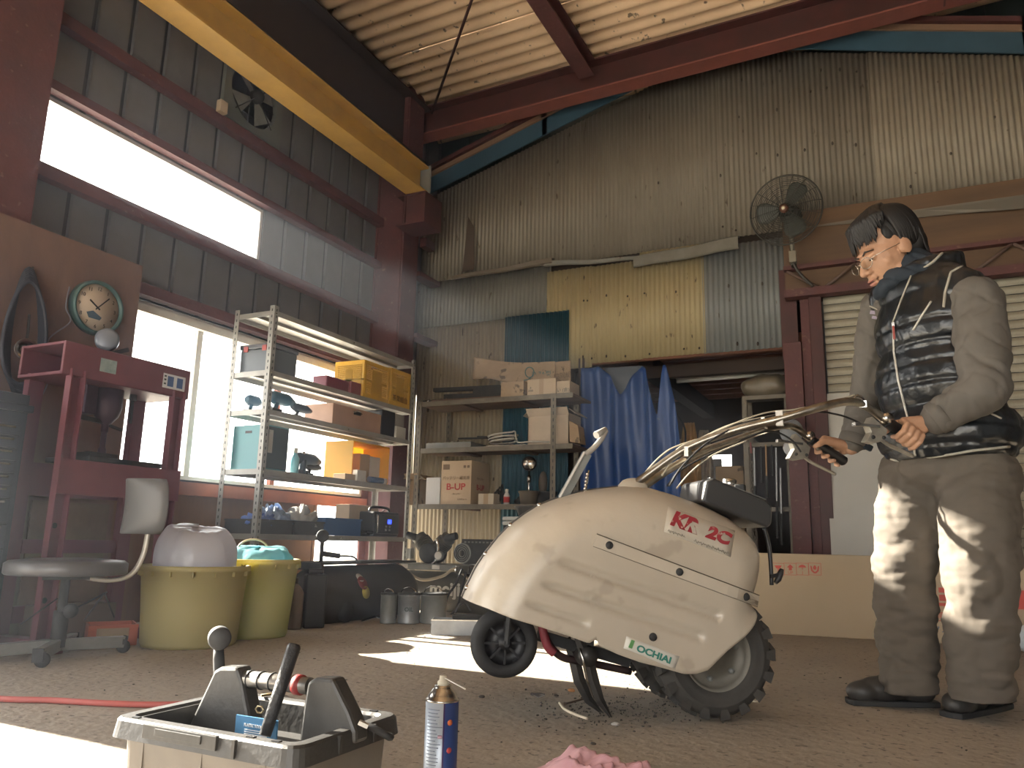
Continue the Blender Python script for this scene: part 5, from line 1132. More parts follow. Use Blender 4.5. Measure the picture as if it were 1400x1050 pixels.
def bottle(px, py0, py1, label, m, cap, r=.025, x1=SX1-.08, zb=None, nm='spray_bottle'):
    zb = zb if zb is not None else z
    y = yx(px, py1, x1); h = onx(px, py0, x1).z-zb; o = thing(nm, label, 'bottle', (x1, y, zb)); b = MB(); b.lathe([(0, .001), (r, .001), (r, h*.6), (r*.5, h*.75), (r*.45, h*.8), (0, h*.8)], (x1, y, zb), seg=18); b.build('body', m, o)
    b = MB(); b.lathe([(r*.5, h*.8), (r*.55, h), (0, h)], (x1, y, zb), seg=14); b.build('cap', cap, o); return o
bottle(402, 612, 642, 'pale blue bottle beside the teal cabinet', mat('pale blue plastic', (0.18, .42, .5), .3), M_white, .028)
bottle(413, 617, 648, 'short dark tin standing before the drill', M_tbd, M_chr, .022, nm='tin')
tool(412, 446, 619, 'black and teal cordless drill on the fourth deck', m=M_tbd)
o = tool(426, 447, 632, 'round black tool end lying against the drill', m=M_blk)
# yellow open bin lit from behind with cartons before it
ya, yb = yx(487, 620), yx(536, 640); zt_ = zq(510, 607, SX1-.05); o = thing('yellow_bin', 'yellow plastic bin on its side, glowing in the window light', 'bin', (SX1-.2, (ya+yb)/2, z)); t = .006
M_yb = thin('yellow bin plastic', (0.6, 0.38, 0.05), (0.7, 0.42, 0.05), .45, .4)
for nm, p, q in (('back', (SX1-.30, ya, z+.001), (SX1-.30+t, yb, zt_)), ('side', (SX1-.294, ya, z+.001), (SX1-.06, ya+t, zt_)), ('side', (SX1-.294, yb-t, z+.001), (SX1-.06, yb, zt_)), ('top', (SX1-.294, ya+t, zt_-t), (SX1-.06, yb-t, zt_)), ('floor', (SX1-.294, ya+t, z+.001), (SX1-.06, yb-t, z+.007))):
    b = MB(); b.mm(p, q); b.build(nm, M_yb, o)
for k, (p0, p1, pt, m, lb) in enumerate(((493, 506, 621, M_card, 'narrow brown carton standing inside the yellow bin'), (507, 520, 625, M_white, 'crumpled white packet leaning inside the yellow bin'))):
    bx5('carton', lb, 'carton', p0, p1, z+.007, pt, m, x1=SX1-.12, dep=.07, bev=.002)
bx5('carton', 'low white carton before the yellow bin', 'carton', 489, 501, z, 643, M_white, x1=SX1-.012, dep=.04, bev=.002); bx5('carton', 'low tan carton nearest the window glow on the fourth deck', 'carton', 472, 486, z, 648, M_card, dep=.1, bev=.002)
y0, y1 = yx(505, 655, SX1-.03), yx(523, 655, SX1-.03); o = thing('paper_roll', 'short blue roll with white end at the foot of the yellow bin', 'roll', (SX1-.034, (y0+y1)/2, z)); b = MB(); b.cyl((SX1-.034, y0, z+.023), (SX1-.034, y1, z+.023), .022); b.build('sleeve', mat('blue wrapper', (0.03, .08, .18), .5), o); b = MB(); b.cyl((SX1-.034, y1, z+.023), (SX1-.034, y1+.04, z+.023), .0215); b.build('roll_end', M_white, o)
# level 5
z = LZ[4]; M_tr = mat('black tray plastic', (0.03, 0.032, 0.036), .45, 0, (.06, .06, .062), 9, .8)
def tray(ya, yb, h, label, m=M_tr, cat='tray', nm='tray', x0=SX0+.03, x1=SX1-.02, grp=None, t=.005):
    o = thing(nm, label, cat, ((x0+x1)/2, (ya+yb)/2, z), grp)
    b = MB(); b.mm((x0+.01, ya+.01, z+.001), (x1-.01, yb-.01, z+.006)); b.build('base', m, o)
    for n_, p, q in (('side', (x0, ya, z+.001), (x0+t, yb, z+h)), ('side', (x1-t, ya, z+.001), (x1, yb, z+h)), ('end', (x0+t, ya, z+.001), (x1-t, ya+t, z+h)), ('end', (x0+t, yb-t, z+.001), (x1-t, yb, z+h))):
        b = MB(); b.mm(p, q); b.build(n_, m, o)
    b = MB()
    b.mm((x1, ya-.006, z+h-.012), (x1+.006, yb+.006, z+h)); b.mm((x0, ya-.008, z+h-.012), (x1, ya-.001, z+h)); b.build('rim', m, o); return o
yt0 = SY0+.045; yt1 = yx(400, 715); yt2 = yx(441, 715)
tray(yt0, yt1-.01, .085, 'long black tray on the lowest deck, nearer the chair'); tray(yt1+.01, yt2, .085, 'black tray on the lowest deck next to the blue bin')
M_blu = mat('blue bin plastic', (0.03, 0.10, 0.26), .4)
tray(yt2+.02, yx(492, 715), .115, 'blue plastic bin on the lowest deck', M_blu, 'bin', 'blue_bin')
for sd, (yy_, r_, h_, m, lb) in enumerate(((yt0+.12, .10, .06, thin('blue film', (0.15, .25, .6), (.15, .25, .6), .4, .3), 'sheet of blue film lying in the near black tray'), (yt1-.06, .12, .10, thin('clear blue film', (0.35, .45, .6), (.3, .4, .6), .4, .25), 'crumpled blue and white plastic bag in the near black tray'), (yt1+.18, .10, .11, thin('clear film', (0.5, .48, .45), (.5, .5, .5), .4, .25), 'crumpled clear plastic bag drooping over the second black tray'))):
    def f(u, v, yy_=yy_, r_=r_, h_=h_, sd=sd):
        t = 2*math.pi*u; n_ = noise.noise(V((math.cos(t)*3+sd*5, math.sin(t)*3, v*4))); r = math.sin(math.pi*(.5-.5*v)+.001)*(1+n_*.8)
        return V((SX1-.13+math.cos(t)*r*.09, yy_+math.sin(t)*r*r_, z+.05+h_*(math.sin(math.pi*v/2))*(1+n_*.7)))
    b = MB(); b.grid(f, 36, 12, True); tag(b.build('plastic_bag', m), lb, 'bag')
o, A, B_ = bx5('carton', 'square brown carton behind the blue bin', 'carton', 478, 518, z, 691, M_card, x1=SX1-.16, dep=.12, bev=.002)
b = MB(); b.mm((SX1-.1595, A[1]+.05, z+.05), (SX1-.159, B_[1]-.08, z+.1)); b.build('printed_panel', mat('darker print', (0.25, .16, .1), .8), o)
ya, yb = yx(513, 715, SX1-.02), yx(547, 715, SX1-.02); zt_ = zq(530, 700, SX1-.02); o = thing('site_radio', 'chunky black radio with a lit blue display at the end of the lowest deck', 'radio', (SX1-.1, (ya+yb)/2, z))
b = MB(); b.mm((SX1-.17, ya, z+.001), (SX1-.03, yb, zt_)); b.build('body', M_blk, o, bevel=.012)
b = MB(); b.mm((SX1-.029, ya+.02, z+.02), (SX1-.016, yb-.02, zt_-.02)); fc = b.build('face', mat('charcoal face', (.04, .042, .045), .35), o, bevel=.004)
b = MB(); b.mm((SX1-.0155, (ya+yb)/2-.01, zt_-.085), (SX1-.014, (ya+yb)/2+.035, zt_-.055)); b.build('display', mat('lit blue display', (0.02, .05, 1.0), .4, emit=3), fc)
for k in range(4): b = MB(); b.lathe([(0, .006), (.008, .006), (.009, 0)], (SX1-.0155, (ya+yb)/2-.03+.03*(k % 2)*1.5, z+.05+.025*(k//2)), (1, 0, 0), 12); b.build('button', M_grey, fc)
b = MB(); b.tube(smooth_path([(SX1-.013, ya+.015, z+.03), (SX1-.004, ya+.008, z+.08), (SX1-.004, ya+.01, zt_-.07), (SX1-.013, ya+.02, zt_-.03)], 5), .007, 8); b.build('guard_bar', M_chr, o)
b = MB(); b.tube(smooth_path([(SX1-.1, ya+.03, zt_-.01), (SX1-.1, ya+.06, zt_+.03), (SX1-.1, yb-.06, zt_+.03), (SX1-.1, yb-.03, zt_-.01)], 5), .01, 8); b.build('carry_handle', M_blk, o)
b = MB(); b.tube(smooth_path([(SX1-.06, yx(494, 728), z+.012), (SX1-.03, yx(500, 728), z+.03), (SX1-.07, yx(506, 728), z+.02), (SX1-.04, yx(511, 728), z+.03), (SX1-.09, yx(498, 728), z+.035), (SX1-.05, yx(508, 728), z+.012)], 6), .010, 8)
tag(b.build('cable_bundle', M_dark), 'dark bundle of cable lying left of the radio', 'cable')
b = MB()
for k in range(5): b.cyl((SX1-.22+.02*k, yx(505, 690, SX1-.2), z+.115+.003*k), (SX1-.25+.03*k, yx(512+k*3, 680, SX1-.2), z+.20), .004, seg=6)
tag(b.build('wire_scraps', M_dark), 'loose black wire ends sticking up above the brown carton', 'wire')
# ================================================================== BACK WALL: TIMBER SHELF, COMPRESSORS, DOORWAY, TARP, FAN, LONG CARTON
BY0, BY1 = 5.18, 5.56
bX = lambda px, py, y=BY0: ony(px, py, y).x
bZ = lambda px, py, y=BY0: ony(px, py, y).z
bz = [bZ(660, 545), bZ(660, 611), bZ(660, 690)]
bxl, bxr = -3.36, bX(783, 540)
WS = thing('timber_shelf', 'rusty rack with three thick timber decks against the corrugated wall', 'shelf', ((bxl+bxr)/2, (BY0+BY1)/2, 0))
M_dk = mat('dark aged deck timber', (0.17, 0.10, 0.065), .8, 0, (0.08, .05, .035), 4, .9, stretch=(.3, 1, 1), bump=.1); M_ang = mat('dull slotted angle', (0.2, 0.185, 0.15), .6, .3, (0.1, .08, .06), 12, .9)
for z in bz:
    for k in range(3):
        y0 = BY0+.01+k*(BY1-BY0)/3; b = MB(); b.mm((bxl, y0+.001, z-.018), (bxr, y0+(BY1-BY0)/3-.004, z)); b.build('board', M_dk, WS)
    b = MB(); b.mm((bxl, BY0, z-.034), (bxr, BY0+.004, z+.004)); b.build('edge_angle', M_ang, WS)
    for xx in (bxl+.35, bxl+.85): b = MB(); b.mm((xx, BY0+.012, z-.034), (xx+.05, BY1-.01, z-.019)); b.build('bearer', M_dk, WS)
xp = bX(753, 600)
for x, y, h_ in ((xp, BY0-.004, bZ(757, 538)), (bX(585, 600)-.06, BY1, bz[0]+.02), (xp+.03, BY1, bz[0]+.02), (bxl, BY0-.004, bz[0]+.01)):
    b = MB(); b.mm((x, y-.003, 0), (x+.042, y, h_)); b.mm((x, y, 0), (x+.003, y+.04, h_)); ps = b.build('post', M_ang, WS)
    b = MB(); zz = .3
    while zz < h_-.03: b.mm((x+.017, y-.0042, zz-.012), (x+.025, y-.0031, zz+.012)); zz += .05
    o = b.build('slots', M_blk, ps); o['kind'] = 'stuff'
def bb(name, label, cat, px0, px1, z, pyt, m, y0=BY0+.03, dep=.22, bev=.003, group=None, flaps=False, rz=0):
    xa, xb = ony(px0, pyt, y0).x, ony(px1, pyt, y0).x; zt_ = ony((px0+px1)/2, pyt, y0).z; w_, h_ = xb-xa, zt_-z
    c = V(((xa+xb)/2, y0+dep/2, z+.001)); o = thing(name, label, cat, c, group); T = TR(c, rz)
    b = MB(T)
    if flaps:
        t = .005; b.box((0, 0, t/2), (w_, dep, t)); b.box((0, -dep/2+t/2, h_/2), (w_, t, h_)); b.box((0, dep/2-t/2, h_/2), (w_, t, h_)); b.box((-w_/2+t/2, 0, h_/2), (t, dep, h_)); b.box((w_/2-t/2, 0, h_/2), (t, dep, h_)); b.build('body', m, o)
        for (cx, cy, sx, sy, rx, ry) in ((0, -dep/2-.02, w_, .07, R(-50), 0), (w_/2+.025, 0, .07, dep, 0, R(35)), (-w_/2-.02, 0, .06, dep, 0, R(-40))):
            f_ = MB(T); f_.box((cx, cy, h_+.012), (sx, sy, .004), rx=rx, ry=ry); f_.build('flap', m, o)
    else:
        b.box((0, 0, h_/2), (w_, dep, h_)); b.build('body', m, o, bevel=bev)
    return o, T, w_, h_, dep
M_dc = mat('dust stained cardboard', (0.38, 0.28, 0.18), .85, 0, (0.27, 0.19, 0.12), 6, .8, spots=(0.10, .07, .045), spotscale=11, spotth=.60)
M_lc = mat('light cardboard', (0.45, 0.36, 0.26), .8, 0, (0.38, .3, .21), 4, .6)
M_ink = mat('faded dark ink', (0.06, 0.08, 0.08), .7); M_rink = mat('red box ink', (0.42, 0.05, 0.05), .7); M_kink = mat('brown box ink', (0.16, .11, .07), .7)
# top deck
z = bz[0]
RK = thing('steel_rack_frame', 'blackened steel channels lying in a heap at the left of the top deck', 'steel', (bX(620, 540), BY0+.15, z))
for (a, c_, w_, h_, zz) in ((585, 672, .05, .03, .10), (600, 676, .06, .04, .03), (640, 682, .08, .1, .015)):
    b = MB(); b.bar((bX(a, 530), BY0+.1, z+zz+h_/2), (bX(c_, 525), BY0+.16, z+zz+h_/2), w_, h_); b.build('channel', M_dark, RK, bevel=.002)
b = MB(); b.bar((bX(588, 535), BY0+.04, z+.012), (bX(700, 535), BY0+.06, z+.014), .03, .02); b.build('channel', mat('rusty channel', (0.09, .05, .03), .7), RK)
rn = random.Random(5)
for k in range(9):
    x = bX(577+k*4, 545); o = thing('pipe_fitting', 'small bright pipe fittings heaped at the left end of the top deck', 'fitting', (x, BY0+.05, z), 'pipe fittings on the top deck')
    b = MB(); a = rn.uniform(-1, 1); b.cyl((x-.018*math.cos(a), BY0+.05-.018*math.sin(a), z+.014), (x+.018*math.cos(a), BY0+.05+.018*math.sin(a), z+.016+.008*(k % 2)), .012, seg=8); b.build('sleeve', M_chr if k % 2 else M_dark, o)
o, T, w_, h_, dp = bb('carton', 'squashed square carton with torn top on the top deck', 'carton', 685, 716, z, 522, M_dc, dep=.2)
o, T, w_, h_, dp = bb('carton', 'lighter taped carton on the top deck beside the shelf post', 'carton', 721, 760, z, 518, M_lc, dep=.2)
b = MB(T); b.box((0, -dp/2-.001, h_/2), (.035, .001, h_*.98)); b.build('tape', mat('brown tape', (0.34, .25, .16), .4), o)
text('print', '8\n2000', .022, T @ frame((-w_*.38, -dp/2-.001, h_*.4), (1, 0, 0), (0, 0, 1)), M_ink, o)
o, T, w_, h_, dp = bb('carton', 'carton with faded print at the right end of the top deck', 'carton', 761, 779, z, 521, M_lc, dep=.2)
text('print', 'い (倉)', .035, T @ frame((0, -dp/2-.001, h_*.3), (1, 0, 0), (0, 0, 1)), M_ink, o)
# torn sheet standing behind
ys = BY0+.30
TS = thing('torn_carton', 'long torn carton side with curling stained edge and green lettering', 'cardboard', (bX(715, 540), ys, z))
def ft(u, v):
    px = 647+u*(760-647); top = 488+4*math.sin(u*3.0)+(u*6); bot = 519+8*u-3*math.sin(u*9); p = ony(px, top+(bot-top)*v, ys); 
    return V((p.x, ys+.02*math.sin(u*5)-.03*v*math.sin(u*3.1)+.01*math.sin(v*6), p.z))
b = MB(); b.grid(ft, 30, 8, True, thick=(0, .004, 0)); b.build('long_side', M_dc, TS, fix=False)
def ft2(u, v):
    px = 758+u*(780-758); top = 495-2*u; bot = 528-4*u+3*math.sin(u*8); p = ony(px, top+(bot-top)*v, ys-.05*u); return p
b = MB(); b.grid(ft2, 6, 6, True, thick=(0, .004, 0)); b.build('short_side', M_dc, TS, fix=False)
M_gink = mat('green grey ink', (0.05, 0.14, 0.13), .7)
text('print', 'D-7A型', .052, frame(ony(741, 512, ys-.02)+V((0, -.012, 0)), (1, 0, -.06), (0, 0, 1)), M_gink, TS, bold=.0)
text('print', '協同組', .05, frame(ony(769, 514, ys-.05), (1, 0, .08), (0, 0, 1)), M_kink, TS)
b = MB(); b.tube([ony(724+6*math.cos(t)*1.0, 509+7*math.sin(t), ys-.045) for t in [2*math.pi*k/16 for k in range(16)]], .004, 6, closed=True); b.tube([ony(x, y, ys-.045) for x, y in ((728, 514), (722, 519), (716, 520))], .004, 6); b.build('print', M_gink, TS)
# middle deck
z = bz[1]
xa, xb = bX(580, 600), bX(640, 600); o = thing('flat_tray', 'shallow grey tray of odds and ends at the left of the middle deck', 'tray', ((xa+xb)/2, BY0+.15, z)); b = MB(); b.mm((xa, BY0+.04, z+.001), (xb, BY0+.28, z+.006)); b.build('base', M_grey, o)
for p, q in (((xa, BY0+.035, z+.001), (xb, BY0+.04, z+.05)), ((xa, BY0+.28, z+.001), (xb, BY0+.285, z+.05)), ((xa-.005, BY0+.035, z+.001), (xa, BY0+.285, z+.05)), ((xb, BY0+.035, z+.001), (xb+.005, BY0+.285, z+.05))): b = MB(); b.mm(p, q); b.build('side', M_grey, o)
def heap(name, label, x0, x1, y0, y1, z0, h, m, seed, cat='cloth'):
    def f(u, v):
        e = min(1, 5*min(u, 1-u, v, 1-v)); n_ = noise.noise(V((u*5+seed, v*5, seed)))+.4*noise.noise(V((u*15, v*12, seed)))
        return V((x0+(x1-x0)*u, y0+(y1-y0)*v, z0+.001+max(0, h*(.55+.6*n_))*e))
    b = MB(); b.grid(f, 30, 14, True, thick=(0, 0, -.0005)); return tag(b.build(name, m, fix=False), label, cat)
heap('crumpled_sheet', 'crumpled pale plastic sheeting in the flat tray on the middle deck', xa+.01, xb-.01, BY0+.05, BY0+.27, z+.006, .07, M_white, 2, 'sheet')
heap('dust_sheet', 'thin pale sheet lying across the middle deck below the hose', bX(655, 600), bX(722, 600), BY0+.02, BY0+.26, z, .03, M_white, 6, 'sheet')
b = MB(); pts = []
for k in range(60):
    t = 2*math.pi*k/20; pts.append(V((bX(675, 597)+math.cos(t)*(.10+.004*k*.1), BY0+.16+math.sin(t)*.10, z+.045+.0012*k+.012*math.sin(t+1))))
pts += [V((bX(700, 604), BY0+.1, z+.04)), V((bX(720, 608), BY0+.06, z+.035)), V((bX(745, 606), BY0+.08, z+.03))]
b.tube(smooth_path(pts, 3), .0065, 8); tag(b.build('hose', mat('pale grey hose', (0.45, 0.44, 0.4), .4)), 'pale hose coiled on the middle deck', 'hose')
for k in range(2):
    b = MB(); b.bar((bX(610+25*k, 592), BY0+.2+.02*k, z+.10+.012*k), (bX(675+20*k, 600), BY0+.14, z+.088-.01*k), .02, .012); tag(b.build('steel_strip', M_dark), ['dark strip lying over the flat tray', 'dark strip lying beside the coiled hose'][k], 'strip')
bb('carton', 'open pale carton with flaps up on the middle deck by the post', 'carton', 722, 778, z, 566, mat('pale carton', (0.5, .42, .33), .8, 0, (.4, .33, .26), 4, .6), y0=BY0+.09, dep=.24, flaps=True)
b = MB(); b.prism([ony(778, 575, BY0+.06), ony(790, 582, BY0+.06), ony(793, 606, BY0+.06), ony(779, 604, BY0+.06)], (0, .12, 0)); tag(b.build('carton', M_dc), 'small sagging carton hanging over the right end of the middle deck', 'carton')
# low deck
z = bz[2]
bb('carton', 'open brown carton at the left end of the lower deck', 'carton', 556, 574, z, 655, M_dc, dep=.2, flaps=True)
o, T, w_, h_, dp = bb('white_box', 'plain white box beside the lettered carton', 'box', 583, 602, z, 653, mat('white card', (0.5, .5, .5), .6), y0=BY0+.02, dep=.12)
b = MB(TR((bX(596, 650), BY0+.16, z))); b.mm((-.03, 0, 0), (.03, .05, .26)); tag(b.build('booklet', mat('tan card', (0.36, .31, .22), .7)), 'tan card file standing behind the white box', 'file')
o, T, w_, h_, dp = bb('carton', 'large carton printed in red standing on the lower deck', 'carton', 604, 645, z, 630, mat('clean cardboard', (0.50, 0.39, 0.27), .8, 0, (0.45, .34, .23), 4, .5), dep=.3)
fm = lambda x, zf: T @ frame((x*w_, -dp/2-.0012, zf*h_), (1, 0, 0), (0, 0, 1))
text('print', 'バッテリー補充液', .030, fm(0, .60), M_kink, o); text('print', 'B-UP', .070, fm(.0, .40), M_rink, o, bold=.0012, sx=1.15); text('print', 'バッテリー', .016, fm(.05, .24), M_kink, o); text('print', '日本製 BU-12', .014, fm(.22, .12), M_kink, o)
b = MB(T); b.box((-w_*.33, -dp/2-.001, h_*.86), (w_*.22, .001, h_*.12)); b.box((w_*.28, -dp/2-.001, h_*.86), (w_*.08, .001, h_*.06)); b.box((w_*.40, -dp/2-.001, h_*.86), (w_*.08, .001, h_*.06)); o2 = b.build('print_block', M_kink, o); o2['kind'] = 'stuff'
text('print', 'B-UP', .06, T @ frame((w_/2+.0012, 0, h_*.40), (0, 1, 0), (0, 0, 1)), M_rink, o, bold=.001); text('print', 'バッテリー', .026, T @ frame((w_/2+.0012, 0, h_*.60), (0, 1, 0), (0, 0, 1)), M_kink, o)
o, T, w_, h_, dp = bb('small_carton', 'small white carton with a brown band on the lower deck', 'carton', 654, 675, z, 675, mat('ivory carton', (0.48, .42, .33), .7), y0=BY0+.01, dep=.1)
b = MB(T); b.box((0, -dp/2-.001, h_/2), (w_*.3, .001, h_*.98)); b.build('band', M_card, o)
b = MB()
for k in range(4): b.tube(smooth_path([(bX(660+4*k, 676), BY0+.14, z+.03), (bX(664+3*k, 665), BY0+.16, z+.10+.02*k), (bX(672+2*k, 668), BY0+.13, z+.09), (bX(676, 680), BY0+.14, z+.02)], 5), .006, 6)
tag(b.build('cable_bundle', M_dark), 'tangle of black cable behind the small banded carton', 'cable')
x = bX(688, 680); o = thing('bottle', 'small clear bottle with red label and white cap on the lower deck', 'bottle', (x, BY0+.06, z)); b = MB(); b.lathe([(0, .001), (.024, .001), (.024, .07), (.011, .095), (.011, .1), (0, .1)], (x, BY0+.06, z), seg=18); b.build('body', mat('clear plastic bottle', (0.5, .5, .48), .2), o)
b = MB(); b.lathe([(.0245, .02), (.0245, .06)], (x, BY0+.06, z), seg=18); b.build('wrapper', M_rink, o); b = MB(); b.lathe([(.013, .098), (.013, .118), (0, .118)], (x, BY0+.06, z), seg=14); b.build('cap', M_white, o)
def basin(px0, px1, pyt, pyb, y, z, m, name, label, cat='basin'):
    xa, xb = ony(px0, pyt, y).x, ony(px1, pyt, y).x; r = (xb-xa)/2; h = ony((px0+px1)/2, pyt, y).z-z; c = V(((xa+xb)/2, y+r*.5, z)); b = MB(); b.lathe([(0, .002), (r*.78, .002), (r*.9, h*.8), (r, h*.9), (r, h), (r*.86, h), (r*.74, .01), (0, .01)], c, seg=32, sq=1.0)
    return tag(b.build(name, m), label, cat)
basin(707, 733, 671, 688, BY0+.02, z, mat('earthen basin', (0.12, .10, .075), .7), 'basin', 'dusty round pan on the lower deck under the mirror lamp')
basin(728, 758, 672, 688, BY0+.16, z, M_tr, 'black_basin', 'black round basin at the right end of the lower deck')
o = thing('lamp_head', 'round chrome lamp on a short stem standing on the lower deck', 'lamp', (bX(716, 685), BY0+.1, z)); c = V((bX(716, 632), BY0+.1, bZ(716, 632)))
b = MB(); b.lathe([(0, -.02), (.045, -.015), (.053, 0), (.045, .01), (0, .014)], c, (.2, -1, 0), 24); b.build('reflector', M_chr, o); b = MB(); b.lathe([(.054, -.012), (.058, 0), (.054, .012)], c, (.2, -1, 0), 24); b.build('ring', M_dark, o)
b = MB(); b.cyl((c.x, c.y, z+.001), (c.x, c.y, c.z-.05), .008, seg=10); b.lathe([(.03, 0.001), (.03, .01), (0, .012)], (c.x, c.y, z), seg=16); b.cyl((c.x, c.y, c.z-.14), (c.x, c.y, c.z-.09), .014, seg=10); b.build('stem', M_chr, o)
b = MB(); b.ball((bX(724, 660)+.02, BY0+.2, z+.17), (.035, .03, .09), 12, 8); b.cyl((bX(724, 660)+.02, BY0+.2, z+.001), (bX(724, 660)+.02, BY0+.2, z+.1), .02, seg=10); tag(b.build('oil_flask', mat('brown grime', (0.08, .065, .05), .6)), 'grimy brown flask behind the round chrome lamp', 'flask')
x = bX(697, 684)
b = MB(); 
for k in range(7): b.ball((bX(700+k*3, 684), BY0+.08+.01*(k % 3), z+.025+.02*(k % 2)), (.022, .018, .022), 8, 6)
tag(b.build('parts_heap', M_dark), 'dark heap of small parts between the bottle and the round pan', 'parts')
# things stacked right of the compressor, seen above the cultivator shell
o = thing('bucket', 'bucket with two stacked white lids behind the cultivator shell', 'bucket', (bX(716, 712, 4.4), 4.42, 0)); xc = bX(716, 712, 4.4); zc_ = bZ(716, 712, 4.4); b = MB(); b.lathe([(0, 0), (.11, 0), (.135, zc_-.05), (.135, zc_-.03), (0, zc_-.03)], (xc, 4.42, 0), seg=32); b.build('body', M_dark, o)
for k in range(2): b = MB(); b.lathe([(0, 0), (.138, 0), (.141, .01), (.138, .022), (0, .024)], (xc, 4.42, zc_-.028+.027*k), seg=36); b.build('lid', mat('grey white lid', (0.36, .36, .34), .5), o)
basin(700, 749, 692, 708, 4.32, zc_+.027, M_tr, 'black_basin', 'black basin resting on the white bucket lids')

# ---- big compressor under the timber shelf
M_cp = mat('dusty olive compressor tank', (0.10, 0.09, 0.065), .6, .1, (0.06, .055, .045), 8, .8); CY = 4.85
zt0, ztb = bZ(600, 702, CY), bZ(600, 846, CY); rad = .175; czz = bZ(600, 781, CY)-rad; x0, x1 = ony(566, 780, CY).x-.18, ony(700, 780, CY).x
CM = thing('air_compressor', 'large added glare haze compressor with white lettering on its tank under the timber shelf', 'compressor', ((x0+x1)/2, CY, 0))
b = MB(); b.lathe([(0, x0-.05), (rad*.5, x0-.035), (rad*.85, x0), (rad, x0+.05), (rad, x1-.05), (rad*.85, x1), (0, x1+.04)], (0, CY, czz), (1, 0, 0), 40); b.build('tank', M_cp, CM)
for x in (x0+.1, x1-.15):
    b = MB(); b.mm((x, CY-.14, 0), (x+.04, CY-.12, czz-rad*.7)); b.mm((x, CY+.12, 0), (x+.04, CY+.14, czz-rad*.7)); b.mm((x, CY-.12, czz-rad*.95-.03), (x+.04, CY+.12, czz-rad*.9)); b.build('leg', M_cp, CM)
zp = czz+rad+.012; xl_, xr_ = ony(566, 700, CY).x, ony(690, 700, CY).x
b = MB(); b.mm((xl_, CY-.16, zp), (xr_, CY-.15, zp+.04)); b.mm((xl_, CY-.15, zp+.03), (xr_, CY+.16, zp+.04)); b.build('base_plate', M_grey, CM)
for a, c_ in ((568, 578), (610, 620)): b = MB(); b.mm((ony(a, 695, CY).x, CY-.1615, zp+.008), (ony(c_, 695, CY).x, CY-.1605, zp+.035)); b.build('plate_label', M_white, CM)
xt, yt_ = ony(607, 800, CY-.2).x, CY-.2
text('print', 'meiji', .12, frame((ony(608, 806, CY-rad).x, CY-rad*.995, bZ(608, 806, CY-rad)), (1, 0, 0), (0, -.0, 1)), mat('worn white letters', (0.5, .48, .42), .6, 0, (.4, .38, .33), 20, .7), CM, bold=.004, sx=1.05)
zpp = zp+.04; xc = ony(592, 760, CY).x
b = MB(); b.lathe([(0, -.09), (.062, -.09), (.07, -.07), (.07, .07), (.062, .09), (0, .09)], (xc, CY, zpp+.07), (0, 1, 0), 24); b.build('crankcase', M_dark, CM)
M_fin = mat('oily cast metal', (0.05, 0.045, 0.04), .45, .5, (0.1, .09, .07), 16, .8)
for sgn in (-1, 1):
    d = V((sgn*.72, 0, .7)).normalized(); p = V((xc, CY, zpp+.06)); b = MB(); prof = [(0, .04), (.042, .04)]
    for k in range(7): prof += [(.042, .055+k*.013), (.062, .056+k*.013), (.062, .061+k*.013), (.042, .063+k*.013)]
    prof += [(.052, .15), (.052, .178), (0, .182)]; b.lathe(prof, p, d, 24); b.build('cylinder', M_fin, CM)
    b = MB(); q = p+d*.165; b.cyl(q+V((0, -.03, 0)), q+V((sgn*.085, -.03, .02)), .026, seg=16); b.build('air_filter', M_dark, CM)
b = MB(); b.tube(smooth_path([V((xc+.06, CY-.05, zpp+.17)), V((xc+.09, CY-.08, zpp+.12)), V((xc+.10, CY-.10, zpp+.05)), V((xc+.07, CY-.11, zpp+.0))], 6), .012, 10); b.build('pipe', M_chr, CM)
b = MB(); b.lathe([(0, .012), (.03, .012), (.034, 0), (.03, -.02), (0, -.02)], (ony(617, 765, CY).x, CY-.17, zpp+.06), (.1, -1, 0), 20); b.build('gauge', M_grey, CM); b = MB(); b.lathe([(0, .0135), (.026, .0135)], (ony(617, 765, CY).x, CY-.17, zpp+.06), (.1, -1, 0), 20); b.build('gauge_dial', M_white, CM)
xm = ony(648, 755, CY).x
b = MB(); b.lathe([(0, -.12), (.07, -.12), (.08, -.1), (.08, .1), (.07, .12), (0, .12)], (xm, CY+.0, zpp+.085), (0, 1, 0), 28); b.build('motor', M_fin, CM)
xg0, xg1 = ony(634, 735, CY-.14).x, ony(692, 735, CY-.14).x
b = MB(); b.mm((xg0, CY-.165, zpp+.01), (xg1+.05, CY-.155, zpp+.175)); b.mm((xg0, CY-.155, zpp+.167), (xg1+.05, CY-.07, zpp+.175)); gd = b.build('belt_guard', M_dark, CM)
b = MB(); b.lathe([(.02, .003), (.03, .006), (.06, .006), (.068, .0)], (xm, CY-.166, zpp+.08), (0, -1, 0), 28); b.build('vent_ring', M_grey, gd)
for k in range(3):
    b = MB(); b.tube([(xm+r_*math.cos(t), CY-.174, zpp+.08+r_*math.sin(t)) for r_ in [.03+.013*k] for t in [2*math.pi*i/24 for i in range(24)]], .003, 6, closed=True); b.build('vent_ridge', M_dark, gd)
b = MB()
for k in range(12): b.mm((xg0+.02+k*.028, CY-.1665, zpp+.15), (xg0+.036+k*.028, CY-.1652, zpp+.16)); 
o = b.build('guard_slots', M_grey, gd); o['kind'] = 'stuff'
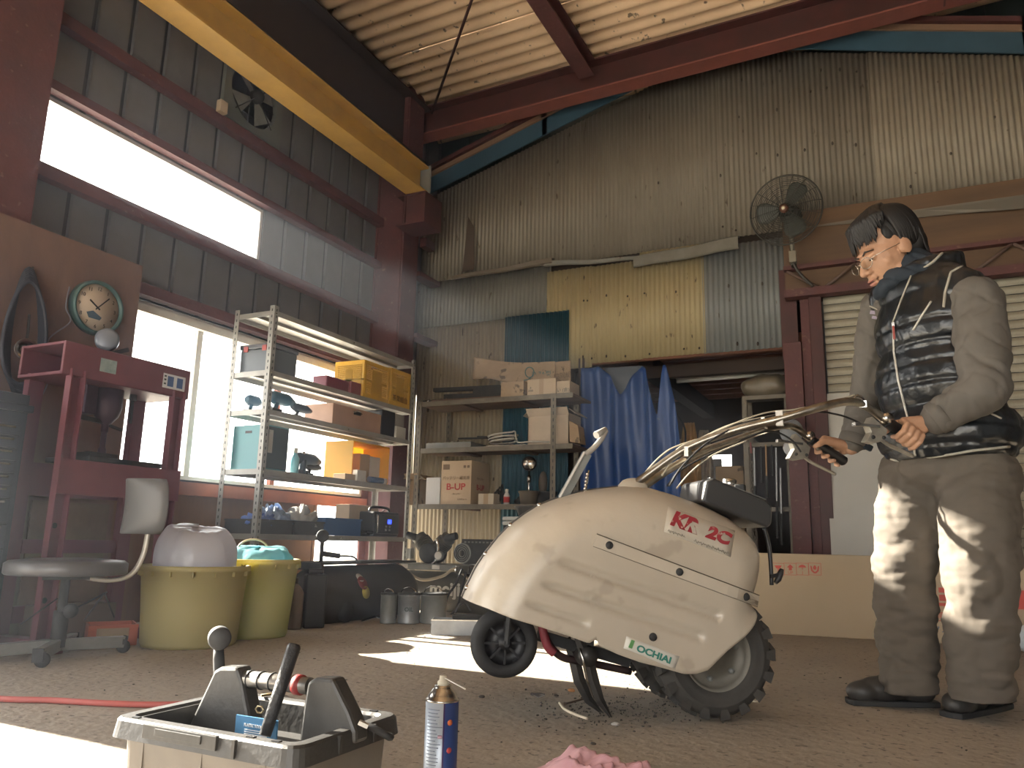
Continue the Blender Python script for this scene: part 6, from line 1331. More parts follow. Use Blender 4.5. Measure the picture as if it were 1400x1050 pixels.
b = MB(); b.tube(smooth_path([V((ony(548, 770, CY-.2).x, CY-.22, bZ(548, 772, CY-.2))), V((ony(575, 792, CY-.25).x, CY-.26, bZ(575, 792, CY-.25))), V((ony(605, 788, CY-.25).x, CY-.26, bZ(605, 788, CY-.25))), V((ony(625, 778, CY-.22).x, CY-.24, bZ(625, 778, CY-.22))), V((ony(645, 795, CY-.25).x, CY-.26, bZ(645, 795, CY-.25)))], 8), .010, 8); tag(b.build('air_hose', mat('tan air hose', (0.4, .33, .23), .5)), 'tan air hose looping in front of the lettered compressor tank', 'hose')
for k, (pts, lb) in enumerate((([(632, 778), (622, 800), (612, 815), (608, 830)], 'black lead hanging left over the lettered tank'), ([(637, 782), (630, 810), (625, 830), (612, 845)], 'black lead drooping right of the lettering'))):
    b = MB(); b.tube(smooth_path([ony(x, y, CY-.30) for x, y in pts], 6), .008, 8); tag(b.build('cable', M_dark), lb, 'cord')
b = MB(); b.box((ony(633, 781, CY-.28).x, CY-.27, bZ(633, 779, CY-.28)), (.10, .05, .05)); b.cyl((ony(622, 781, CY-.28).x, CY-.27, bZ(622, 781, CY-.28)), (ony(648, 776, CY-.28).x, CY-.27, bZ(648, 776, CY-.28)), .016, seg=12); tag(b.build('tap_valve', M_fin, bevel=.004), 'dark air outlet valve where the hoses join above the tank', 'valve')
b = MB(); p = onx(561, 757, SX1+.03); b.box(p, (.035, .05, .075)); tag(b.build('socket_box', M_grey, bevel=.004), 'grey electrical box fixed to the far shelf post', 'box')
# ---- long dark compressor between the tub and the cans
X5 = -3.02; ca = onx(418, 800, X5); cb = onx(545, 800, X5); r5 = .185; zt = onx(480, 770, X5).z
C2 = thing('air_tank', 'dark round-ended air tank on small wheels under the metal shelf', 'tank', ((X5), (ca.y+cb.y)/2, 0))
cz5 = zt-r5-.01
b = MB(); b.lathe([(0, ca.y-.05), (r5*.5, ca.y-.035), (r5*.85, ca.y+.01), (r5, ca.y+.07), (r5, cb.y-.07), (r5*.85, cb.y), (0, cb.y+.04)], (X5, 0, cz5), (0, 1, 0), 40); b.build('tank', mat('nearly black tank', (0.03, 0.029, 0.028), .5, .1, (0.05, .045, .04), 7, .8), C2)
b = MB(); b.mm((X5-.14, ca.y-.03, zt+.0), (X5+.12, cb.y+.02, zt+.012)); b.mm((X5-.14, ca.y-.02, zt-.03), (X5+.12, ca.y+.0, zt)); b.build('deck_plate', M_dark, C2)
b = MB(); b.cyl((X5+.03, ca.y+.05, cz5+r5*.5), (X5+.03, ca.y+.05, zt), .02, seg=8); b.cyl((X5+.03, cb.y-.12, cz5+r5*.5), (X5+.03, cb.y-.12, zt), .02, seg=8); b.build('bracket', M_dark, C2)
yw = onx(468, 850, X5+.15).y
for xx in (X5+.17, X5-.17): b = MB(); b.lathe([(0, -.02), (.055, -.02), (.06, 0), (.055, .02), (0, .02)], (xx, yw, .06), (1, 0, 0), 20); b.build('wheel', M_dark, C2)
b = MB(); b.cyl((X5-.17, yw, .06), (X5+.17, yw, .06), .008, seg=8); b.mm((X5-.12, yw-.02, .06), (X5+.12, yw+.02, cz5-r5*.6)); b.mm((X5-.12, cb.y-.1, 0), (X5+.12, cb.y-.06, cz5-r5*.6)); b.build('stand', M_dark, C2)
for (px, py, rr, m, nm) in ((500, 790, .03, M_white, 'a'), (500, 797, .042, mat('dull red decal', (0.18, .03, .03), .6), 'b'), (501, 810, .036, mat('yellow decal', (0.45, .38, .08), .6), 'c')):
    p = onx(px, py, X5+r5); a_ = (p.z-cz5)/r5; a_ = max(-.9, min(.9, a_)); t = math.asin(a_); c = V((X5+math.cos(t)*(r5+.0015), p.y, cz5+math.sin(t)*r5)); b = MB(); b.lathe([(0, .001), (rr, .0), (rr, -.003)], c, (math.cos(t), 0, math.sin(t)), 24); b.build('decal', m, C2)
b = MB(); xg = X5; yg = onx(439, 765, X5).y; b.cyl((xg, yg, zt+.01), (xg, yg, zt+.13), .012, seg=10); b.lathe([(0, .012), (.034, .012), (.038, 0), (.034, -.018), (0, -.018)], (xg, yg, zt+.16), (.8, -.6, 0), 22); b.bar((xg, yg, zt+.06), (xg+.02, yg+.14, zt+.045), .02, .03); b.tube(smooth_path([(xg+.02, yg+.13, zt+.045), (xg+.04, yg+.25, zt+.04), (xg+.03, yg+.32, zt+.0)], 6), .006, 8); b.build('regulator', M_dark, C2)
# gas bottle and black drum beside the tub
c = onz(400, 860); s = D(c)/FOC; o = thing('gas_bottle', 'slim dusty pinkish gas bottle on the floor beside the tubs', 'bottle', c); b = MB(); h = .23; b.lathe([(0, .001), (.042, .001), (.045, .01), (.045, h*.8), (.03, h*.92), (.014, h), (0, h)], c, seg=22); b.build('cylinder', mat('dusty pink paint', (0.22, .17, .14), .6, 0, (.12, .1, .08), 12, .8), o); b = MB(); b.lathe([(0, h), (.014, h), (.014, h+.03), (0, h+.03)], c, seg=12); b.build('valve', M_fin, o)
c = onz(427, 858); o = thing('black_can', 'black square can between the gas bottle and the air tank', 'can', c); b = MB(TR(c, R(50))); b.box((0, 0, .14), (.11, .10, .28)); b.build('body', M_blk, o, bevel=.01); b = MB(TR(c, R(50))); b.box((0, 0, .295), (.08, .025, .022)); b.cyl((.03, 0, .28), (.03, 0, .31), .012, seg=10); b.build('handle', M_blk, o, bevel=.004)
# three tins
for px, w2, m, lb in ((530, 11, M_grey, 'left grey tin of the three standing before the tanks'), (558, 15, M_galv, 'middle lidded tin with a dark label before the tanks'), (592, 18, M_grey, 'right and widest tin of the three before the tanks')):
    c = onz(px, 852); s = D(c)/FOC; r = w2*s; h = 38*s; o = thing('tin_can', lb, 'can', c, 'tins before the tanks'); b = MB(); b.lathe([(0, .001), (r, .001), (r*1.02, .006), (r, .01), (r, h*.95), (r*1.03, h*.96), (r*1.03, h), (0, h)], c, seg=30); b.build('body', m, o)
    b = MB(); b.lathe([(0, h+.0005), (r*1.05, h+.0005), (r*1.05, h+.008), (r*.9, h+.010), (0, h+.006)], c, seg=30); b.build('lid', M_dark, o)
    b = MB(); b.tube([c+V((r*math.cos(t)*.8, -.01, h+.008+abs(math.sin(t))*r*.5)) for t in [math.pi*k/12 for k in range(13)]], .003, 6); b.build('bail', M_chr, o)
    if px == 558:
        d = V((-c.x, -c.y, 0)).normalized(); b = MB(); sd = V((d.y, -d.x, 0)); 
        text('print', 'OIL', r*.5, frame(c+d*(r+.001)+V((0, 0, h*.5)), -sd, (0, 0, 1)), M_ink, o, bold=.001)
# grey metal tray box with black tool on it
c = onz(620, 868); s = D(c)/FOC; T = TR(c+V((0, .05, 0)), R(27)); o = thing('steel_box', 'low shiny steel box on the floor behind the front wheel', 'box', c+V((0, .05, 0))); w_ = 72*s; h = 20*s
b = MB(T); b.box((0, 0, .003), (w_, .14, .004)); b.box((0, -.07, h/2), (w_, .003, h)); b.box((0, .07, h/2), (w_, .003, h)); b.box((-w_/2, 0, h/2), (.003, .14, h)); b.box((w_/2, 0, h/2), (.003, .14, h)); b.build('box', mat('scuffed bright steel', (0.33, .34, .35), .35, .7, (.15, .15, .15), 8, .9), o)
b = MB(T); b.box((0, -.073, h), (w_*1.02, .01, .006)); b.build('rim', M_chr, o)
b = MB(T); b.box((.06, 0, h+.012), (w_*.7, .08, .02), rz=.1); b.tube(smooth_path([(-.02, 0, h+.03), (0.0, 0, h+.07), (.03, .01, h+.08), (.06, 0, h+.04)], 6), .008, 8); tag(b.build('black_tool', M_dark, bevel=.004), 'black tool with a looped grip lying on the low steel box', 'tool')
b = MB(); p = onz(600, 858); 
for k in range(3): b.tube(smooth_path([onz(470+k*25, 848+2*k)+V((0,0,.006)), onz(500+k*20, 842+k)+V((0,0,.008)), onz(520+k*10, 846+2*k)+V((0,0,.006)), onz(540, 850+k)+V((0,0,.006))], 6), .005, 6)
tag(b.build('floor_cable', M_dark), 'dark cable trailing over the floor before the air tank', 'cable')

# ================================================================== doorway room, tarp
RMX0, RMX1, RY1 = -2.35, 0.1, 8.6
wA, wB = ony(972, 620, RY1).x, ony(1000, 620, RY1).x
BR = sroot('back_room', (-1.2, 7, 0))
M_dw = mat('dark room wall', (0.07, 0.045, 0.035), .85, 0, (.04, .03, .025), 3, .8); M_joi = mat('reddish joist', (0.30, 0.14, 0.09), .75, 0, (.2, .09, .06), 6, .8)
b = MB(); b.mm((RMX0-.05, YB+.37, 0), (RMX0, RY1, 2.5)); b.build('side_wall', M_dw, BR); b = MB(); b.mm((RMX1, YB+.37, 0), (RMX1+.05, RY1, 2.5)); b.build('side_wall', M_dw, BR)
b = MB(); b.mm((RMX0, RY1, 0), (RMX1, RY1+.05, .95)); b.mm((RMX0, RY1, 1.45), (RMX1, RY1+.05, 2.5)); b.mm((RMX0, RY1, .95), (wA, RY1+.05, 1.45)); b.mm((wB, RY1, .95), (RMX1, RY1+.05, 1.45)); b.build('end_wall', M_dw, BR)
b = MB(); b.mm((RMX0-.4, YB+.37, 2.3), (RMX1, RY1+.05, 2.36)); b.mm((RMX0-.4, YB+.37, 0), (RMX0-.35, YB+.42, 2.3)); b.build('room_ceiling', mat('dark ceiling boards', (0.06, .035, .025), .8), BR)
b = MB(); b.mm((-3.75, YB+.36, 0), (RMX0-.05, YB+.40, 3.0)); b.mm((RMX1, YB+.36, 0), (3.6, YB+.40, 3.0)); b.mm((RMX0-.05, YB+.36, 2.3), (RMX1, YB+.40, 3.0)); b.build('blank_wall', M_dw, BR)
y = YB+.5
while y < RY1-.1: b = MB(); b.mm((RMX0, y, 2.02), (RMX1, y+.05, 2.10)); b.build('joist', M_joi, BR); y += .27
b = MB(); b.bar((-1.75, YB+.45, 1.93), (-1.75, RY1, 1.93), .12, .16); b.build('cross_beam', M_dw, BR); b = MB(); b.mm((RMX0, YB+.40, 1.80), (RMX1, YB+.48, 1.9)); b.build('lintel', M_dw, BR)
# opening reveals
b = MB(); b.mm((xa-.02 if False else X(792, 560), YB-.02, 0), (X(800, 560), YB+.37, zc+.05)); b.build('reveal', M_dw, BR)
b = MB(); b.mm((X(1078, 560), YB+.0, 0), (X(1078, 560)+.05, YB+.37, zc+.05)); b.build('reveal', M_dw, BR)
b = MB(); b.mm((X(800, 560), YB+.02, zc-.0), (X(1078, 560), YB+.06, zc+.07)); b.build('head_batten', M_joi, BR)
TL = thing('ceiling_tube', 'pale fluorescent tube fitting just inside the doorway ceiling', 'lamp', (-1.1, YB+.6, 1.95)); pa, pb = ony(925, 517, YB+.6), ony(1072, 505, YB+.6)
b = MB(); b.bar(pa, pb, .05, .03); b.build('fitting', mat('dull white enamel', (0.6, .57, .5), .5), TL); b = MB(); b.cyl(pa-V((0, 0, .03)), pb-V((0, 0, .03)), .014, seg=10); b.build('tube', mat('unlit tube glass', (0.6, .6, .57), .3), TL)
# tarp
YT = YB-.07; M_tarp = mat('blue tarpaulin', (0.015, 0.06, 0.22), .42, 0, (0.012, 0.045, 0.16), 4, .8, bump=.2, bscale=14, spots=(.06, .1, .22), spotscale=20, spotth=.7)
TP = [(797, 505), (822, 503), (835, 514), (850, 541), (862, 522), (878, 500), (884, 504), (893, 545), (899, 570), (904, 520), (908, 500), (913, 501), (922, 545), (931, 600)]
def topy(px):
    for i in range(len(TP)-1):
        if TP[i][0] <= px <= TP[i+1][0]: t = (px-TP[i][0])/(TP[i+1][0]-TP[i][0]); return TP[i][1]+(TP[i+1][1]-TP[i][1])*t
    return TP[-1][1]
def ftp(u, v):
    px = 797+u*134; a = ony(px, topy(px), YT); zb_ = .12
    z = a.z+(zb_-a.z)*v; x = a.x+(.02*math.sin(v*3)-.015)*v
    y = YT-.03-.035*math.sin(u*19+v*2.0)*(0.4+.6*v)-.02*math.sin(u*37+1.3-v*3)*(.3+.7*(1-v))-.015*noise.noise(V((u*6, v*5, 1)))
    return V((x, y, z))
b = MB(); b.grid(ftp, 110, 40, True, thick=(0, .0015, 0)); tag(b.build('tarp', M_tarp, fix=False), 'blue tarpaulin hung in peaks across the left of the doorway', 'tarp')
b = MB(); p0, p1, p2 = ony(846, 546, YT+.06), ony(878, 500, YT+.03), ony(826, 503, YT+.05)
b.prism([p2, p1, ony(860, 565, YT+.0), ony(838, 548, YT+.02)], (0, .002, 0)); tag(b.build('tarp_fold', mat('dusty tarp back', (0.07, .085, .11), .6)), 'grey inner face of the folded tarpaulin between its peaks', 'tarp')
# hanging clothes and lit wall
def cloth(px0, px1, pyt, pyb, y, m, name, label, n=5, amp=.03, taper=.5, cat='clothes'):
    def f(u, v):
        pm_ = (px0+px1)/2; k_ = taper+(1-taper)*min(1, v*1.6); p = ony(pm_+(u-.5)*(px1-px0)*k_, pyt+(pyb-pyt)*v, y); return V((p.x, y+amp*math.sin(u*n*2*math.pi+v*2)*.6+.02*noise.noise(V((u*5, v*5, px0*.1))), p.z))
    b = MB(); b.grid(f, 40, 16, True, thick=(0, .003, 0)); return tag(b.build(name, m, fix=False), label, cat)
cloth(926, 958, 578, 665, 6.35, mat('ochre rain cloth', (0.55, 0.30, 0.08), .5, 0, (.4, .22, .07), 8, .7), 'raincoat', 'ochre yellow raincoat hanging in the doorway right of the tarp', 4)
cloth(950, 975, 588, 668, 6.45, mat('beige work cloth', (0.42, .36, .28), .8, 0, (.3, .25, .2), 8, .7), 'work_coat', 'beige work coat hanging beside the yellow raincoat', 5)
b = MB(); b.mm((ony(968, 620, 8.4).x, 8.4, .75), (ony(986, 620, 8.4).x, 8.43, 1.38)); tag(b.build('white_board', mat('whitish board', (0.75, .73, .7), .6)), 'whitish board standing at the back of the doorway room', 'board')
b = MB(); b.mm((ony(978, 640, 6.3).x, 6.3, 0), (ony(1016, 640, 6.3).x, 6.6, ony(1000, 637, 6.3).z)); tag(b.build('carton', M_dc, bevel=.004), 'dim brown carton standing inside the doorway under the white board', 'carton')
b = MB(); b.mm((ony(925, 640, 6.6).x, 6.6, 0), (ony(945, 640, 6.6).x, 6.9, ony(935, 600, 6.6).z)); tag(b.build('carton', M_lc, bevel=.004), 'tall pale carton behind the yellow raincoat', 'carton')
b = MB(); b.tube(smooth_path([ony(x, y, 6.1) for x, y in ((915, 560), (925, 566), (936, 585), (937, 610), (938, 640))], 6), .008, 6); tag(b.build('hanging_cord', M_dark), 'black cord hanging beside the raincoat', 'cord')
# grey angle rack in the doorway
yr0, yr1 = 5.80, 6.05; rx0, rx1 = ony(1016, 600, yr0).x, ony(1074, 600, yr0).x; rz1 = ony(1030, 541, yr0).z
RK2 = thing('angle_rack', 'narrow grey slotted-angle rack standing in the dark doorway', 'rack', ((rx0+rx1)/2, 5.92, 0))
for x in (rx0, rx1):
    for y_ in (yr0, yr1): b = MB(); b.mm((x, y_, 0), (x+.035, y_+.003, rz1)); b.mm((x, y_+.003, 0), (x+.003, y_+.035, rz1)); b.build('post', M_ang, RK2)
for zz in (rz1, ony(1040, 605, yr0).z, .75, .3): b = MB(); b.mm((rx0+.004, yr0-.004, zz-.03), (rx1+.035, yr0-.001, zz)); b.mm((rx0+.004, yr0, zz-.005), (rx1, yr1, zz)); b.build('deck', M_ang, RK2)
def blob(name, label, c, r, m, seed, cat='bag', amp=.25):
    b = MB(); b.ball(c, r, 28, 16)
    vs_ = []
    for p in b.v: d = p-V(c); n_ = noise.noise(V((p.x*9+seed, p.y*9, p.z*9))); q = V(c)+d*(1+amp*n_); q.z = max(q.z, c[2]-r[2]*.85); vs_.append(q)
    b.v = vs_; return tag(b.build(name, m), label, cat)
blob('plastic_sack', 'bulging dusty clear sack on top of the doorway rack', ((rx0+rx1)/2+.01, 5.93, rz1+.085), (.17, .12, .10), mat('dusty film sack', (0.2, .17, .125), .35, 0, (.12, .1, .07), 9, .8), 4)
blob('black_sack', 'black bin sack slumped on the second deck of the doorway rack', ((rx0+rx1)/2+.03, 5.93, ony(1040, 605, yr0).z+.10), (.15, .11, .12), mat('black film', (.01, .01, .01), .3), 8)
for k, (px, py0, py1, m) in enumerate(((1031, 612, 700, M_galv), (1040, 610, 660, M_dark), (1047, 608, 680, mat('handle wood', (.3, .17, .07), .6)), (1055, 608, 650, M_dark), (1061, 612, 735, M_galv), (1067, 640, 745, M_galv), (1026, 605, 630, mat('dull red handle', (.2, .03, .03), .5)))):
    p = ony(px, py0, 5.76); q = ony(px+2, py1, 5.76); o = thing('hand_tool', ['long bright steel tool hanging beside the rack post', 'short black tool, second in the row on the rack', 'tool with a bare wooden handle hanging on the doorway rack', 'short black tool right of the wooden-handled one', 'longest bright steel rod tool on the doorway rack', 'low bright steel tool nearest the red door post', 'tool with dull red handle at the left rack post'][k], 'tool', q, 'tools on the doorway rack'); b = MB(); b.bar(p, p.lerp(q, .6), .016, .01); b.build('shaft', m, o); b = MB(); b.bar(p.lerp(q, .6), q, .03+.008*(k % 3), .012); b.build('head', M_dark, o)
for k in range(6):
    zz = .12+.11*k; b = MB(); b.cyl((rx0+.05+.07*(k % 3), 5.9, zz-.05), (rx0+.12+.05*(k % 2), 5.9, zz+.02), .03, seg=10)
o = thing('chain_hoist', 'tangle of chain hanging down the doorway rack', 'chain', (rx0+.06, 5.77, .5))
for k in range(26):
    zz = ony(1026, 615, 5.77).z-.02-k*.024; b = MB(); c = V((ony(1028, 650, 5.75).x+.004*math.sin(k), 5.77, zz)); e = V((1, 0, 0)) if k % 2 else V((0, 1, 0)); b.tube([c+e*.009*math.cos(t)+V((0, 0, .017*math.sin(t))) for t in [2*math.pi*i/10 for i in range(10)]], .0032, 5, closed=True); b.build('link', M_fin, o)
# cap hanging at the post
p = ony(1087, 585, 5.42); o = thing('cap', 'grey cap hanging on the red door post behind the handlebars', 'hat', p-V((0, 0, .14)))
b = MB(); b.ball(ony(1082, 590, 5.42), (.075, .05, .085), 20, 12); b.build('crown', mat('grey cap cloth', (0.24, .26, .28), .8), o)
b = MB(); q = ony(1088, 615, 5.41); b.ball(q, (.085, .012, .06), 20, 8, Matrix.Rotation(R(25), 3, 'Y')); b.build('peak', mat('pale cap peak', (0.42, .44, .46), .7), o)
b = MB(); b.cyl(ony(1085, 572, 5.50), ony(1085, 572, 5.38), .004, seg=6); b.build('hook', M_dark, o)

# ---- wall fan
yf = 5.28; c = ony(1074, 287, yf); rr = 48*D(c)/FOC; fa = V((-.13, -.95, -.12)).normalized()
F = thing('wall_fan', 'dark caged wall fan with three blades above the door post', 'fan', (c.x, c.y, c.z-rr-.15))
e1 = V((1, 0, 0)); e1 = (e1-fa*e1.dot(fa)).normalized(); e2 = fa.cross(e1); 
if e2.z < 0: e2 = -e2
Tf = Matrix.Translation(c) @ Matrix((e1, e2, e1.cross(e2))).transposed().to_4x4(); sg = 1 if e1.cross(e2).dot(fa) > 0 else -1
M_cage = mat('dark cage wire', (0.045, 0.045, 0.04), .5, .3)
def ringz(r, z, wire, name='cage_ring'): b = MB(Tf); b.tube([(r*math.cos(t), r*math.sin(t), z*sg) for t in [2*math.pi*k/48 for k in range(48)]], wire, 5, closed=True); b.build(name, M_cage, F)
for k in range(15):
    q = k/14; r = rr*(.2+.8*q); ringz(r, .055*math.sqrt(max(0, 1-q*q)), .0019 if k < 14 else .006)
    if k < 14 and k % 2 == 0: ringz(r, -.075*math.sqrt(max(0, 1-q*q)), .0018)
for k in range(16):
    t = 2*math.pi*k/16+.1; b = MB(Tf); b.tube([(rr*q*math.cos(t), rr*q*math.sin(t), .057*math.sqrt(max(0, 1-q*q))*sg) for q in (.15, .4, .6, .8, .92, 1)], .0022 if k % 2 else .003, 5); b.build('cage_spoke', M_cage, F)
M_bl = mat('dark green grey blade', (0.05, 0.06, 0.055), .45)
for ang in (55, 180, 292):
    t0 = R(ang); rows = []
    def fb(u, v, t0=t0):
        r = rr*(.12+.70*v); wd = (.16+.42*min(1, v*1.8))*rr*(1-.18*max(0, v-.8)/.2); s = (u-.5)*wd; tw = .45*(1-v*.4)
        if v > .85: s *= math.sqrt(max(.3, 1-((v-.85)/.15)**2*.6))
        x = r*math.cos(t0)-s*math.sin(t0); y = r*math.sin(t0)+s*math.cos(t0); return V((x, y, -s*math.sin(tw)*sg*.8))
    b = MB(); b.grid(lambda u, v: Tf @ fb(u, v), 8, 10, True, thick=tuple(fa*-.003)); b.build('blade', M_bl, F)
b = MB(Tf); b.lathe([(0, .062*sg), (.022, .062*sg), (.03, .05*sg), (.03, .03*sg)], seg=24); b.build('badge', mat('brown badge', (.12, .05, .03), .5), F); b = MB(Tf); b.lathe([(0, .066*sg), (.013, .065*sg), (.014, .06*sg)], seg=16); b.build('badge_centre', mat('cream disc', (.55, .5, .38), .5), F)
b = MB(Tf); b.lathe([(0, .03*sg), (.045, .02*sg), (.05, -.02*sg), (0, -.03*sg)], seg=24); b.build('hub', M_bl, F); b = MB(Tf); b.lathe([(0, -.08*sg), (.06, -.08*sg), (.07, -.11*sg), (.065, -.2*sg), (.03, -.22*sg), (0, -.22*sg)], seg=24); b.build('motor', M_cage, F)
pc_ = c-fa*.12; foot = ony(1084, 352, 5.40); b = MB(); b.cyl(pc_-V((0, 0, .05)), foot+V((0,0,.03)), .016, seg=12); b.box(foot, (.045, .05, .08)); b.build('pivot', mat('tarnished pivot', (.25, .24, .2), .4, .6), F)
b = MB(); b.tube(smooth_path([foot-V((0, 0, .03)), ony(1092, 372, 5.42), ony(1112, 392, 5.44)], 5), .010, 8); b.bar(foot+V((0, .0, -.04)), V((foot.x, 5.5, foot.z-.04)), .03, .03); b.build('wall_arm', M_cage, F)

# ---- long carton on the floor
M_lg = mat('long smooth carton', (0.48, 0.39, 0.27), .75, 0, (0.44, .355, .24), 2, .5)
pL, pR = onz(1035, 866), onz(1305, 881); dr = (pR-pL); dr.z = 0; dr.normalize(); nrm = V((dr.y, -dr.x, 0)); ztp = onp(1055, 757, pL, nrm).z
LC = thing('long_carton', 'very long tan carton with red care symbols lying against the back wall', 'carton', pL)
xs0 = pL-dr*.18; Tl = Matrix.Translation(xs0) @ Matrix((dr, -nrm, V((0,0,1)))).transposed().to_4x4(); LL = 2.5
b = MB(Tl); b.mm((0, 0, .001), (LL, .30, ztp)); b.build('body', M_lg, LC, bevel=.004)
b = MB(Tl); b.mm((0.001, -.002, ztp-.002), (LL, .15, ztp+.002)); b.build('top_flap', M_lg, LC)
b = MB(Tl); b.mm((.5, -.001, .002), (.502, 0, ztp-.01)) ; b.build('side_crease', M_kink, LC) if False else None
def onl(px, py): p = onp(px, py, pL, nrm); q = Tl.inverted() @ p; return q.x, q.z
def pict(px, py, s, kind):
    x, z = onl(px, py); g = thing_part = None
    b = MB(Tl); h = s/2; t = .0022
    for (a, c_) in (((x-h, z-h), (x+h, z-h+t)), ((x-h, z+h-t), (x+h, z+h)), ((x-h, z-h+t), (x-h+t, z+h-t)), ((x+h-t, z-h+t), (x+h, z+h-t))): b.mm((a[0], -.0014, a[1]), (c_[0], -.0004, c_[1]))
    P = lambda pts: b.prism([(x+px_*h, -.0014, z+pz_*h) for px_, pz_ in pts], (0, .001, 0))
    if kind == 'up': P([(-.55, .25), (0, .8), (.55, .25)]); P([(-.25, -.2), (.25, -.2), (.25, .25), (-.25, .25)])
    if kind == 'umb': P([(-.65, .25), (-.4, .6), (0, .75), (.4, .6), (.65, .25)]); P([(-.05, -.1), (.05, -.1), (.05, .25), (-.05, .25)])
    if kind == 'hand': P([(-.3, .2), (-.1, .6), (.1, .6), (.3, .2), (.15, -.1), (-.15, -.1)]); P([(-.7, .5), (-.5, .5), (-.35, -.2), (.0, -.5), (0, -.7), (-.2, -.7), (-.6, -.3)]); P([(.7, .5), (.5, .5), (.35, -.2), (.0, -.5), (0, -.7), (.2, -.7), (.6, -.3)])
    if kind == 'glass': P([(-.6, .6), (.6, .6), (.3, .1), (-.3, .1)]); P([(-.08, -.5), (.08, -.5), (.08, .1), (-.08, .1)])
    o = b.build('care_symbol', M_rink2, LC); 
    if kind in ('up', 'umb'): text('print', 'UP' if kind == 'up' else 'J', s*.34, Tl @ frame((x, -.0014, z-s*.30), (1, 0, 0), (0, 0, 1)), M_rink2, LC)
M_rink2 = mat('carton red ink', (0.55, 0.09, 0.07), .7)
for px, kd in ((1064, 'glass'), (1080.5, 'up'), (1097, 'umb'), (1114, 'hand')): pict(px, 778, .066, kd)
x0_, z0_ = onl(1265, 815); x1_, _ = onl(1400, 815); b = MB(Tl); b.mm((x0_-.02, -.0012, z0_-.047), (x0_+.72, -.0003, z0_+.047)); bn = b.build('red_band', M_rink2, LC)
text('print', '取扱上の注意', .088, Tl @ frame((x0_-.18+.29, -.0022, z0_), (1, 0, 0), (0, 0, 1)), M_lg, LC, bold=.002, sx=1.08)
b = MB(Tl); xq, zq_ = onl(1283, 843); 
for (a, c_) in (((-.10, -.022), (.05, -.019)), ((-.10, .019), (.05, .022)), ((.047, -.019), (.05, .019))): b.mm((xq+a[0], -.0014, zq_+a[1]), (xq+c_[0], -.0004, zq_+c_[1]))
b.build('ink_frame', M_rink2, LC); text('print', '(天地無用)\n保管注意', .014, Tl @ frame((xq-.01, -.0014, zq_+.006), (1, 0, 0), (0, 0, 1)), M_rink2, LC)
xq, zq_ = onl(1290, 861); text('print', 'ックス株式会社', .042, Tl @ frame((xq+.05, -.0014, zq_), (1, 0, 0), (0, 0, 1)), mat('blue ink', (0.05, .12, .25), .7), LC)
# paper sheet on the shutter and white bag at the far right
b = MB(); b.prism([ony(1270, 735, 5.0), ony(1290, 735, 5.0), ony(1289, 762, 4.98), ony(1281, 766, 4.98), ony(1272, 763, 4.98)], (0, .003, 0)); tag(b.build('paper_packet', mat('white packet', (.6, .6, .66), .5)), 'white paper packet seen between the legs above the long carton', 'packet')
blob('white_sack', 'pale bluish sack on the floor at the right edge', tuple(onz(1440, 900)+V((0, 0, .07))), (.16, .1, .08), mat('pale blue film', (.42, .47, .52), .35), 3, amp=.4)
# ================================================================== FOREGROUND: TOOL TOTE, SPRAY CAN, RAG, HOSE, LITTER
TX0, TX1, TY0, TY1, TZ = -1.195, -0.79, 0.945, 1.225, 0.18
TT = thing('tool_tote', 'dark grey plastic tool tote tray with a ridged rim in the foreground', 'toolbox', ((TX0+TX1)/2, (TY0+TY1)/2, 0))
M_tt = mat('dusty charcoal plastic', (0.045, 0.043, 0.04), .45, 0, (.03, .029, .028), 14, .8, bump=.06, bscale=90); M_tt2 = mat('brown grey tote wall', (0.15, 0.13, 0.105), .5, 0, (.11, .095, .08), 10, .8)
def rrect(x0, x1, y0, y1, r, z, n=5):
    out = []
    for (cx, cy, a0) in ((x1-r, y0+r, -90), (x1-r, y1-r, 0), (x0+r, y1-r, 90), (x0+r, y0+r, 180)):
        for k in range(n+1): a = R(a0+90*k/n); out.append(V((cx+r*math.cos(a), cy+r*math.sin(a), z)))
    return out
def loftring(b, rings, smooth=False, close=True):
    n = len(rings[0]); vs = [p for r_ in rings for p in r_]; m = len(rings)
    b.add(vs, [(i*n+k, i*n+(k+1) % n, ((i+1) % m)*n+(k+1) % n, ((i+1) % m)*n+k) for i in range(m if close else m-1) for k in range(n)], smooth)
I = lambda d, z, r=.03: rrect(TX0+d, TX1-d, TY0+d, TY1-d, max(.004, r-d*.5), z)
b = MB(); loftring(b, [I(.028, .002), I(.018, TZ-.022), I(.022, TZ-.022), I(.032, .006)], close=False); b.add(I(.028, .002), [tuple(range(24))]); b.add(I(.032, .006), [tuple(range(24))]); b.build('wall', M_tt2, TT, bevel=0)
b = MB(); loftring(b, [I(0, TZ-.030), I(.004, TZ-.004), I(.008, TZ), I(.026, TZ), I(.030, TZ-.006), I(.024, TZ-.022), I(.010, TZ-.022), I(.006, TZ-.030)]); rim = b.build('rim', M_tt, TT)
for k in range(7):
    x = TX0+.05+k*.05
    if 1 <= k <= 4: continue
    for y in (TY0+.018, TY1-.018): b = MB(); b.box((x, y, TZ+.0005), (.014, .008, .002)); b.build('rim_slot', M_blk, rim)
b = MB(); b.mm((TX0+.09, TY0-.003, TZ-.022), (TX0+.25, TY0+.004, TZ-.001)); b.mm((TX0+.12, TY0-.005, TZ-.016), (TX0+.22, TY0-.003, TZ-.004)); b.build('catch', M_tt, rim, bevel=.002)
for (x, y) in ((TX1-.12, TY0+.0), (TX1-.002, TY0+.10), (TX1-.002, TY0+.19)): b = MB(); b.box((x, y, TZ-.015), (.006, .006, .026)); b.build('rim_rib', M_tt, rim)
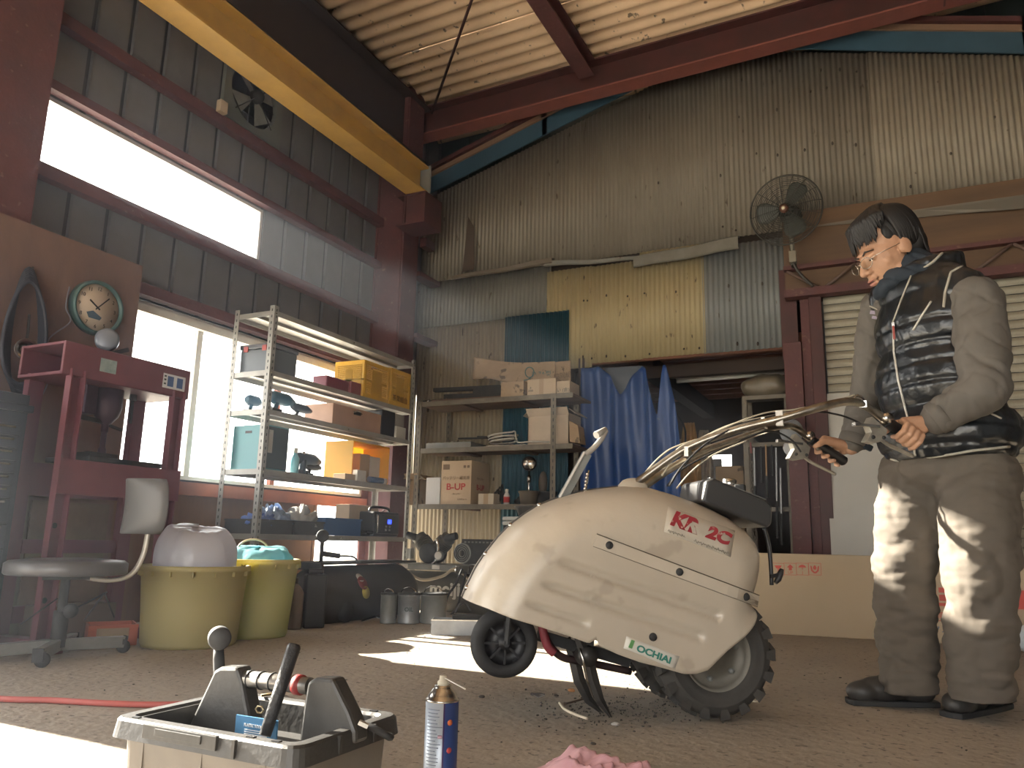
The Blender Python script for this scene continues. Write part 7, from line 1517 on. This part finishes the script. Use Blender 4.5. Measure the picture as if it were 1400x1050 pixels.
for k, x in enumerate((TX0+.07, TX0+.2, TX0+.33)): b = MB(); b.box((x, TY0+.0215, .09), (.004, .006, .12)); b.build('wall_rib', M_tt2, TT)
b = MB(); loftring(b, [I(.032, TZ-.004), I(.036, TZ-.05), I(.040, TZ-.05), I(.036, TZ-.004)]); b.add(I(.038, TZ-.05), [tuple(range(24))]); tr_ = b.build('tray', M_tt, TT)
yc = (TY0+TY1)/2+.01
def tpt(px, py, y): return ony(px, py, y)
def upright(pts, th):
    b = MB(); b.prism([tpt(x, y, yc-th/2) for x, y in pts], (0, th, 0)); return b.build('handle_upright', M_tt, TT, bevel=.006)
upright([(258, 990), (292, 917), (300, 912), (324, 912), (330, 930), (343, 1000), (343, 1010), (258, 1003)], .035)
upright([(408, 1015), (414, 965), (420, 932), (430, 927), (454, 928), (477, 975), (486, 1000), (486, 1018)], .035)
p, q = tpt(322, 926, yc), tpt(424, 938, yc); d = (q-p).normalized(); L = (q-p).length
M_ht = mat('scratched handle tube', (0.42, 0.40, 0.37), .3, .8, (.2, .19, .18), 20, .9)
b = MB(); b.cyl(p, q, .0138, seg=20); hd_ = b.build('handle_tube', M_ht, TT)
for k in range(4): c = p+d*L*(.22+.15*k); b = MB(); b.lathe([(.014, -.001), (.0155, -.001), (.0155, .001), (.014, .001)], c, d, 20); b.build('tube_ring', M_dark, hd_)
b = MB(); b.lathe([(.013, -.008), (.0165, -.006), (.0165, .006), (.013, .008)], p+d*L*.86, d, 20); b.build('red_collar', mat('red plastic collar', (0.28, .03, .03), .4), TT)
for k in range(6): b = MB(); t = k*math.pi/3; b.box(p+d*(.004)+V((0, math.cos(t)*.0125, math.sin(t)*.0125)), (.012, .003, .003)); b.build('knurl', M_dark, hd_)
b = MB(); b.mm((tpt(322, 995, yc-.055).x, yc-.056, tpt(350, 1012, yc-.055).z), (tpt(379, 995, yc-.055).x, yc-.053, tpt(350, 981, yc-.055).z)); lb_ = b.build('label', mat('blue tray label', (0.05, 0.17, 0.32), .45), TT)
pl = tpt(350, 994, yc-.0565); wL = tpt(379, 995, yc-.055).x-tpt(322, 995, yc-.055).x
text('print', 'PLASTIC TOOL TRAY', .0062, frame((pl.x+.001, yc-.0565, tpt(350, 993, yc-.055).z), (1, 0, 0), (0, 0, 1)), mat('white print', (.7, .72, .75), .5), TT, bold=.0001, sx=.92)
text('print', 'LICHIWAN\n', .004, frame((pl.x-wL*.2, yc-.0565, tpt(350, 985, yc-.055).z), (1, 0, 0), (0, 0, 1)), MATS['white print'], TT) if False else None
b = MB()
for k in range(3): b.box((pl.x, yc-.0566, tpt(350, 999+3*k, yc-.055).z), (wL*.55, .0006, .0012))
o = b.build('small_print', MATS['white print'], TT); o['kind'] = 'stuff'
# tools in the tote
p0 = tpt(300, 872, yc+.05); o = thing('mallet', 'rubber mallet standing head up at the back of the tote', 'mallet', tpt(300, 960, yc+.05))
b = MB(); b.lathe([(0, -.026), (.018, -.026), (.021, -.021), (.021, .021), (.018, .026), (0, .026)], p0, V((.8, -.75, .05)), 24); b.build('head', mat('worn mallet rubber', (0.02, .02, .022), .6, 0, (.07, .07, .07), 18, .9), o)
b = MB(); b.tube([p0-V((0, 0, .015)), tpt(299, 900, yc+.05), tpt(301, 945, yc+.05), tpt(303, 1000, yc+.05)], [.009, .0105, .011, .011], 12); b.build('handle', M_dark, o)
p0, p1 = tpt(403, 881, yc-.02), tpt(362, 1006, yc-.075); o = thing('rasp', 'thick dark bar leaning out of the tote across its handle', 'bar', p1); b = MB(); b.tube([p0, p0.lerp(p1, .03), p0.lerp(p1, .5), p1], [.0095, .0115, .0105, .0095], 8); b.build('bar', mat('dark wrapped bar', (0.035, .035, .038), .55, 0, (.012, .012, .013), 30, .8, bump=.3, bscale=60), o)
b = MB(); c = tpt(355, 970, yc-.01); b.tube([c+V((.009*math.cos(t), 0, .006*math.sin(t))) for t in [2*math.pi*k/6 for k in range(6)]], .0016, 6, closed=True); tag(b.build('ring_nut', mat('brass wire', (.4, .33, .2), .3, .9)), 'small hexagonal wire ring lying in the tote under the handle', 'ring')
b = MB(); c = tpt(505, 990, yc+.04); b.tube(smooth_path([c+V((-.05, .01, -.015)), c+V((0, -.01, .0)), c+V((.04, .0, -.015)), c+V((.02, .03, -.02))], 5), .006, 8); tag(b.build('dark_cable', M_dark), 'dark cord lying in the right end of the tote', 'cord')
b = MB(); b.box(tpt(497, 990, yc-.02), (.016, .012, .006), rz=.5, ry=.4); tag(b.build('white_tag', M_white), 'tiny white tag in the right end of the tote', 'tag')
b = MB(); b.cyl((TX0+.10, TY1-.03, TZ+.003), (TX0+.115, TY1-.005, TZ+.004), .0025, seg=8); tag(b.build('twig', mat('dry straw', (.35, .27, .13), .7)), 'dry straw caught on the left back rim of the tote', 'twig')
# spray can
c = V((-.822, 1.405, 0)); o = thing('spray_can', 'pale blue and white spray can with a straw nozzle in the foreground', 'can', c); r = .0325
zsh = ony(600, 957, c.y).z
Mcan = bpy.data.materials.new('printed can body'); Mcan.use_nodes = True; nt = Mcan.node_tree; bs = nt.nodes['Principled BSDF']; bs.inputs['Roughness'].default_value = .35; bs.inputs['Metallic'].default_value = .25
tc = nt.nodes.new('ShaderNodeTexCoord'); sp_ = nt.nodes.new('ShaderNodeSeparateXYZ'); nt.links.new(tc.outputs['Object'], sp_.inputs[0]); at = nt.nodes.new('ShaderNodeMath'); at.operation = 'ARCTAN2'; nt.links.new(sp_.outputs['Y'], at.inputs[0]); nt.links.new(sp_.outputs['X'], at.inputs[1])
cr = nt.nodes.new('ShaderNodeValToRGB'); mr = nt.nodes.new('ShaderNodeMapRange'); mr.inputs['From Min'].default_value = -math.pi; mr.inputs['From Max'].default_value = math.pi; nt.links.new(at.outputs[0], mr.inputs[0]); nt.links.new(mr.outputs[0], cr.inputs[0])
E_ = cr.color_ramp; E_.interpolation = 'CONSTANT'; E_.elements[0].position = 0; E_.elements[0].color = (.36, .41, .48, 1); E_.elements[1].position = .345; E_.elements[1].color = (.05, .02, .09, 1); e_ = E_.elements.new(.36); e_.color = (.03, .06, .2, 1); e_ = E_.elements.new(.62); e_.color = (.36, .41, .48, 1)
nt.links.new(cr.outputs[0], bs.inputs['Base Color'])
b = MB(); b.lathe([(0, .001), (r*.96, .001), (r, .004), (r, zsh), (0, zsh)], c, seg=40); b.build('body', Mcan, o)
b = MB(); b.lathe([(r, zsh), (r*1.02, zsh+.001), (r*1.02, zsh+.004), (r*.93, zsh+.005), (r*.86, zsh+.012), (r*.62, zsh+.022), (r*.5, zsh+.025), (r*.5, zsh+.029), (0, zsh+.029)], c, seg=40); b.build('shoulder', M_chr, o)
b = MB(); b.lathe([(0, zsh+.029), (r*.34, zsh+.029), (r*.34, zsh+.036), (r*.24, zsh+.038), (r*.22, zsh+.047), (0, zsh+.047)], c, seg=20); b.build('nozzle', mat('cream nozzle', (.5, .46, .36), .4), o)
b = MB(); q = c+V((0, 0, zsh+.043)); b.cyl(q+V((.005, -.003, 0)), ony(636, 942, c.y-.02), .0013, seg=8); b.build('straw', M_white, o)
# small print lines wrapped on the body and coloured roundels
M_pr2 = mat('grey can print', (.16, .18, .24), .5)
vd = (EYE-c); a0 = math.atan2(vd.y, vd.x)
for k in range(24):
    zz = zsh-.012-k*.0062; a1 = a0-.95; a2 = a0+(-.35 if k % 5 else -.15)+.1*((k*7) % 3); b = MB(); b.tube([c+V((math.cos(a)*(r+.0003), math.sin(a)*(r+.0003), zz)) for a in [a1+(a2-a1)*i/6 for i in range(7)]], .0007, 4); b.build('print_line', M_pr2, o)
for k, (zz, m) in enumerate(((zsh-.035, mat('orange roundel', (.5, .12, .03), .5)), (zsh-.085, mat('red roundel', (.4, .05, .05), .5)), (zsh-.125, M_white))):
    a = a0+.52; n_ = V((math.cos(a), math.sin(a), 0)); b = MB(); b.lathe([(0, .0005), (.0055, .0004), (.0055, -.002)], c+n_*(r*.995)+V((0, 0, zz)), n_, 18); b.build('roundel', m, o)
b = MB(); b.tube([c+V((math.cos(a)*(r+.0002), math.sin(a)*(r+.0002), zsh-.06)) for a in [a0-.2+.05*i for i in range(6)]], .003, 4); b.build('faded_patch', mat('pinkish can print', (.4, .25, .32), .5), o)
# rag
c = onz(818, 1062); 
def fr_(u, v):
    n_ = noise.noise(V((u*5, v*4, 7)))+.5*noise.noise(V((u*14, v*11, 2))); e = min(1, 6*min(u, 1-u, v, 1-v)); return V((c.x-.13+.26*u+.012*n_, c.y-.07+.15*v+.015*n_, .002+e*max(.0, .024+.024*n_)))
b = MB(); b.grid(fr_, 60, 36, True, thick=(0, 0, -.001)); tag(b.build('rag', mat('pink rag cloth', (0.48, 0.22, 0.26), .9, 0, (.56, .36, .38), 14, .9, spots=(.10, .07, .13), spotscale=9, spotth=.66), fix=False), 'crumpled pink rag lying on the floor at the bottom edge', 'rag')
# red air hose
b = MB(); pts = [onz(-90, 952)+V((0,0,.009)), onz(0, 960)+V((0,0,.009)), onz(70, 962)+V((0,0,.009)), onz(140, 966)+V((0,0,.009)), onz(215, 968)+V((0,0,.009)), onz(300, 965)+V((0,0,.009))]
b.tube(smooth_path(pts, 10), .0085, 12); tag(b.build('air_hose', mat('dusty red hose', (0.36, 0.07, 0.055), .55)), 'dusty red air hose lying on the floor left of the tote', 'hose')
# litter
b = MB(); b.tube(smooth_path([onz(765, 963)+V((0,0,.004)), onz(772, 972)+V((0,0,.005)), onz(788, 980)+V((0,0,.005)), onz(803, 985)+V((0,0,.005))], 4), .0038, 7); tag(b.build('pale_stick', mat('pale bare stick', (.62, .55, .42), .7)), 'pale bare stick on the floor left of the tine tips', 'stick')
b = MB(); b.tube(smooth_path([onz(772, 965)+V((0,0,.005)), onz(785, 962)+V((0,0,.006)), onz(806, 956)+V((0,0,.006))], 4), [.005]+[.003]*7+[.002], 7); tag(b.build('dark_twig', mat('dark twig', (.09, .06, .04), .8)), 'dark twig crossing behind the pale stick', 'stick')
def clod(px, py, s, m, name, lb, cat, sd, g=None):
    c = onz(px, py); b = MB(); b.ball(c+V((0, 0, s*.35)), (s, s*.8, s*.5), 10, 7); v2 = []
    for p in b.v: n_ = noise.noise(V((p.x*60+sd, p.y*60, p.z*60))); q = c+(p-c)*(1+.5*n_); q.z = max(q.z, .0005); v2.append(q)
    b.v = v2; return tag(b.build(name, m), lb, cat, g)
M_cl = mat('dark soil clod', (.05, .042, .035), .9)
clod(729, 951, .010, M_cl, 'soil_clod', 'small black soil clod left of the curled grey leaf', 'soil', 1); clod(761, 952, .009, M_cl, 'soil_clod', 'small black soil clod between the curled leaf and the orange crumb', 'soil', 2); clod(782, 946, .012, mat('orange crumb', (.35, .17, .07), .8), 'dry_leaf', 'small orange dry leaf crumb near the tines', 'leaf', 3); clod(841, 992, .012, mat('grey stone', (.3, .28, .25), .8), 'stone', 'small grey stone under the tine tips', 'stone', 4)
clod(658, 954, .009, M_cl, 'soil_clod', 'black soil clod on the floor right of the spray can', 'soil', 6); clod(812, 1018, .008, M_cl, 'soil_clod', 'lone black soil clod above the pink rag', 'soil', 7)
b = MB(); c = onz(738, 955)
def lf(u, v): return V((c.x-.022+.045*u, c.y-.014+.028*v*math.sin(math.pi*min(1, u+.1)), .004+.018*abs(u-.5)*(1-v)+.01*v))
b.grid(lf, 8, 4, True, thick=(0, 0, .0008)); tag(b.build('curled_leaf', mat('grey brown leaf', (.1, .09, .085), .7), fix=False), 'curled grey leaf on the floor before the front wheel', 'leaf')
rn = random.Random(11)
b = MB()
for k in range(420):
    a = rn.random(); px = rn.gauss(850, 70); py = 968+rn.gauss(0, 14); c = onz(px, py); s = rn.uniform(.001, .0035)*(1.5 if a > .93 else 1); b.box(c+V((0, 0, s*.5)), (s*rn.uniform(1, 2.4), s, s), rz=rn.uniform(0, 3))
for k in range(260):
    c = V((rn.uniform(-2.4, 1.2), rn.uniform(1.4, 4.2), 0)); s = rn.uniform(.0015, .004); b.box(c+V((0, 0, s*.3)), (s*rn.uniform(1, 3), s, s*.6), rz=rn.uniform(0, 3))
o = b.build('soil_crumbs', M_cl, fix=False); tag(o, 'fine dark soil crumbs scattered on the floor under the tines', 'soil'); o['kind'] = 'stuff'
# ================================================================== haze volume added inside the workshop, imitating veiling glare and dust
vm = bpy.data.materials.new('added glare haze'); vm.use_nodes = True; nt = vm.node_tree; nt.nodes.remove(nt.nodes['Principled BSDF'])
vsn = nt.nodes.new('ShaderNodeVolumeScatter'); vsn.inputs['Color'].default_value = (0.82, 0.88, 1.0, 1); vsn.inputs['Density'].default_value = 0.013; vsn.inputs['Anisotropy'].default_value = 0.80
nt.links.new(vsn.outputs[0], nt.nodes['Material Output'].inputs['Volume'])
b = MB(); b.mm((-3.92, -3.32, -0.16), (3.64, 9.04, 4.75)); hz = b.build('added_haze', vm); tag(hz, 'faint bluish haze added through the whole workshop for veiling glare and dust', 'haze'); hz['kind'] = 'stuff'
